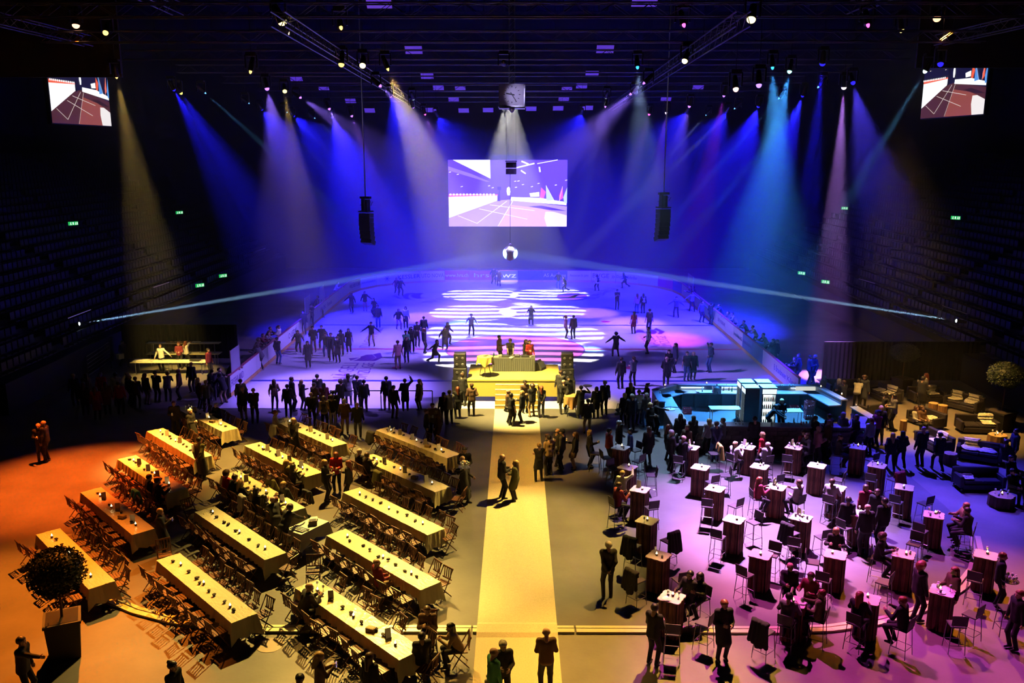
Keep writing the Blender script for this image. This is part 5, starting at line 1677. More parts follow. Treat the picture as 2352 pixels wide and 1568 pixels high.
# ------------------------------------------------------------------ exit signs and handrails in the stands
def on_stand(px, py, dz):
    """where a line of sight comes within dz above the tiers"""
    for k in range(4200, 9500, 5):
        D = k / 100
        x, y, z = GD(px, py, D)
        ax = (-25.0 - x) if x < 0 else (x - 25.5)
        if ax > 0:
            t_ = int(ax / .95)
            if t_ < 22 and z <= 1.6 + t_ * .48 + dz:
                return x, y, z, 1.6 + t_ * .48
    return (*GD(px, py, 80), 1.6)
gsign, wsign = glow('exit_green', (.02, .62, .12), .9), glow('exit_white', (.8, 1, .85), 1.2)
for k, (px, py) in enumerate(((168, 513), (412, 488), (459, 655), (512, 633), (1841, 627), (1896, 647), (1940, 478), (2195, 500))):
    x, y, z, zt = on_stand(px, py, 1.5)
    rz = rad(50) if x < 0 else rad(-50)
    lab = 'green lit exit sign in the %s stand, ' % ('left' if x < 0 else 'right') + ('upper outer one', 'upper inner one', 'lower, nearer one', 'lower, farther one', 'lower, farther one', 'lower, nearer one', 'upper inner one', 'upper outer one')[k]
    t = thing('exit_sign', lab, 'sign', (x, y, zt), rz)
    h = z - zt
    MB().tube((0, .03, 0), (0, .03, h), .03, 6).obj('post', steel_black, t)
    p = MB().box((0, 0, h), (.72, .06, .27)).obj('lit_panel', gsign, t)
    fg = MB()
    for sx in (-.3, .28):
        sx *= .65
        fg.box((sx, -.035, h - .01), (.06, .01, .10)).box((sx + .01, -.035, h + .075), (.05, .01, .05)).box((sx - .04, -.035, h - .08), (.03, .01, .07)).box((sx + .045, -.035, h - .08), (.03, .01, .07))
    fg.box((-.01, -.035, h), (.09, .01, .19)).box((.30, -.035, h), (.06, .01, .19))
    fg.obj('running_figure', wsign, p)
hr = M('handrail_steel', (.75, .68, .66), .3, .8)
for k, (pa, pb) in enumerate((((155, 731), (208, 711)), ((352, 660), (388, 648)), ((558, 587), (609, 570)), ((1973, 640), (2010, 651)), ((2165, 702), (2223, 721)), ((100, 928), (112, 921)))):
    a, b = on_stand(*pa, .95), on_stand(*pb, .95)
    if k == 5:
        continue
    t = thing('handrail', 'pale steel handrail in the %s stand, %s' % ('left' if a[0] < 0 else 'right', ('nearest', 'middle', 'farthest', 'farther', 'nearer')[k]), 'handrail', (a[0], a[1], a[3]))
    q = Vector(b[:3]) - Vector(a[:3])
    za = a[2] - a[3]
    MB().tube((0, 0, za), (q.x, q.y, za + q.z), .035, 6).obj('rail', hr, t)
    MB().tube((0, 0, 0), (0, 0, za), .03, 6).obj('post', steel_black, t)
    MB().tube((q.x, q.y, b[3] - a[3]), (q.x, q.y, za + q.z), .03, 6).obj('post', steel_black, t)

# ------------------------------------------------------------------ people: bodies grown from joints as one smooth surface
def nets(F, o, h):
    """surface nets: one closed quad surface where F changes sign"""
    acc = np.zeros(tuple(s - 1 for s in F.shape) + (3,), np.float32)
    cnt = np.zeros(acc.shape[:3], np.float32)
    quads = []
    for ax in range(3):
        a = [slice(None)] * 3; b = [slice(None)] * 3
        a[ax] = slice(0, -1); b[ax] = slice(1, None)
        f0, f1 = F[tuple(a)], F[tuple(b)]
        I = np.argwhere((f0 < 0) != (f1 < 0))
        if not len(I):
            continue
        g0, g1 = f0[tuple(I.T)], f1[tuple(I.T)]
        pos = I.astype(np.float32)
        pos[:, ax] += g0 / (g0 - g1)
        u, v = (ax + 1) % 3, (ax + 2) % 3
        cs = []
        for du, dv in ((-1, -1), (0, -1), (0, 0), (-1, 0)):
            c = I.copy(); c[:, u] += du; c[:, v] += dv
            np.add.at(acc, tuple(c.T), pos); np.add.at(cnt, tuple(c.T), 1)
            cs.append(c)
        q = np.stack([np.ravel_multi_index(tuple(c.T), cnt.shape) for c in cs], 1)
        fl = g0 >= 0
        q[fl] = q[fl][:, ::-1]
        quads.append(q)
    used = np.argwhere(cnt > 0)
    key = np.ravel_multi_index(tuple(used.T), cnt.shape)
    remap = np.full(cnt.size, -1, np.int64); remap[key] = np.arange(len(key))
    V = acc[tuple(used.T)] / cnt[tuple(used.T)][:, None] * h + o
    return V, remap[np.concatenate(quads)], used

def grow(prims, h, k=.03, cut=None):
    """prims: (a, b, ra, rb, tag). Smooth union of tapered limbs -> verts, quads, tag per face"""
    A = np.array([p[0] for p in prims], np.float32); Bq = np.array([p[1] for p in prims], np.float32)
    R = np.array([max(p[2], p[3]) for p in prims], np.float32)
    lo = np.minimum(A, Bq).min(0) - R.max() - .03
    hi = np.maximum(A, Bq).max(0) + R.max() + .03
    n = np.ceil((hi - lo) / h).astype(int) + 2
    F = np.full(tuple(n), .2, np.float32); T = np.zeros(tuple(n), np.int8); D = np.full(tuple(n), 9, np.float32)
    for (a, b, ra, rb, tg) in prims:
        a, b = np.array(a, np.float32), np.array(b, np.float32)
        m = max(ra, rb) + k + 2 * h
        i0 = np.maximum(((np.minimum(a, b) - m - lo) / h).astype(int), 0)
        i1 = np.minimum(((np.maximum(a, b) + m - lo) / h).astype(int) + 2, n)
        sl = tuple(slice(p, q) for p, q in zip(i0, i1))
        X = [lo[q] + h * np.arange(i0[q], i1[q], dtype=np.float32) for q in range(3)]
        px, py, pz = X[0][:, None, None] - a[0], X[1][None, :, None] - a[1], X[2][None, None, :] - a[2]
        d = b - a
        dd = max(float(d @ d), 1e-9)
        t = np.clip((px * d[0] + py * d[1] + pz * d[2]) / dd, 0, 1)
        ds = np.sqrt((px - d[0] * t) ** 2 + (py - d[1] * t) ** 2 + (pz - d[2] * t) ** 2) - (ra + (rb - ra) * t)
        f = F[sl]
        hh = np.clip(k - np.abs(f - ds), 0, None) / k
        F[sl] = np.minimum(f, ds) - hh * hh * k * .25
        near = ds < D[sl]
        T[sl] = np.where(near, tg, T[sl]); D[sl] = np.minimum(D[sl], ds)
    if cut is not None:
        X, Y, Z = np.meshgrid(*[lo[q] + h * np.arange(n[q], dtype=np.float32) for q in range(3)], indexing='ij')
        F = np.maximum(F, cut(X, Y, Z))
    F[0], F[-1] = .2, .2; F[:, 0], F[:, -1] = .2, .2; F[:, :, 0], F[:, :, -1] = .2, .2
    V, Q, used = nets(F, lo, h)
    tv = T[tuple(used.T)]
    return V, Q, tv[Q[:, 0]]

def mesh_np(name, V, Q, tags=None, slots=1):
    me = bpy.data.meshes.new(name)
    me.vertices.add(len(V)); me.vertices.foreach_set('co', np.asarray(V, np.float32).ravel())
    me.loops.add(len(Q) * 4); me.loops.foreach_set('vertex_index', Q.ravel().astype(np.int32))
    me.polygons.add(len(Q)); me.polygons.foreach_set('loop_start', np.arange(0, len(Q) * 4, 4, dtype=np.int32))
    if tags is not None:
        me.polygons.foreach_set('material_index', tags.astype(np.int32))
    me.polygons.foreach_set('use_smooth', np.ones(len(Q), bool))
    me.update(calc_edges=True)
    for _ in range(slots):
        me.materials.append(None)
    return me

def join_np(parts):
    V, Q, T, o = [], [], [], 0
    for v, q, t in parts:
        V.append(v); Q.append(q + o); T.append(t); o += len(v)
    return np.concatenate(V), np.concatenate(Q), np.concatenate(T)

# head (looks along +y), slots: 0 skin 1 legs 2 shoes 3 top 4 dark of the eyes and brows 5 lips
HEAD = grow([((0, .0, .03), (0, -.025, .035), .088, .092, 0), ((0, .025, -.03), (0, .05, -.075), .062, .042, 0), ((-.03, .045, -.02), (.03, .045, -.02), .045, .045, 0),
             ((0, .092, .005), (0, .112, -.030), .012, .017, 0), ((-.082, -.01, -.015), (-.086, -.018, .018), .012, .016, 0), ((.082, -.01, -.015), (.086, -.018, .018), .012, .016, 0),
             ((-.034, .083, .012), (-.030, .085, .012), .010, .010, 4), ((.034, .083, .012), (.030, .085, .012), .010, .010, 4),
             ((-.045, .082, .036), (-.020, .089, .038), .008, .008, 0), ((.045, .082, .036), (.020, .089, .038), .008, .008, 0),
             ((-.018, .089, -.058), (.018, .089, -.058), .010, .010, 5), ((0, -.02, -.06), (0, -.035, -.17), .052, .058, 0)], .0125, .018)
# hand: palm, four unequal fingers, thumb off the side; local +z towards the fingertips, palm faces +y
def hand_prims():
    P = [((0, 0, 0), (0, 0, .03), .028, .03, 0), ((-.024, 0, .03), (-.026, .002, .085), .019, .017, 0), ((.022, 0, .03), (.024, .002, .085), .019, .017, 0), ((0, 0, .03), (0, .002, .09), .02, .018, 0)]
    for x, L, in ((-.033, .062), (-.011, .078), (.011, .084), (.033, .074)):
        a = (x, .002, .088); b = (x * 1.12, .012, .088 + L * .5); c = (x * 1.15, .036, .088 + L * .88)
        P += [(a, b, .0098, .0092, 0), (b, c, .0092, .0078, 0)]
    P += [((.030, .004, .025), (.055, .018, .055), .015, .012, 0), ((.055, .018, .055), (.062, .034, .085), .012, .009, 0)]
    return P
HAND = grow(hand_prims(), .0085, .006)

def v3(*a):
    return np.array(a, float)
def ik(a, b, l1, l2, pole):
    d = b - a
    L = np.linalg.norm(d)
    L = min(L, (l1 + l2) * .999)
    u = d / max(np.linalg.norm(d), 1e-6)
    b = a + u * L
    x = (l1 * l1 - l2 * l2 + L * L) / (2 * L)
    hgt = math.sqrt(max(l1 * l1 - x * x, 0))
    p = pole - u * (pole @ u)
    p = p / max(np.linalg.norm(p), 1e-6)
    return a + u * x + p * hgt, b

# pose: pelvis height, lean, left foot, right foot, left hand, right hand, head pitch, head yaw
FT = ((-.11, .0, .08), (.11, .02, .08))
POSES = {
 'st': (.93, 2, *FT, (-.28, .04, .86), (.28, .06, .86), -4, 0),
 's2': (.92, 1, (-.15, .04, .08), (.10, -.02, .08), (-.28, .02, .88), (.21, .15, 1.03), -4, 12),
 'dr': (.93, 1, *FT, (-.27, .06, .87), (.14, .30, 1.16), -6, -8),
 'd2': (.93, 3, *FT, (-.11, .30, 1.12), (.13, .28, 1.15), -12, 0),
 'fo': (.93, 0, (-.13, .0, .08), (.13, .03, .08), (.09, .22, 1.17), (-.10, .24, 1.13), -2, 8),
 'ph': (.93, 3, *FT, (-.05, .33, 1.27), (.05, .33, 1.27), -16, 0),
 'bk': (.93, 1, *FT, (-.05, -.20, .93), (.05, -.21, .95), -2, 6),
 'wa': (.90, 5, (-.09, .28, .10), (.10, -.28, .15), (-.28, -.18, .92), (.28, .24, .95), -4, 0),
 'hh': (.92, 3, (-.12, .06, .08), (.12, -.05, .08), (-.36, .05, .90), (.60, .08, 1.02), -4, -15),
 'hl': (.92, 3, (-.12, .06, .08), (.12, -.05, .08), (-.60, .08, 1.02), (.36, .05, .90), -4, 15),
 'ao': (.90, 8, (-.20, .05, .09), (.18, -.06, .09), (-.62, .08, 1.02), (.62, .10, 1.05), -8, 0),
 'k1': (.84, 24, (-.10, .16, .10), (.26, -.50, .22), (-.48, .18, 1.0), (.42, -.25, 1.02), 4, 0),
 'k2': (.86, 14, (-.14, .12, .10), (.15, -.10, .10), (-.40, .14, .93), (.40, .18, .96), -2, 0),
 'ln': (.90, 30, (-.12, -.05, .08), (.12, -.12, .08), (-.22, .52, 1.16), (.22, .52, 1.16), 12, 0),
 'hd': (.93, 0, *FT, (-.20, .20, 1.0), (.13, .13, 1.55), -2, 0),
 'tr': (.93, 2, (-.10, .10, .08), (.12, -.10, .08), (-.20, .28, 1.02), (.36, .14, 1.50), -2, -10),
 'bd': (.90, 38, (-.12, -.05, .08), (.12, -.12, .08), (-.18, .62, .95), (.16, .64, .95), -4, 0),
 'rp': (.93, 4, (-.12, .06, .08), (.12, -.06, .08), (-.27, .04, .88), (.24, .66, 1.32), 0, 0),
 'dj': (.92, 20, FT[0], FT[1], (-.16, .46, .98), (.14, .48, .98), -22, 0),
 'up': (.93, 0, *FT, (-.20, .25, 1.1), (.30, .28, 1.72), 4, 0),
 'se': (.53, 8, (-.12, .42, .08), (.14, .38, .08), (-.20, .40, .83), (.18, .40, .83), -10, 0),
 'sl': (.53, 24, (-.13, .38, .08), (.14, .30, .08), (-.10, .50, .83), (.10, .48, .84), -8, 12),
 'sb': (.53, -5, (-.14, .48, .08), (.14, .44, .08), (-.10, .26, .68), (.12, .26, .68), -2, -10),
 'hs': (.86, 8, (-.12, .24, .33), (.12, .24, .33), (-.18, .40, 1.17), (.18, .38, 1.18), -8, 0),
 'hb': (.86, -3, (-.12, .26, .33), (.12, .28, .33), (-.10, .26, 1.02), (.14, .40, 1.17), -2, 14),
 'sf': (.50, -8, (-.13, .50, .08), (.14, .46, .08), (-.12, .26, .64), (.14, .28, .66), -4, 10),
}
SEATED = {'se', 'sl', 'sb', 'hs', 'hb', 'sf'}
def joints(pose):
    pz, lean, fl_, fr_, hl, hr_, pitch, yaw = POSES[pose]
    J = {}
    P_ = v3(0, 0, pz)
    up = v3(0, math.sin(rad(lean)), math.cos(rad(lean)))
    if pose not in SEATED:
        P_[1] -= math.sin(rad(max(lean, 0))) * .28
    J['P'], J['up'] = P_, up
    J['C'] = P_ + up * .34
    J['N'] = P_ + up * .515
    hu = up * .4 + v3(0, .05, .6)
    hu /= np.linalg.norm(hu)
    J['H'] = J['N'] + hu * .150
    for s, nm, f, h_ in ((-1, 'L', fl_, hl), (1, 'R', fr_, hr_)):
        J['S' + nm] = P_ + up * .465 + v3(s * .165, 0, 0)
        hip = P_ + v3(s * .085, 0, -.03)
        J['hip' + nm] = hip
        k, a = ik(hip, v3(*f), .44, .42, v3(s * .12, 1, .15))
        J['K' + nm], J['A' + nm] = k, a
        e, w_ = ik(J['S' + nm], v3(*h_), .285, .255, v3(s * .5, -.75, -.55))
        J['E' + nm], J['W' + nm] = e, w_
    return J, pitch, yaw
JC = {}
def jn(pose):
    if pose not in JC:
        JC[pose] = joints(pose)
    return JC[pose]
def torso(J, g, tg, low=0.0):
    P_, up = J['P'], J['up']
    out = [(P_ + v3(-.06, 0, -.01 - low), P_ + up * .20 + v3(-.045, .0, 0), .115 + g, .105 + g, tg), (P_ + v3(.06, 0, -.01 - low), P_ + up * .20 + v3(.045, 0, 0), .115 + g, .105 + g, tg),
           (P_ + up * .20 + v3(-.05, 0, 0), P_ + up * .40 + v3(-.085, 0, 0), .105 + g, .10 + g, tg), (P_ + up * .20 + v3(.05, 0, 0), P_ + up * .40 + v3(.085, 0, 0), .105 + g, .10 + g, tg),
           (J['SL'], J['SR'], .062 + g, .062 + g, tg), (P_ + up * .43, J['N'], .085 + g, .056 + g * .5, tg), (P_ + up * .40 + v3(-.06, 0, 0), J['SL'] + up * .02, .09 + g, .058 + g, tg), (P_ + up * .40 + v3(.06, 0, 0), J['SR'] + up * .02, .09 + g, .058 + g, tg)]
    return out
def arms(J, g, tu, tf, fore=True):
    out = []
    for s in 'LR':
        out.append((J['S' + s], J['E' + s], .056 + g, .043 + g, tu))
        if fore:
            out.append((J['E' + s], J['W' + s], .043 + g, .031 + g, tf))
    return out
BODY = {}
def body_mesh(pose, bare):
    key = (pose, bare)
    if key in BODY:
        return BODY[key]
    J, pitch, yaw = jn(pose)
    pr = torso(J, 0, 3) + arms(J, 0, 3, 0 if bare else 3)
    for s in 'LR':
        pr.append((J['hip' + s], J['K' + s], .096, .070, 1))
        pr.append((J['K' + s], J['A' + s], .068, .056, 1))
        f = J['A' + s]
        pr.append((f + v3(0, -.04, -.035), f + v3(0, .14, -.05), .045, .036, 2))
    pr[0] = (pr[0][0], pr[0][1], pr[0][2], pr[0][3], 3)
    V, Q, T = grow(pr, .025, .035)
    # waist line: torso faces under the pelvis belong to the trousers
    zc = V[Q].mean(1)
    T = np.where((T == 3) & (np.einsum('ij,j->i', zc - J['P'], J['up']) < .04) & (np.abs(zc[:, 0]) < .22) & (zc[:, 2] < J['P'][2] + .06), 1, T)
    parts = [(V, Q, T)]
    hm = Matrix.Translation(Vector(J['H'])) @ Euler((rad(pitch), 0, rad(yaw))).to_matrix().to_4x4()
    M_ = np.array(hm)
    parts.append((HEAD[0] @ M_[:3, :3].T + M_[:3, 3], HEAD[1], HEAD[2]))
    for s, sg in (('L', -1), ('R', 1)):
        z = Vector(J['W' + s] - J['E' + s]).normalized()
        inw = Vector((-sg, .25, 0))
        yv = (inw - z * inw.dot(z)).normalized()
        xv = yv.cross(z)
        if s == 'L':
            pass
        Rm = np.array(Matrix((xv, yv, z)).transposed())
        hv = HAND[0].copy()
        q = HAND[1]
        # the thumb points forward on both hands
        if (xv.y if abs(z.z) > .6 else xv.z) < 0:
            hv[:, 0] *= -1
            q = q[:, ::-1]
        parts.append((hv @ Rm.T + (J['W' + s] - np.array(z) * .01), q, HAND[2]))
    V, Q, T = join_np(parts)
    zmin = V[:, 2].min()
    BODY[key] = (mesh_np('person', V, Q, T, 6), hm, J, zmin)
    return BODY[key]
GARM = {}
def garment(pose, kind):
    key = (pose, kind)
    if key in GARM:
        return GARM[key]
    J, pitch, yaw = jn(pose)
    P_, up = J['P'], J['up']
    seat = pose in SEATED
    def thighs(g, frac):
        return [(J['hip' + s] + v3(0, 0, .01), J['hip' + s] + (J['K' + s] - J['hip' + s]) * frac, .098 + g, .07 + g, 0) for s in 'LR']
    def cone(z1, r0, r1):
        m = (J['KL'] + J['KR']) / 2
        b = v3(m[0] * .8, m[1] * .8, z1)
        out = [(P_ + v3(-.04, 0, .02), b + v3(-.05, 0, 0), r0, r1, 0), (P_ + v3(.04, 0, .02), b + v3(.05, 0, 0), r0, r1, 0)]
        return out
    cut = None
    if kind in ('jacket', 'sweater', 'shirt', 'blouse', 'cardigan'):
        g = .022 if kind in ('jacket', 'cardigan') else .012
        pr = torso(J, g, 0, .045 if kind == 'jacket' and not seat else .0) + arms(J, g * .8, 0, 0)
    elif kind == 'tee':
        pr = torso(J, .012, 0) + [(J['S' + s], J['S' + s] + (J['E' + s] - J['S' + s]) * .75, .068, .060, 0) for s in 'LR']
    elif kind == 'coat':
        pr = torso(J, .026, 0) + arms(J, .020, 0, 0) + (thighs(.02, .9) if seat else cone(.58, .155, .165))
    elif kind == 'dress':
        pr = torso(J, .008, 0) + [(J['S' + s], J['S' + s] + (J['E' + s] - J['S' + s]) * .5, .064, .058, 0) for s in 'LR'] + (thighs(.02, .95) if seat else cone(.60, .135, .165))
    elif kind == 'skirt':
        pr = thighs(.02, .9) if seat else cone(.62, .135, .165)
    elif kind == 'apron':
        pr = thighs(.02, .95) if seat else cone(.30, .135, .165)
    V, Q, T = grow(pr, .025, .035)
    if kind in ('coat', 'dress', 'skirt', 'apron') and not seat:
        # flatten the hem
        zh = {'coat': .50, 'dress': .54, 'skirt': .56, 'apron': .22}[kind]
        low = V[:, 2] < zh
        V[low, 2] = zh + (V[low, 2] - zh) * .12
    GARM[key] = mesh_np(kind, V, Q)
    return GARM[key]
# hair in head space
def hair_cut(X, Y, Z):
    return (.005 + .85 * Y - Z) / 1.3
HAIR = {}
def hair_mesh(kind):
    if kind in HAIR:
        return HAIR[kind]
    base = [((0, .002, .036), (0, -.03, .036), .096, .101, 0)]
    if kind == 'short': parts = [grow(base, .0135, .01, hair_cut)]
    elif kind == 'curly': parts = [grow([((0, -.005, .045), (0, -.04, .02), .118, .122, 0)] + [((.10 * math.cos(a), -.03 + .08 * math.sin(a), .06 * math.cos(2 * a)), (.10 * math.cos(a), -.03 + .08 * math.sin(a), .06 * math.cos(2 * a)), .04, .04, 0) for a in (2.4, 3.2, 4.0, 4.8, 5.6, 6.2, .4)], .016, .02, lambda X, Y, Z: (-.005 + 1.0 * Y - Z - .02) / 1.4)]
    elif kind == 'long': parts = [grow(base, .0135, .01, hair_cut), grow([((0, -.075, .02), (0, -.095, -.27), .075, .055, 0), ((-.072, -.03, .0), (-.085, -.03, -.22), .034, .03, 0), ((.072, -.03, .0), (.085, -.03, -.22), .034, .03, 0)], .016, .03)]
    elif kind == 'bob': parts = [grow(base, .0135, .01, hair_cut), grow([((0, -.07, .02), (0, -.07, -.09), .078, .06, 0), ((-.075, -.015, .01), (-.08, -.01, -.09), .034, .03, 0), ((.075, -.015, .01), (.08, -.01, -.09), .034, .03, 0)], .016, .03)]
    elif kind == 'tail': parts = [grow(base, .0135, .01, hair_cut), grow([((0, -.115, .05), (0, -.155, -.02), .032, .036, 0), ((0, -.155, -.02), (0, -.14, -.20), .036, .016, 0)], .014, .02)]
    elif kind == 'bun': parts = [grow(base, .0135, .01, hair_cut), grow([((0, -.10, .085), (0, -.11, .09), .046, .046, 0)], .014, .02)]
    elif kind == 'cap': parts = [grow([((0, .002, .046), (0, -.03, .046), .100, .104, 0)], .0135, .01, lambda X, Y, Z: .045 - Z), grow([((-.05, .10, .052), (.05, .10, .052), .016, .016, 0), ((-.03, .15, .045), (.03, .15, .045), .012, .012, 0)], .012, .03)]
    elif kind == 'hat': parts = [grow([((0, -.01, .05), (0, -.015, .10), .100, .090, 0)], .0135, .01, lambda X, Y, Z: .05 - Z), grow([((.15 * math.cos(a), -.015 + .15 * math.sin(a), .052), (.15 * math.cos(a + .5), -.015 + .15 * math.sin(a + .5), .052), .014, .014, 0) for a in [i * .5 for i in range(13)]] + [((.11 * math.cos(a), -.015 + .11 * math.sin(a), .056), (.11 * math.cos(a + .5), -.015 + .11 * math.sin(a + .5), .056), .018, .018, 0) for a in [i * .5 for i in range(13)]], .013, .02)]
    V, Q, T = join_np(parts)
    if kind not in ('cap', 'hat'):
        w_ = .5 + .5 * np.sin(V[:, 0] * 130 + 2.1 * np.sin(V[:, 2] * 47)) * np.sin(V[:, 1] * 95 + V[:, 2] * 60)
        V = V * (1 + .045 * w_[:, None])
    nm = 'cap' if kind == 'cap' else 'hat' if kind == 'hat' else 'hair'
    HAIR[kind] = (nm, mesh_np(nm, V, Q))
    return HAIR[kind]
FAB = {'k': (.012, .012, .014), 'c': (.030, .030, .034), 'n': (.015, .02, .05), 'g': (.12, .12, .13), 'l': (.35, .35, .36), 'w': (.72, .70, .66), 'b': (.10, .05, .025), 't': (.36, .25, .14), 'r': (.55, .02, .03), 'm': (.22, .02, .04),
       'o': (.12, .12, .04), 'e': (.04, .20, .12), 'u': (.06, .12, .40), 'd': (.05, .09, .22), 'p': (.62, .26, .32), 'y': (.45, .38, .08), 'a': (.06, .40, .38)}
FNAME = {'k': 'black', 'c': 'charcoal', 'n': 'navy', 'g': 'grey', 'l': 'light_grey', 'w': 'white', 'b': 'brown', 't': 'tan', 'r': 'red', 'm': 'maroon', 'o': 'olive', 'e': 'green', 'u': 'blue', 'd': 'denim', 'p': 'pink', 'y': 'mustard', 'a': 'aqua'}
def fab(c):
    return M('fabric_' + FNAME[c], FAB[c], .85)
SKIN = [M('skin_light', (.55, .34, .25), .5), M('skin_tan', (.42, .24, .16), .5), M('skin_deep', (.16, .08, .05), .5)]
HAIRC = {'k': M('hair_black', (.010, .008, .007), .45), 'b': M('hair_brown', (.06, .028, .014), .45), 'y': M('hair_blonde', (.45, .30, .12), .45), 'g': M('hair_grey', (.42, .41, .40), .5), 'r': M('hair_auburn', (.20, .05, .02), .45)}
eye_m, lip_m, shoe_m, skate_m = M('eye_dark', (.03, .018, .012), .4), M('lips', (.40, .14, .12), .5), M('shoe_black', (.012, .012, .012), .35), M('skate_white', (.6, .6, .62), .4)
HK = {'s': 'short', 'c': 'curly', 'l': 'long', 'o': 'bob', 't': 'tail', 'u': 'bun', 'p': 'cap', 'h': 'hat'}
GK = {'j': ('jacket',), 's': ('sweater',), 'h': ('shirt',), 'c': ('coat',), 'd': ('dress',), 'e': ('tee',), 'k': ('sweater', 'skirt'), 'a': ('shirt', 'apron'), 'b': ('blouse',), 'v': ('cardigan',), 'q': ('jacket', 'skirt')}
PEOPLE = []
blade = MB().box((0, .05, .012), (.008, .27, .024)).box((0, .12, .035), (.02, .02, .035)).box((0, -.03, .035), (.02, .02, .035)).mesh('blade', M('blade_steel', (.6, .6, .65), .2, 1))
def person(x, y, rz, pose, gar, top, bot, hair, lab, skin=0, sc=1.0, skates=False, z0=0.0, white_skates=False):
    bare = gar in 'de'
    me, hm, J, zmin = body_mesh(pose, bare)
    o = put('person', me, None, (x, y, z0 - (zmin * sc if pose not in SEATED else 0) + (.045 if skates else .002)), rz)
    o.scale = (sc, sc, sc)
    tag(o, lab, 'person')
    mats = [SKIN[skin], fab(bot), skate_m if white_skates else shoe_m, fab(top), eye_m, lip_m]
    for i, m_ in enumerate(mats):
        o.material_slots[i].link = 'OBJECT'
        o.material_slots[i].material = m_
    for g in GK[gar]:
        c = put(g, garment(pose, g), o)
        c.material_slots[0].link = 'OBJECT'
        c.material_slots[0].material = fab(bot if g == 'skirt' else ('k' if g == 'apron' else top))
    if hair[0] != '0':
        nm, hme = hair_mesh(HK[hair[0]])
        c = put(nm, hme, o)
        c.matrix_local = hm
        c.material_slots[0].link = 'OBJECT'
        c.material_slots[0].material = (HAIRC[hair[1]] if nm == 'hair' else fab(hair[1]))
        if nm != 'hair':
            c2 = put('hair', hair_mesh('long' if nm == 'hat' else 'short')[1], o)
            c2.matrix_local = hm
            c2.material_slots[0].link = 'OBJECT'
            c2.material_slots[0].material = HAIRC['k']
            c2.scale = (.98, .98, .98)
    if 'j' in gar and any(q in lab for q in ('white collar', 'white shirt', 'pale collar', 'pale shirt', 'suit', 'blazer')):
        key = (pose, 'collar')
        if key not in GARM:
            R_ = [J['N'] + v3(.056 * math.cos(t), .052 * math.sin(t) - .012, -.008 + .012 * math.sin(t) * -1) for t in [i * .7854 for i in range(9)]]
            up = J['up']
            fw = v3(0, up[2], -up[1])
            pr = [(R_[i], R_[i + 1], .016, .016, 0) for i in range(8)] + [(J['N'] - up * .04 + fw * .062, J['P'] + up * .28 + fw * .118, .034, .012, 0)]
            V, Q, T = grow(pr, .018, .015)
            GARM[key] = mesh_np('shirt_front', V, Q)
        c = put('shirt_front', GARM[key], o)
        c.material_slots[0].link = 'OBJECT'
        c.material_slots[0].material = fab('w')
    if skates:
        for s in 'LR':
            put('skate_blade', blade, o, (J['A' + s][0], J['A' + s][1] + .02, J['A' + s][2] - .125))
    PEOPLE.append(o)
    return o
def top_of(pose):
    J, p_, y_ = jn(pose)
    return J['H'] + v3(0, 0, .115)
TAKEN = set()
def crowd(ox, oy, sc_, rows, skates=False, z0=0.0):
    for row in rows.strip().split('\n'):
        spec, lab = row.split('|')
        f = spec.split()
        px, py = ox + float(f[0]) / sc_, oy + float(f[1]) / sc_
        pose, face, gar, top, bot, hair = f[2], float(f[3]), f[4][0], f[4][1], f[4][2], f[5]
        opt = f[6] if len(f) > 6 else ''
        s = {'S': .94, 'T': 1.03}.get(next((c for c in opt if c in 'ST'), ''), .98)
        if 'C' in opt: s = .86
        skin = 2 if 'D' in opt else 1 if 'M' in opt else 0
        t = top_of(pose)
        rz = rad(face)
        zt = t[2] * s + z0 + (.045 if skates else 0)
        x, y = G(px, py, zt)
        x -= s * (t[0] * math.cos(rz) - t[1] * math.sin(rz))
        y -= s * (t[0] * math.sin(rz) + t[1] * math.cos(rz))
        if pose in ('se', 'sl', 'sb') and 'F' not in opt:
            c = [(math.hypot(q[0] - x, q[1] - y), i) for i, q in enumerate(CHAIRS) if i not in TAKEN]
            d, i = min(c)
            if d < .75:
                TAKEN.add(i)
                x, y, rz = CHAIRS[i]
                x += .02 * math.sin(rz); y -= .02 * math.cos(rz)
        if pose in ('se', 'sl', 'sb') and ('F' in opt or d >= .75) and z0 == 0 and 'outer bar corner' not in lab:
            if all(math.hypot(q[0] - x, q[1] - y) > .40 for q in CHAIRS):
                chair(x, y, rz, 'wooden chair under the ' + ' '.join(lab.split()[:11]))
                TAKEN.add(len(CHAIRS) - 1)
        if pose in ('hs', 'hb'):
            c = [(math.hypot(q[0] - x, q[1] - y), i) for i, q in enumerate(STOOLS) if ('s', i) not in TAKEN]
            d, i = min(c)
            if d < .8:
                TAKEN.add(('s', i))
                x, y, rz = STOOLS[i][:3]
            else:
                # a stool of his own under him
                bi = min(range(len(BT)), key=lambda q: math.hypot(BT[q][0] - x, BT[q][1] - y))
                tx, ty = BT[bi]
                dd_ = math.hypot(tx - x, ty - y)
                if dd_ < .68:
                    x, y = tx + (x - tx) / dd_ * .68, ty + (y - ty) / dd_ * .68
                rz = math.atan2(ty - y, tx - x) - math.pi / 2
                clone(st_root, (x, y, .001), rz, 'black stool under the ' + ' '.join(lab.split(' at ')[0].split(' with ')[0].split()[:10]))
                STOOLS.append((x, y, rz, bi, ''))
                TAKEN.add(('s', len(STOOLS) - 1))
        person(x, y, rz, pose, gar, top, bot, hair, lab.strip(), skin, s, skates, z0, 'W' in opt)

# ------------------------------------------------------------------ who stands where (head position, pose, facing, clothes, hair)
ZI = .03
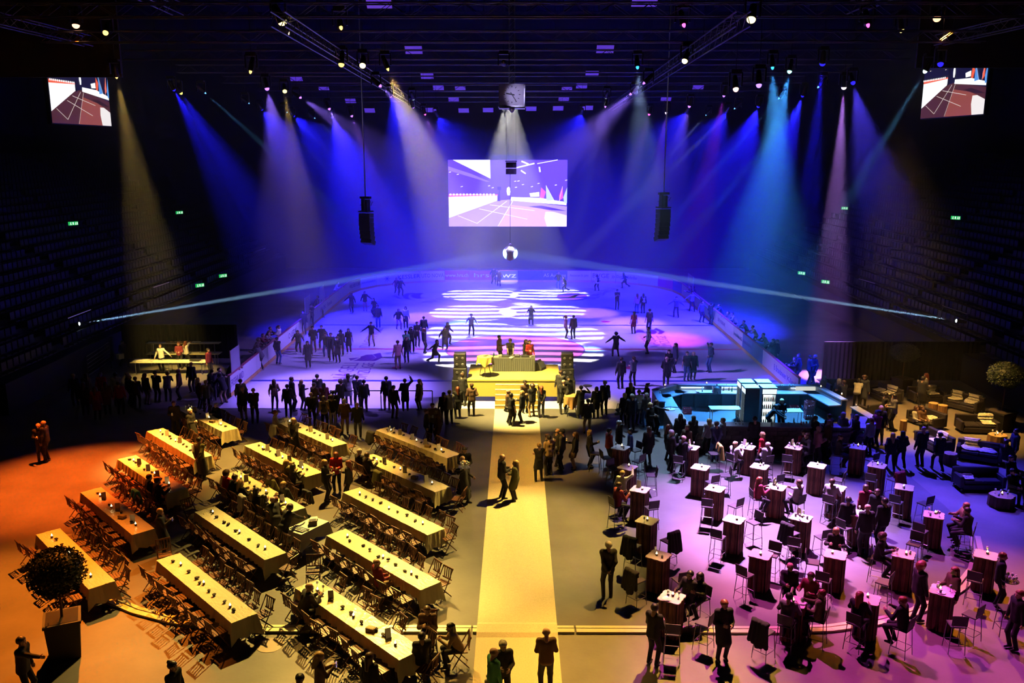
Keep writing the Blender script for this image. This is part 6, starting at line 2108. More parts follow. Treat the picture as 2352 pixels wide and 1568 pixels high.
# skaters, left half of the ice
crowd(580, 600, 3.92, '''
1297 145 k2 210 bmk lr SW|skater in a pink top gliding close beside a dark one near the left corner
1332 150 k2 210 jkk sk|dark skater gliding beside the pink top near the left corner
887 285 hh 170 qkk lb S|skater in a short black coat holding out a hand to a long-haired one
1010 272 hl 190 jkp lb S|long-haired skater in pale trousers holding hands with a short-coated one
1088 330 k2 150 dkk lk S|skater in a black dress near the left boards, behind a man in jeans
1127 395 st 185 jcd sb|skater in open jacket and jeans near the left boards
1065 545 ao 175 snt sk|skater in a dark sweater and tan trousers with both arms held out
540 585 s2 180 jkb sk|skater in brown trousers standing near the left blue line
618 575 k2 190 jkk sk|skater in an open dark jacket near the left blue line
655 640 k2 185 scd sb|skater in jeans at the left of the large group
703 645 st 185 jnk sb T|tall skater in a navy blazer with pale shirt in the large group
762 678 st 175 dkk cb S|skater in a black sleeveless dress in the middle of the large group
792 622 st 190 vkk hk S|skater wearing a brimmed hat and dark cardigan in the large group
862 605 st 180 dkk lk SW|skater in a short black dress and boots at the right of the group
405 620 k2 185 vgk lb SW|skater in a striped grey cardigan with long hair near the left boards
492 720 st 190 ckk lb S|skater in a long dark coat standing alone left of the group
455 445 st 180 jkk sk|skater in dark clothes at the left boards beside the near thin pane
525 388 ph 175 jkk sk|skater looking at a phone at the left boards
600 315 wa 240 jkk sk|dark skater leaning over to the left boards by the farther pane
1315 425 k2 200 vkp lr S|skater in a dark top with bare legs left of the one in a white blouse
1377 408 st 180 kwk lk S|skater in a white blouse and black skirt
1540 495 st 10 jnk sk|skater in a dark suit seen from behind in the central group
1480 545 d2 200 jkk sb|skater in black jacket with hands together in the central group
1430 590 st 190 jkk sk|skater in black with pale face next to the camera operator
1380 625 ph 210 jek sk|camera operator in a green top shouldering a large camera
1545 603 st 260 skk ly S|blonde skater with white top and black leggings in the central group
1757 545 k2 230 cck lb S|skater in a dark coat gliding behind a long-haired one
1730 592 k2 190 ckk lb SW|long-haired skater in an open dark coat with white skates
1970 470 k2 190 hlk sk|lone skater in a pale shirt gliding near the pink disc
1663 703 k1 250 kkk lk SW|skater in a short black skirt striding with a leg stretched back
1305 712 st 20 hpb sr T|tall man in a pinkish shirt seen from behind on the ice
1383 682 st 175 skd lb S|long-haired skater in a dark top and jeans beside the pink shirt
2172 58 k2 200 jck sb|far skater in grey right before the navy advert with white letters
2218 75 k2 170 cbk lk|far skater in a dark coat skating in front of the navy advert with white letters
''', True, ZI)
# skaters, right half
crowd(1160, 600, 3.92, '''
482 95 k2 170 jkd 0g|skater in an open dark jacket over a white shirt at the far boards
527 135 k1 100 bkk lb S|slim skater in black striding at the far boards
828 118 k2 20 vwk lb S|skater in a white jacket carrying a dark backpack at the far boards
1065 100 k1 70 knk lk S|skater in a navy skirt bending into a stride at the far boards
1012 253 ph 185 ekk sk|skater in a black tee holding a phone with both hands
1192 290 st 10 bpd lr S|skater with long red hair and a pale top seen from behind
1247 290 st 5 jkk lk S|dark-clad skater carrying a small pale backpack
1545 318 ao 160 sgk sk|skater in a light sweater with arms spread wide near the right boards
1690 272 ao 180 hlk sk|skater in a pale shirt and tie holding on to the right boards
1778 355 hl 200 sgk sk|skater in grey resting an arm on the right boards
1857 372 hd 300 jkk sk|dark skater pressed to the right boards
235 398 k2 175 dkk lk SW|lone skater in a dark dress right of centre
550 487 st 260 vpk tr SW|skater in a pink cardigan with long ponytail hand in hand with a dark suit
617 485 st 20 jkk sk|skater in a dark suit hand in hand with a pink cardigan
1163 452 st 10 dmk lk S|skater in a dark dress beside a man in a polo shirt
1303 428 st 10 end sk T|skater in a navy polo shirt and jeans seen from behind
1292 590 s2 100 hlk sk T|skater in a pale loose shirt and dark trousers
1000 637 ao 10 ckk ck S|skater in a swinging black coat with arms out, seen from behind
1047 865 st 15 jck sb T|man in a grey suit standing on the near ice, seen from behind
1158 857 fo 15 egk tb|person in a grey top with ponytail and folded arms on the near ice
1457 860 hd 350 jkk 0g|bald man in a dark suit with a hand raised to his ear
1478 800 st 180 jkk lk S|long-haired person in black half hidden behind the bald man
1535 738 st 100 cnk lb T|tall person in a long blue coat turning left on the ice
1642 815 st 185 ecd tb|person in a dark tee and narrow jeans near the bar
1700 818 st 180 ckk lp S|person in a long black coat with pale hood near the bar
1855 735 hd 110 snd sb T|man in a navy sweater with a hand on his chin, standing alone near the bar
'''.replace('lp', 'ly'), False, ZI)
# three on the stage
crowd(580, 600, 3.92, '''
2222 668 dr 250 jrk sk S|person in a bright red padded jacket behind the booth
2320 700 dj 182 eck sb|disc jockey in a charcoal tee bending over the mixing desk
''', False, 1.2)
crowd(1160, 600, 3.92, '''
190 705 st 230 jkk lk S|dark-haired person half hidden behind the red top on the stage
222 712 dr 200 brk tb S|long-haired person in a red top behind the booth
''', False, 1.2)
# behind the boards
crowd(580, 600, 3.92, '''
770 187 ln 250 hwk sb|spectator in white leaning on the left boards at the far corner
590 310 ln 260 jkk sk|dark spectator leaning over the left boards near the farther thin pane
235 577 s2 260 jwk tb|person in a white jacket standing at the left boards
160 590 ln 260 jbk sb|brown-clad spectator leaning on the left boards
145 635 ln 260 slk lb|spectator in a light top leaning on the left boards
95 650 ln 265 jmk lb|spectator in dark red leaning on the left boards
55 690 ln 260 jbk cb|curly-haired spectator leaning on the left boards
''')
crowd(580, 600, 3.92, '''
220 682 bk 340 scu sk|man in a dark sweater and blue jeans seen from behind at the left boards
35 745 ln 80 vgk lb W|person in a grey cardigan leaning backwards on the near left boards
''', True, ZI)
crowd(1160, 600, 3.92, '''
1668 222 ln 95 jnk sk|spectator behind the right boards below the tall pane, left of two
1694 222 ln 95 jnk lb|spectator behind the right boards below the tall pane, right of two
1928 385 ln 95 jnk sb|lone spectator behind the right boards near the far blue line
2008 450 ln 95 sgk lb|long-haired spectator of a pair behind the right boards
2047 460 ln 95 hlk sk|pale-shirted spectator of a pair behind the right boards
2148 530 ln 95 jck sb|spectator in charcoal bent over the right boards
2230 575 ln 95 hlk sb|spectator in a pale shirt bent over the right boards
2325 645 ln 95 sgk sb|spectator in grey bent over the right boards, left of a dark couple
''')
crowd(1752, 600, 3.92, '''
95 700 ph 110 jkk lk|spectator filming with a phone behind the right boards
130 705 s2 100 jkk sk|dark spectator right of the one filming behind the right boards
290 860 ln 100 jkk sk|spectator in black behind the near right boards, leftmost of four
325 830 s2 100 jnk sb|tall spectator behind the near right boards, second of four
430 845 dr 270 jnk sb|spectator turned right behind the near right boards, third of four
473 842 s2 100 cnk sg|grey-haired spectator in a long coat behind the near right boards
''')
# the row of onlookers left of the stage
crowd(580, 600, 3.92, '''
190 1063 s2 10 stk lb S|person in a tan sweater and dark trousers standing at the left end of the onlookers
310 1108 st 10 jkk sk|person in a black jacket next to the tan sweater, watching the ice
352 1042 st 300 jkk sb T|tall dark person with face in profile watching the ice
440 1066 fo 320 jck ly S|blonde person with folded arms watching the ice
580 1020 d2 5 jkk pk T|tall person in a black cap and jacket watching the ice
524 1180 bk 5 jkk 0b|bald person in black before the one with the cap
555 1095 dr 330 jbk sb|brown-haired person half hidden behind the bald head
640 1097 st 10 jmk lb S|person in dark maroon right of the cap wearer
722 1165 st 10 jkk sk S|short dark person right of the maroon jacket
640 1218 st 5 stk cb S|curly-haired person in a beige top carrying a backpack
710 1205 st 5 skw cb S|curly-haired person in a black sweater with pale hem
790 1065 s2 20 jkk cb|curly-haired person in black left of the plaid one
858 1012 hd 15 clk lk|long-haired person in a light plaid coat raising a hand
938 1028 bk 15 jnk sb T|tall person in a navy blazer watching the ice
1000 1068 st 25 jkb sk|person in a black jacket right of the navy blazer
825 1240 s2 10 jbt sg|grey-haired person in a brown jacket
940 1272 st 10 jkg 0b|person in a black jacket and grey trousers nearest to the long tables
1203 1037 st 5 jct sk T|person in charcoal jacket and tan trousers at the barrier
1270 1118 st 340 jkb sk|dark person in front of the charcoal jacket at the barrier
1370 1058 up 10 ckk sk|person in a long black coat raising a hand at the barrier
1500 1062 st 60 ckk ty S|person in a black coat with blonde ponytail at the right end of the barrier
1720 1180 st 15 jkk lb S|long-haired dark person left of the stage, second from the left
1772 1162 st 20 jwk sb|brown-haired person with white collar left of the stage
1845 1130 st 15 ckk lr S|red-haired person in a black coat left of the stage
1890 1005 st 330 jkk sb T|tall man in a dark suit with white collar beside the left speakers
1972 1100 s2 10 jbc sb|man in a brown jacket standing right before the stage corner
1620 1280 dr 200 jtk sb|man in a beige jacket talking behind the aisle tables
1565 1332 st 270 skk sb S|dark-haired person with a white belt talking behind the aisle tables
1668 1330 st 60 cbk lb S|long-haired person in a brown coat talking behind the aisle tables
''')
crowd(0, 600, 3.92, '''
2162 1062 s2 20 cok sb|man in an olive coat standing near the left ice edge
2182 1132 st 30 jkt 0g|grey-haired man in tan trousers near the left ice edge
2278 1142 bk 10 jkk 0g T|broad man in a black jacket near the left ice edge
1100 712 wa 240 jkk sb|server in black carrying a pale container left of the buffet
1440 748 hl 180 hwk sb|server in a white top shaking out a cloth behind the buffet
1605 730 d2 185 smk lr S|server in a red vest behind the buffet
1668 720 hd 330 hwk lr S|red-haired server in a white shirt turned to the back shelf
1872 785 st 250 smk sk|dark person in maroon at the right end of the buffet
1035 1003 st 20 hwk sk T|man in a white shirt at the back of the queue
1065 1082 st 10 smk sk|person in a dark red sweater in front of the white shirt
1142 1000 st 300 jkk 0m|bald person in the buffet queue, farther of two red-lit heads
1163 1025 st 300 jkk 0m|bald person in the buffet queue, nearer of two red-lit heads
1215 1040 st 10 jkk sb|brown-haired person in a dark jacket in the buffet queue
1302 1008 st 330 jkt lb|person in bright tan trousers and black jacket in the buffet queue
1395 990 ph 350 jkk sk|person in black in the middle of the buffet queue
1505 995 bd 10 jgk sb|grey-jacketed person bending over the buffet queue
1600 968 st 100 jbk 0t|balding person in a brown jacket in the buffet queue
1715 912 st 170 jkk sr|dark person close to the buffet front at right
1780 1050 st 320 sbk ly S|blonde person with back turned in the buffet queue
1850 1070 s2 30 jok sy|person in an olive jacket at the right of the buffet queue
1905 975 st 20 jkk sk|dark person by the start of the left boards
1975 1010 ln 60 jkt sk|person in tan trousers leaning over the start of the left boards
2095 895 ln 265 jkk sk|spectator behind the nearest left boards
1975 960 ln 265 jck sk|dark head behind the nearest left boards, left of the other
745 1090 st 20 ckk lb|person in a long coat walking at the dark left edge of the queue
850 1130 st 10 cmk lb|person in a dark red coat at the left end of the queue
945 1085 st 30 cbk lb|person in a brown patterned coat at the left end of the queue
765 1010 st 60 jbk lb|long-haired person far left of the buffet
655 1015 st 40 jkk sy|blond person at the dark far left of the queue
900 1005 st 200 jrk sb|red-clad person turned to the camera left of the queue
340 1462 dr 210 jkk 0b|bald man in black talking at the red-lit left floor, nearer of two
386 1438 st 90 jkk 0b T|bald man in black talking at the red-lit left floor, farther of two
'''.replace('0t', '0b'))
# at the long tables
crowd(500, 900, 3.92, '''
520 168 se 290 hwk sr F|person in a white shirt sitting at the far end of the farthest middle table
682 230 bk 350 akk 0b T|bald waiter in black with a long apron at the farthest middle table
1062 545 d2 180 jrk lr S|person in a red blazer holding a glass between the tables
965 612 dr 260 jkk ly S|blonde person in black holding a drink between the tables
1172 620 dr 80 jkk lr S|red-haired person in black holding a drink between the tables
1215 540 se 20 jkk sg|grey-haired person seated at the far end of the fourth aisle table
1302 562 se 20 jkk sb|dark-haired person seated at the far end of the fourth aisle table
2225 500 d2 190 akk sk T|tall waiter in black behind the one with the tray at the aisle
2222 620 tr 250 akk ly|blonde waiter in black carrying a tray of glasses by the aisle
2200 580 d2 90 akk 0b|bald waiter in black between the two others at the aisle
118 700 se 300 srk cb|curly-haired person in red seated at the third middle table
215 738 sl 300 jkk sk|dark-haired person seated next to the red one at the third middle table
338 772 se 300 jkk ly S|blonde person seated at the third middle table, near side
415 852 se 300 skk lk|long-haired dark person seated at the third middle table, near side
432 905 sb 300 skk lk S|second long-haired dark person seated at the third middle table, near side
492 642 se 120 jok ly S|blonde person in olive seated at the far side of the third middle table
470 715 sl 120 jok lb S|brown-haired person in olive seated across from the red one
622 660 se 120 skk lk S|dark long-haired person leaning on the far side of the third middle table
615 825 sl 120 jkk sy|blond man in a dark suit seated at the far side of the third middle table
640 920 se 120 jbk sr|red-haired person seated at the aisle end of the third middle table
652 1010 bd 330 akk sb T|waiter in a long apron standing at the white trolley
490 945 bd 30 akk 0b|bald waiter bending forward with a round tray near the trolley
''')
crowd(0, 900, 3.92, '''
1440 1053 ph 280 ckk sy S|blond person in a dark coat holding up a phone between two tables
1405 752 se 300 jkk sk|dark-haired person seated on the near side of the third outer table, left one
1455 772 se 300 jck sk|dark-haired broad person seated on the near side of the third outer table, right one
1790 410 bk 340 aok sk T|waiter with crossed apron straps behind the fourth outer table
1562 85 dr 200 jkk sr|person with red hair standing at the far end of the farthest outer table
1710 155 dr 250 ckk sg|grey-haired person in a black coat at the farthest outer table
1960 80 se 130 jkk sg|grey-haired person seated at the far side of the farthest outer table
''')
crowd(0, 1168, 3.92, '''
190 1160 rp 270 jkk sk|person in black stretching an arm forward beside the planter
1552 1383 st 250 skk hk|person with a tall hair knot cut off by the lower edge
'''.replace('hk|', 'uk|'))
crowd(550, 1168, 3.92, '''
722 1297 ph 290 bbk ly S|long-haired blonde person lighting up a phone at the lower edge
540 1500 st 180 jkk sk|dark head at the lower edge left of the phone holder
1172 1300 st 330 skk lb S|long-haired dark person at the lower edge beside the nearest aisle table
785 628 sl 300 jck 0m T|bald man in a grey suit seated at the far end of the nearest aisle table
1155 525 sb 100 hmt 0g|grey bald man with glasses in maroon shirt seated turned sideways
1690 885 sl 180 jbk sb|man in brown suit and pale shirt seated at the aisle end of the nearest table
1640 1115 sb 20 jkk sk F|broad man in black seen from behind at the nearest aisle table
1895 1035 sl 100 stk lk SF|person with long black hair in a tan sweater seated opposite the brown suit
'''.replace('0m', '0b'))
# on the carpet and to the right of the stage
crowd(1080, 850, 3.92, '''
290 757 d2 290 jkk 0b T|balding man in a dark suit and white shirt talking on the carpet
405 812 fo 70 cok ly S|blonde person in an olive coat with folded arms on the carpet
620 655 fo 10 dkk uy S|person with blonde bun in a black dress seen from behind at the carpet edge
710 590 st 20 htk sk|person in a beige shirt seen from behind at the carpet edge
700 575 dr 250 jkk sb|dark person half hidden behind the beige shirt
790 528 dr 300 jkk 0g|grey-headed man talking in the group at the carpet edge
828 533 dr 70 sck pk T|man in a dark cap and sweater talking at the carpet edge
945 556 dr 80 qkt lb S|person in a black jacket and olive skirt holding a drink
1080 538 dr 270 ckk oy S|blonde person in a dark coat talking near the bar tables
1345 455 hd 280 jkk sg T|grey-haired man in a dark suit drinking near the bar
1255 525 st 290 smk sk|dark-haired person in maroon behind the first bar table
1440 528 st 90 suk sk S|dark-haired person in a blue shirt seen from behind
1610 508 st 20 ckk lb|long-haired person in a black coat seen from behind near the bar
1790 490 dr 300 ckk lr S|red-haired person in a dark coat drinking near the bar
1815 540 dr 290 jkk sg T|grey-haired man in a dark suit at the back bar table
1925 590 d2 300 jkk 0b|bald person in black at the back bar table
1955 495 dr 130 jbk sb|man in a brown jacket and glasses at the back bar table
1895 393 st 350 ckk lk|person with long black hair at the front left corner of the bar
2010 412 st 20 jkk lk S|person with long dark hair leaning at the bar front, left of a blonde
2150 438 s2 20 vlk ly S|blonde long-haired person in a pale cardigan at the bar front
2217 462 bk 10 jnd sk T|man in a navy blazer and jeans at the bar front
2275 432 dr 60 jgk sb|brown-haired man in a grey jacket at the bar front
1372 905 up 330 hwk sy S|blond person in a white shirt with bag strap raising a hand
1420 985 hs 300 jmk sb|dark person on a stool beside the white shirt
500 0 st 350 jck sb T|tall man in a grey suit beside the right speakers
'''.replace('500 0 st', '815 3 st'))
crowd(1160, 600, 3.92, '''
570 1038 st 200 jkk sk|dark-haired man facing the camera beside the right speakers
527 1068 bk 10 jkk 0b T|bald man in a black quilted jacket before the right speakers
180 1073 st 210 jbk sk D|dark-skinned man in a brown jacket at the foot of the stage steps
245 1105 fo 30 jkt cb|curly-haired person in black jacket and tan trousers at the stage steps
327 1122 bk 5 skk lr S|red-haired person in tight black clothes, hands behind the back
30 1155 dr 280 jbk 0g|bald man in a tan jacket on the carpet below the steps
57 1190 st 310 dkk sk S|dark-haired person in a black dress carrying a bag on the carpet
150 1165 dr 80 jkk oy S|blonde person in black talking on the carpet below the steps
685 1120 tr 15 akk sk|waiter holding a black tray high, seen from behind
748 1240 s2 5 jct sk|man in a leather jacket and tan trousers seen from behind
825 1130 st 10 ckk ob S|dark-haired person in a short black coat right of the tray carrier
900 1075 st 15 jck sg T|grey-haired man in a dark jacket watching the ice
1130 1093 st 20 ckk ly|blonde person in black seen from behind near the bar
1280 1100 dr 100 jkk ub S|person with a dark bun near the left corner of the bar
1210 1162 dr 200 jwk sk|man in a dark jacket over a white shirt near the bar
1275 1187 st 20 sgd sg|grey-haired person in a grey-blue top near the bar
1077 1187 st 20 jkk oy S|blonde person with a grey handbag near the bar
1145 1195 st 10 jnk sg T|grey-haired man in a navy blazer seen from behind near the bar
1312 1275 d2 230 jkk oy|person with short blonde hair and glasses holding a plate by the bar
1367 1250 rp 250 jkk lb S|brown-haired person reaching over to the bar counter
''')
crowd(1480, 850, 3.92, '''
995 418 d2 5 hck sk T|man in a charcoal shirt standing at the long bar front
1240 260 d2 185 jkk oy S|blonde bartender in black, nearer to the white work table
1190 310 bd 250 skk tb S|bartender with dark ponytail bending towards the other
865 620 hs 300 vwk oy S|short-haired blonde person in white seated by the stone front
1062 558 st 60 srk oy S|person in red with blonde hair standing behind the seated grey man
1080 602 hb 100 jlk 0g|grey-headed man in a light jacket seated by the stone front
1440 543 st 190 smk sb S|dark-haired person behind the white bar table
1438 567 hs 350 jkk lb|dark person with long hair seated with back to the camera
1572 507 d2 280 hpk 0b T|bald man in a bright pink shirt at a bar table
1545 412 st 290 jkk tb S|person with a dark ponytail at the bar right of the bartenders
1668 397 d2 30 jkk sb|dark-haired man leaning on the bar counter
1665 452 dr 100 cbk ly S|long-haired blonde person in a brown coat at the bar
1797 380 dr 300 jgk og|grey-haired person in a grey jacket at the bar corner
1910 402 hd 100 jkk ob|dark-haired person in black drinking at the bar corner
2045 432 st 20 vwk tr S|person in a pale jacket with a dark ponytail at the right of the bar
2110 362 fo 110 smk pn|person in a maroon top and blue cap beside the pale jacket
2135 320 s2 150 jkk 0g T|bald grey man in a dark suit at the right end of the bar
2180 205 d2 270 jkk sk|dark-haired man in suit and open white shirt facing another suit
2255 215 d2 90 jgk sk T|man in a grey jacket facing another suit at the lounge edge
1840 595 hs 80 jkk sb|man in a dark suit eating on a stool behind the fifth column
2240 562 wa 350 jkk ly S|blonde person in black walking towards the lounge
2330 545 wa 355 jkk lk S|dark-haired person in black walking beside the blonde one
1618 50 sb 30 vlm og SF|person in a patterned top seated at the outer bar corner
1757 78 dr 300 jnk og|grey-haired person in a blue scarf beyond the bar
1795 92 fo 20 jnk sb|dark-haired person leaning on the right ledge of the bar
1935 75 bd 330 hlk sk|person in a pale shirt bending over beyond the bar
1985 48 dr 160 cnk cb|curly-haired person in a long blue coat beyond the bar
1090 940 hs 260 vmk lr S|long-haired person in maroon seated left of a tall menu card
1305 962 hb 100 hlk sb|man in a pale shirt seated right of a tall menu card
1857 1035 hs 270 jlk sb|man in a light jacket seated in the dark group at the third row
2000 1035 st 190 jmk lb S|long-haired person at the back of the dark group
2100 1075 st 150 jkk lb S|person with light hair at the right of the dark group
2012 1210 st 0 jkk 0r T|red-lit bald man in black seen from behind in the dark group
2165 1152 st 20 jkk sk T|dark-haired man at the right front of the dark group
1840 1142 st 350 jkk sk|dark-haired man at the left front of the dark group
1730 1403 hs 340 ckk ly S|blonde person in black seated with back to the camera
2110 1452 hs 10 jkk cb|curly-haired dark person seated in the shade
'''.replace('0r', '0b'))
# lounge and the dark right side
crowd(1852, 850, 3.92, '''
1080 28 dr 60 vwk lr S|person in a white vest behind a dark coat in the lounge
1058 58 dr 300 ckk sk T|person in a long dark coat standing in the lounge
1045 320 sf 200 jbk lb F|long-haired person in brown sitting on a lounge sofa
995 325 sf 200 slk ob SF|person in a pale blue top leaning on the lounge sofa
1060 508 dr 10 jkk 0b T|bald man in black standing in the blue light
1210 558 wa 0 jkk sk|dark man walking away in the blue light
1893 530 dr 90 jnk sk|dark-haired person in navy drinking at the right edge
1805 627 sf 300 jkk sb F|person in profile seated among the furs at the right edge
1848 772 sf 200 jkk sk F|dark person seated at the right edge, upper one
1862 890 sf 200 jkk sk F|dark person seated at the right edge, lower one
1360 1200 hs 350 jkk sk|dark-haired person in black seated at the right outer bar table
1440 1195 hb 60 vtk oy S|short-haired person in a beige top on a stool at the right
''')
crowd(1080, 1168, 3.92, '''
1245 297 bk 5 jkc sg T|grey-haired man in a black blazer standing alone right of the carpet
685 1077 d2 5 sbk 0b T|bald man in a brown sweater with white hem on the carpet, lower edge
295 1195 d2 190 jkk sg|grey curly person in black with a bag on the carpet at the lower edge
215 1258 st 300 sek 0b|man in a green hooded sweater on the carpet at the lower edge
1665 862 d2 320 jkk sk|man in black with a pale collar standing at the nearest bar table
2062 575 hs 100 skk lk S|long-haired dark person seated at the nearest bar table
1972 570 hb 330 jkk sk|dark person with back turned at the nearest bar table
2292 828 d2 190 ckk sr|red-haired person in a long dark coat and scarf in the pink light
''')
crowd(1600, 1168, 3.92, '''
843 493 hb 185 jkk 0b|bald man in dark jacket facing the camera at the candlelit table
1072 580 hs 230 jmk sb|dark-haired person at the back right of the candlelit table
825 745 hs 10 sgk sk|person in a grey striped sweater seen from behind at the candlelit table
1032 697 hb 60 jok sr|red-haired person in olive beside the striped sweater
''')
crowd(1952, 1168, 3.92, '''
430 765 hs 320 jkk sr|red-haired dark person seated at the near right table
272 787 hs 350 skk lr|person with long hair seated in front at the near right table
652 482 st 280 jkk cr T|red-lit curly person standing at the second near right table
945 530 dr 100 jbk lr|red-lit long-haired person holding a drink at the near right
1385 400 st 250 jkk sr|waiter in black holding a tray of glasses at the right edge
1530 740 st 100 jkk sr|dark person cut off by the right edge, reaching for the tray
''')

# ------------------------------------------------------------------ what people hold and wear loose, coats left on chairs
def who(s):
    return next(o for o in PEOPLE if s in o['label'])
def at(o, x, y, z):
    c, s_ = math.cos(o.rotation_euler.z), math.sin(o.rotation_euler.z)
    k = o.scale[0]
    return (o.location.x + k * (x * c - y * s_), o.location.y + k * (x * s_ + y * c), o.location.z + k * z)
phone_b, phone_s = M('phone_black', (.01, .01, .012), .2), glow('phone_screen', (.45, .4, 1), 1.6)
ph_me = MB().box((0, 0, 0), (.075, .010, .15)).box((0, -.006, 0), (.066, .002, .135), mi=1).mesh('phone', [phone_b, phone_s])
for s in ('lighting up a phone', 'holding up a phone between', 'looking at a phone', 'holding a phone with both', 'filming with a phone'):
    o = who(s)
    tag(put('phone', ph_me, None, at(o, 0, .42, 1.31), o.rotation_euler.z), 'phone with lit screen held by the ' + ' '.join(o['label'].split()[:7]), 'phone')
beer = M('drink_amber', (.55, .30, .04), .15)
dr_me = MB().lathe([(.028, 0), (.034, .12), (.030, .12), (.025, .01)], 8, mi=0).lathe([(.024, .01), (.028, .09)], 8, mi=1).mesh('drinking_glass', [gl_clear, beer], smooth=True)
n_ = 0
for o in PEOPLE:
    me = o.data
    pose = next((k for k, v in BODY.items() if v[0] == me), ('',))[0]
    if pose in ('dr',) and 'skater' not in o['label'] and o.location.y < 46:
        J = jn('dr')[0]
        tip = J['W' + 'R'] + (J['W' + 'R'] - J['E' + 'R']) / .255 * .085
        tag(put('drinking_glass', dr_me, None, at(o, tip[0] - .01, tip[1] + .02, tip[2] - .03), 0), 'drink in the hand of the ' + ' '.join(o['label'].split()[:10]), 'glass')
tray_me = MB().lathe([(.001, 0), (.22, 0), (.235, .018), (.225, .018), (.215, .006), (.001, .006)], 20).mesh('tray', eq_m)
for s, dz, full in (('waiter holding a black tray high', 1.62, 0), ('blonde waiter in black carrying a tray', 1.62, 6), ('waiter in black holding a tray of glasses', .92, 8)):
    o = who(s)
    p = at(o, .40, .20, dz) if dz > 1.2 else at(o, .30, .22, 1.0)
    tag(put('tray', tray_me, None, p), 'round black tray of the ' + ' '.join(s.split()[:5]), 'tray')
    for k in range(full):
        a = k * 2 * math.pi / full
        tag(put('wine_glass', wgm, None, (p[0] + .14 * math.cos(a), p[1] + .14 * math.sin(a), p[2] + .007)), 'glass on the tray of the ' + ' '.join(s.split()[:4]), 'glass', 'glasses on the tray of the ' + ' '.join(s.split()[:4]))
bag_m, bag_g, bag_p = M('bag_black', (.015, .015, .016), .5), M('bag_grey', (.22, .24, .26), .5), M('bag_pale', (.5, .48, .5), .6)
def bag_mesh(nm, m, w_, d, h):
    V, Q, T = grow([((-w_ / 2, 0, -h / 2), (w_ / 2, 0, -h / 2), d, d, 0), ((-w_ * .4, 0, h / 2), (w_ * .4, 0, h / 2), d * .75, d * .75, 0), ((0, 0, -h / 2), (0, 0, h / 2), d, d * .8, 0)], .022, .05)
    me = mesh_np(nm, V, Q); me.materials[0] = m
    return me
for s, nm, m, dim, pos, lab in (('beige top carrying a backpack', 'backpack', bag_m, (.14, .08, .26), (0, -.20, 1.17), 'black backpack on the curly-haired person in beige'),
                                ('carrying a small pale backpack', 'backpack', bag_p, (.12, .07, .22), (0, -.20, 1.17), 'small pale backpack on a dark-clad skater'),
                                ('carrying a dark backpack at the far', 'backpack', bag_m, (.12, .07, .22), (0, -.22, 1.15), 'dark backpack on the white-jacketed skater'),
                                ('with a grey handbag', 'handbag', bag_g, (.22, .07, .2), (-.36, .0, .78), 'large grey handbag hanging beside a blonde person near the bar'),
                                ('black dress carrying a bag', 'handbag', bag_m, (.22, .07, .14), (-.34, -.02, .82), 'black handbag of the person below the steps'),
                                ('in black with a bag on the carpet', 'handbag', bag_p, (.2, .06, .14), (.30, .05, .78), 'pale handbag of the grey curly person on the carpet')):
    o = who(s)
    b = put(nm, bag_mesh(nm, m, *dim), None, at(o, *pos), o.rotation_euler.z)
    tag(b, lab, 'bag')
    st_ = MB().path([(-.09, .03, dim[2] / 2), (-.10, .10, dim[2] / 2 + .16), (.10, .10, dim[2] / 2 + .16), (.09, .03, dim[2] / 2)] if nm == 'backpack' else [(-.08, 0, dim[2] / 2 + .02), (-.03, .0, dim[2] / 2 + .30), (.03, .0, dim[2] / 2 + .30), (.08, 0, dim[2] / 2 + .02)], .012, 5).obj('strap', m, b)
o = who('camera operator')
cm_ = thing('video_camera', 'large shoulder camera of the operator on the ice', 'camera', at(o, .10, .16, 1.56), o.rotation_euler.z)
MB().box((0, 0, 0), (.16, .46, .22)).obj('body', eq_m, cm_, bevel=.015)
ln_ = MB().lathe([(.07, 0), (.075, .05), (.09, .20), (.085, .20), (.06, .16)], 12).obj('lens', eq_m, cm_, loc=(0, .23, 0))
ln_.rotation_euler = (-math.pi / 2, 0, 0)
MB().box((0, .05, .15), (.04, .22, .06)).obj('handle', eq_m, cm_)
MB().box((-.12, .08, .03), (.08, .14, .09)).obj('viewfinder', eq_m, cm_)
o = who('server in black carrying a pale container')
tag(put('container', MB().box((0, 0, 0), (.34, .26, .30), top=1.05).mesh('container', M('container_cream', (.6, .56, .45), .5)), None, at(o, .36, .2, .78), o.rotation_euler.z), 'pale container carried left of the buffet', 'container')
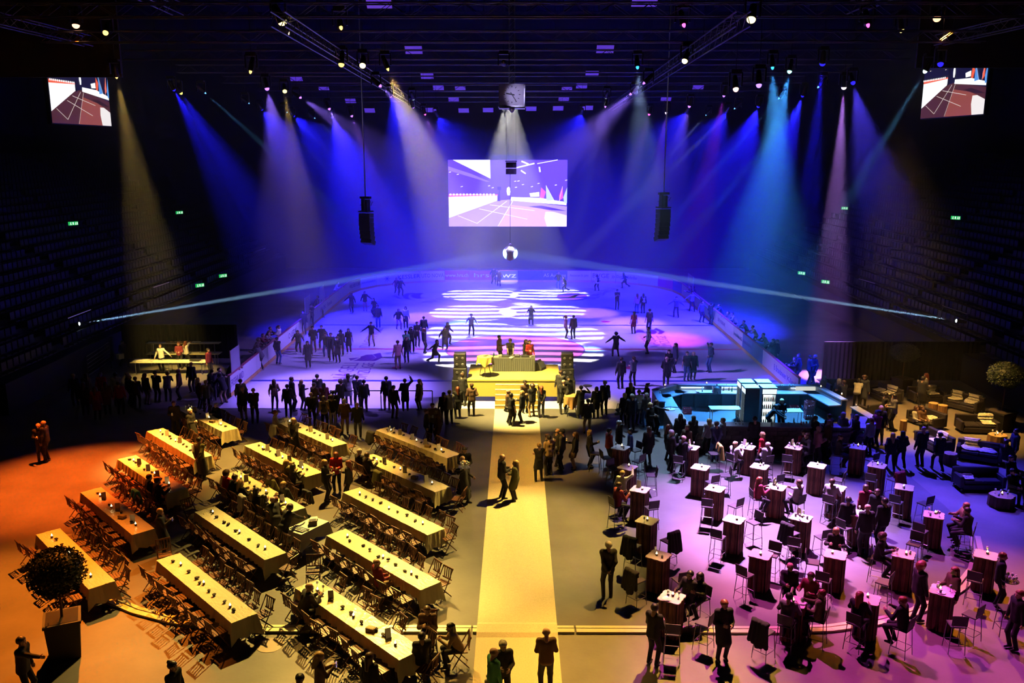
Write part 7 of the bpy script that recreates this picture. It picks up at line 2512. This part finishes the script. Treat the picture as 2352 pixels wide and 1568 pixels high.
# coats over stools and chairs
def coat_mesh(seed, m, z0, w_=.22, drop=.55):
    r = random.Random(seed)
    P_ = [((-w_, -.22, z0), (w_, -.22, z0), .05, .05, 0), ((-w_ * .9, -.27, z0 - .03), (-w_ * 1.1, -.33, z0 - drop), .05, .06, 0), ((0, -.27, z0 - .02), (.02, -.36, z0 - drop - .06), .055, .08, 0),
          ((w_ * .9, -.27, z0 - .03), (w_ * 1.15, -.32, z0 - drop + r.uniform(-.1, .1)), .05, .06, 0), ((-w_ * .5, -.27, z0 - .03), (-w_ * .5, -.35, z0 - drop), .055, .07, 0), ((w_ * .5, -.27, z0 - .03), (w_ * .55, -.36, z0 - drop - .04), .055, .07, 0),
          ((-w_ * .8, -.17, z0), (-w_ * .7, -.13, z0 - .20), .035, .04, 0), ((w_ * .7, -.17, z0), (w_ * .6, -.12, z0 - .18), .035, .04, 0)]
    V, Q, T = grow(P_, .026, .035)
    me = mesh_np('coat', V, Q); me.materials[0] = m
    return me
for k, (px, py, c, lab) in enumerate(((1455, 1225, 'k', 'black coat hung over the stool before the first-row talker, left of the tables by the carpet'), (1543, 1222, 'k', 'black coat hung over a stool right of the third-row table by the carpet'),
                                      (1463, 1305, 'k', 'black coat hung over a stool left of the second-row table by the carpet'), (1822, 1215, 'k', 'black coat heaped on a stool below a table with wine glasses'),
                                      (1753, 1415, 'k', 'big black coat on a stool left of the candlelit table'), (1616, 1045, 'y', 'mustard coat hung over a stool near the bar front'), (2070, 1075, 'm', 'dark red coat over a stool in the fifth row'))):
    x, y = G(px, py, .95)
    i = min(range(len(STOOLS)), key=lambda q: math.hypot(STOOLS[q][0] - x, STOOLS[q][1] - y) + (9 if ('s', q) in TAKEN else 0))
    TAKEN.add(('s', i))
    s = STOOLS[i]
    tag(put('coat', coat_mesh(k, fab(c), 1.12), None, (s[0], s[1], 0), s[2]), lab if len(lab.split()) < 17 else 'black coat hung over a stool by the carpet', 'coat')
for k, (px, py, c, lab) in enumerate(((607, 990, 'l', 'light grey coat over a chair at the far end of the farthest middle table'), (858, 1085, 'o', 'olive coat over a chair at the far end of the fourth aisle table'), (545, 1147, 'w', 'white cloth over a chair back at the third middle table'),
                                      (712, 1165, 'k', 'black coat over a chair at the aisle end of the third middle table'), (850, 1000, 'k', 'black coat over a chair at the far end of the farthest aisle table'), (345, 1125, 'a', 'turquoise coat over a chair at the third outer table'))):
    x, y = G(px, py, .8)
    i = min(range(len(CHAIRS)), key=lambda q: math.hypot(CHAIRS[q][0] - x, CHAIRS[q][1] - y) + (9 if q in TAKEN else 0))
    TAKEN.add(i)
    s = CHAIRS[i]
    tag(put('coat', coat_mesh(20 + k, fab(c), .90, .19, .42), None, (s[0] - .055 * -math.sin(s[2]) * 1, s[1] - .055 * math.cos(s[2]), 0), s[2]), lab, 'coat')
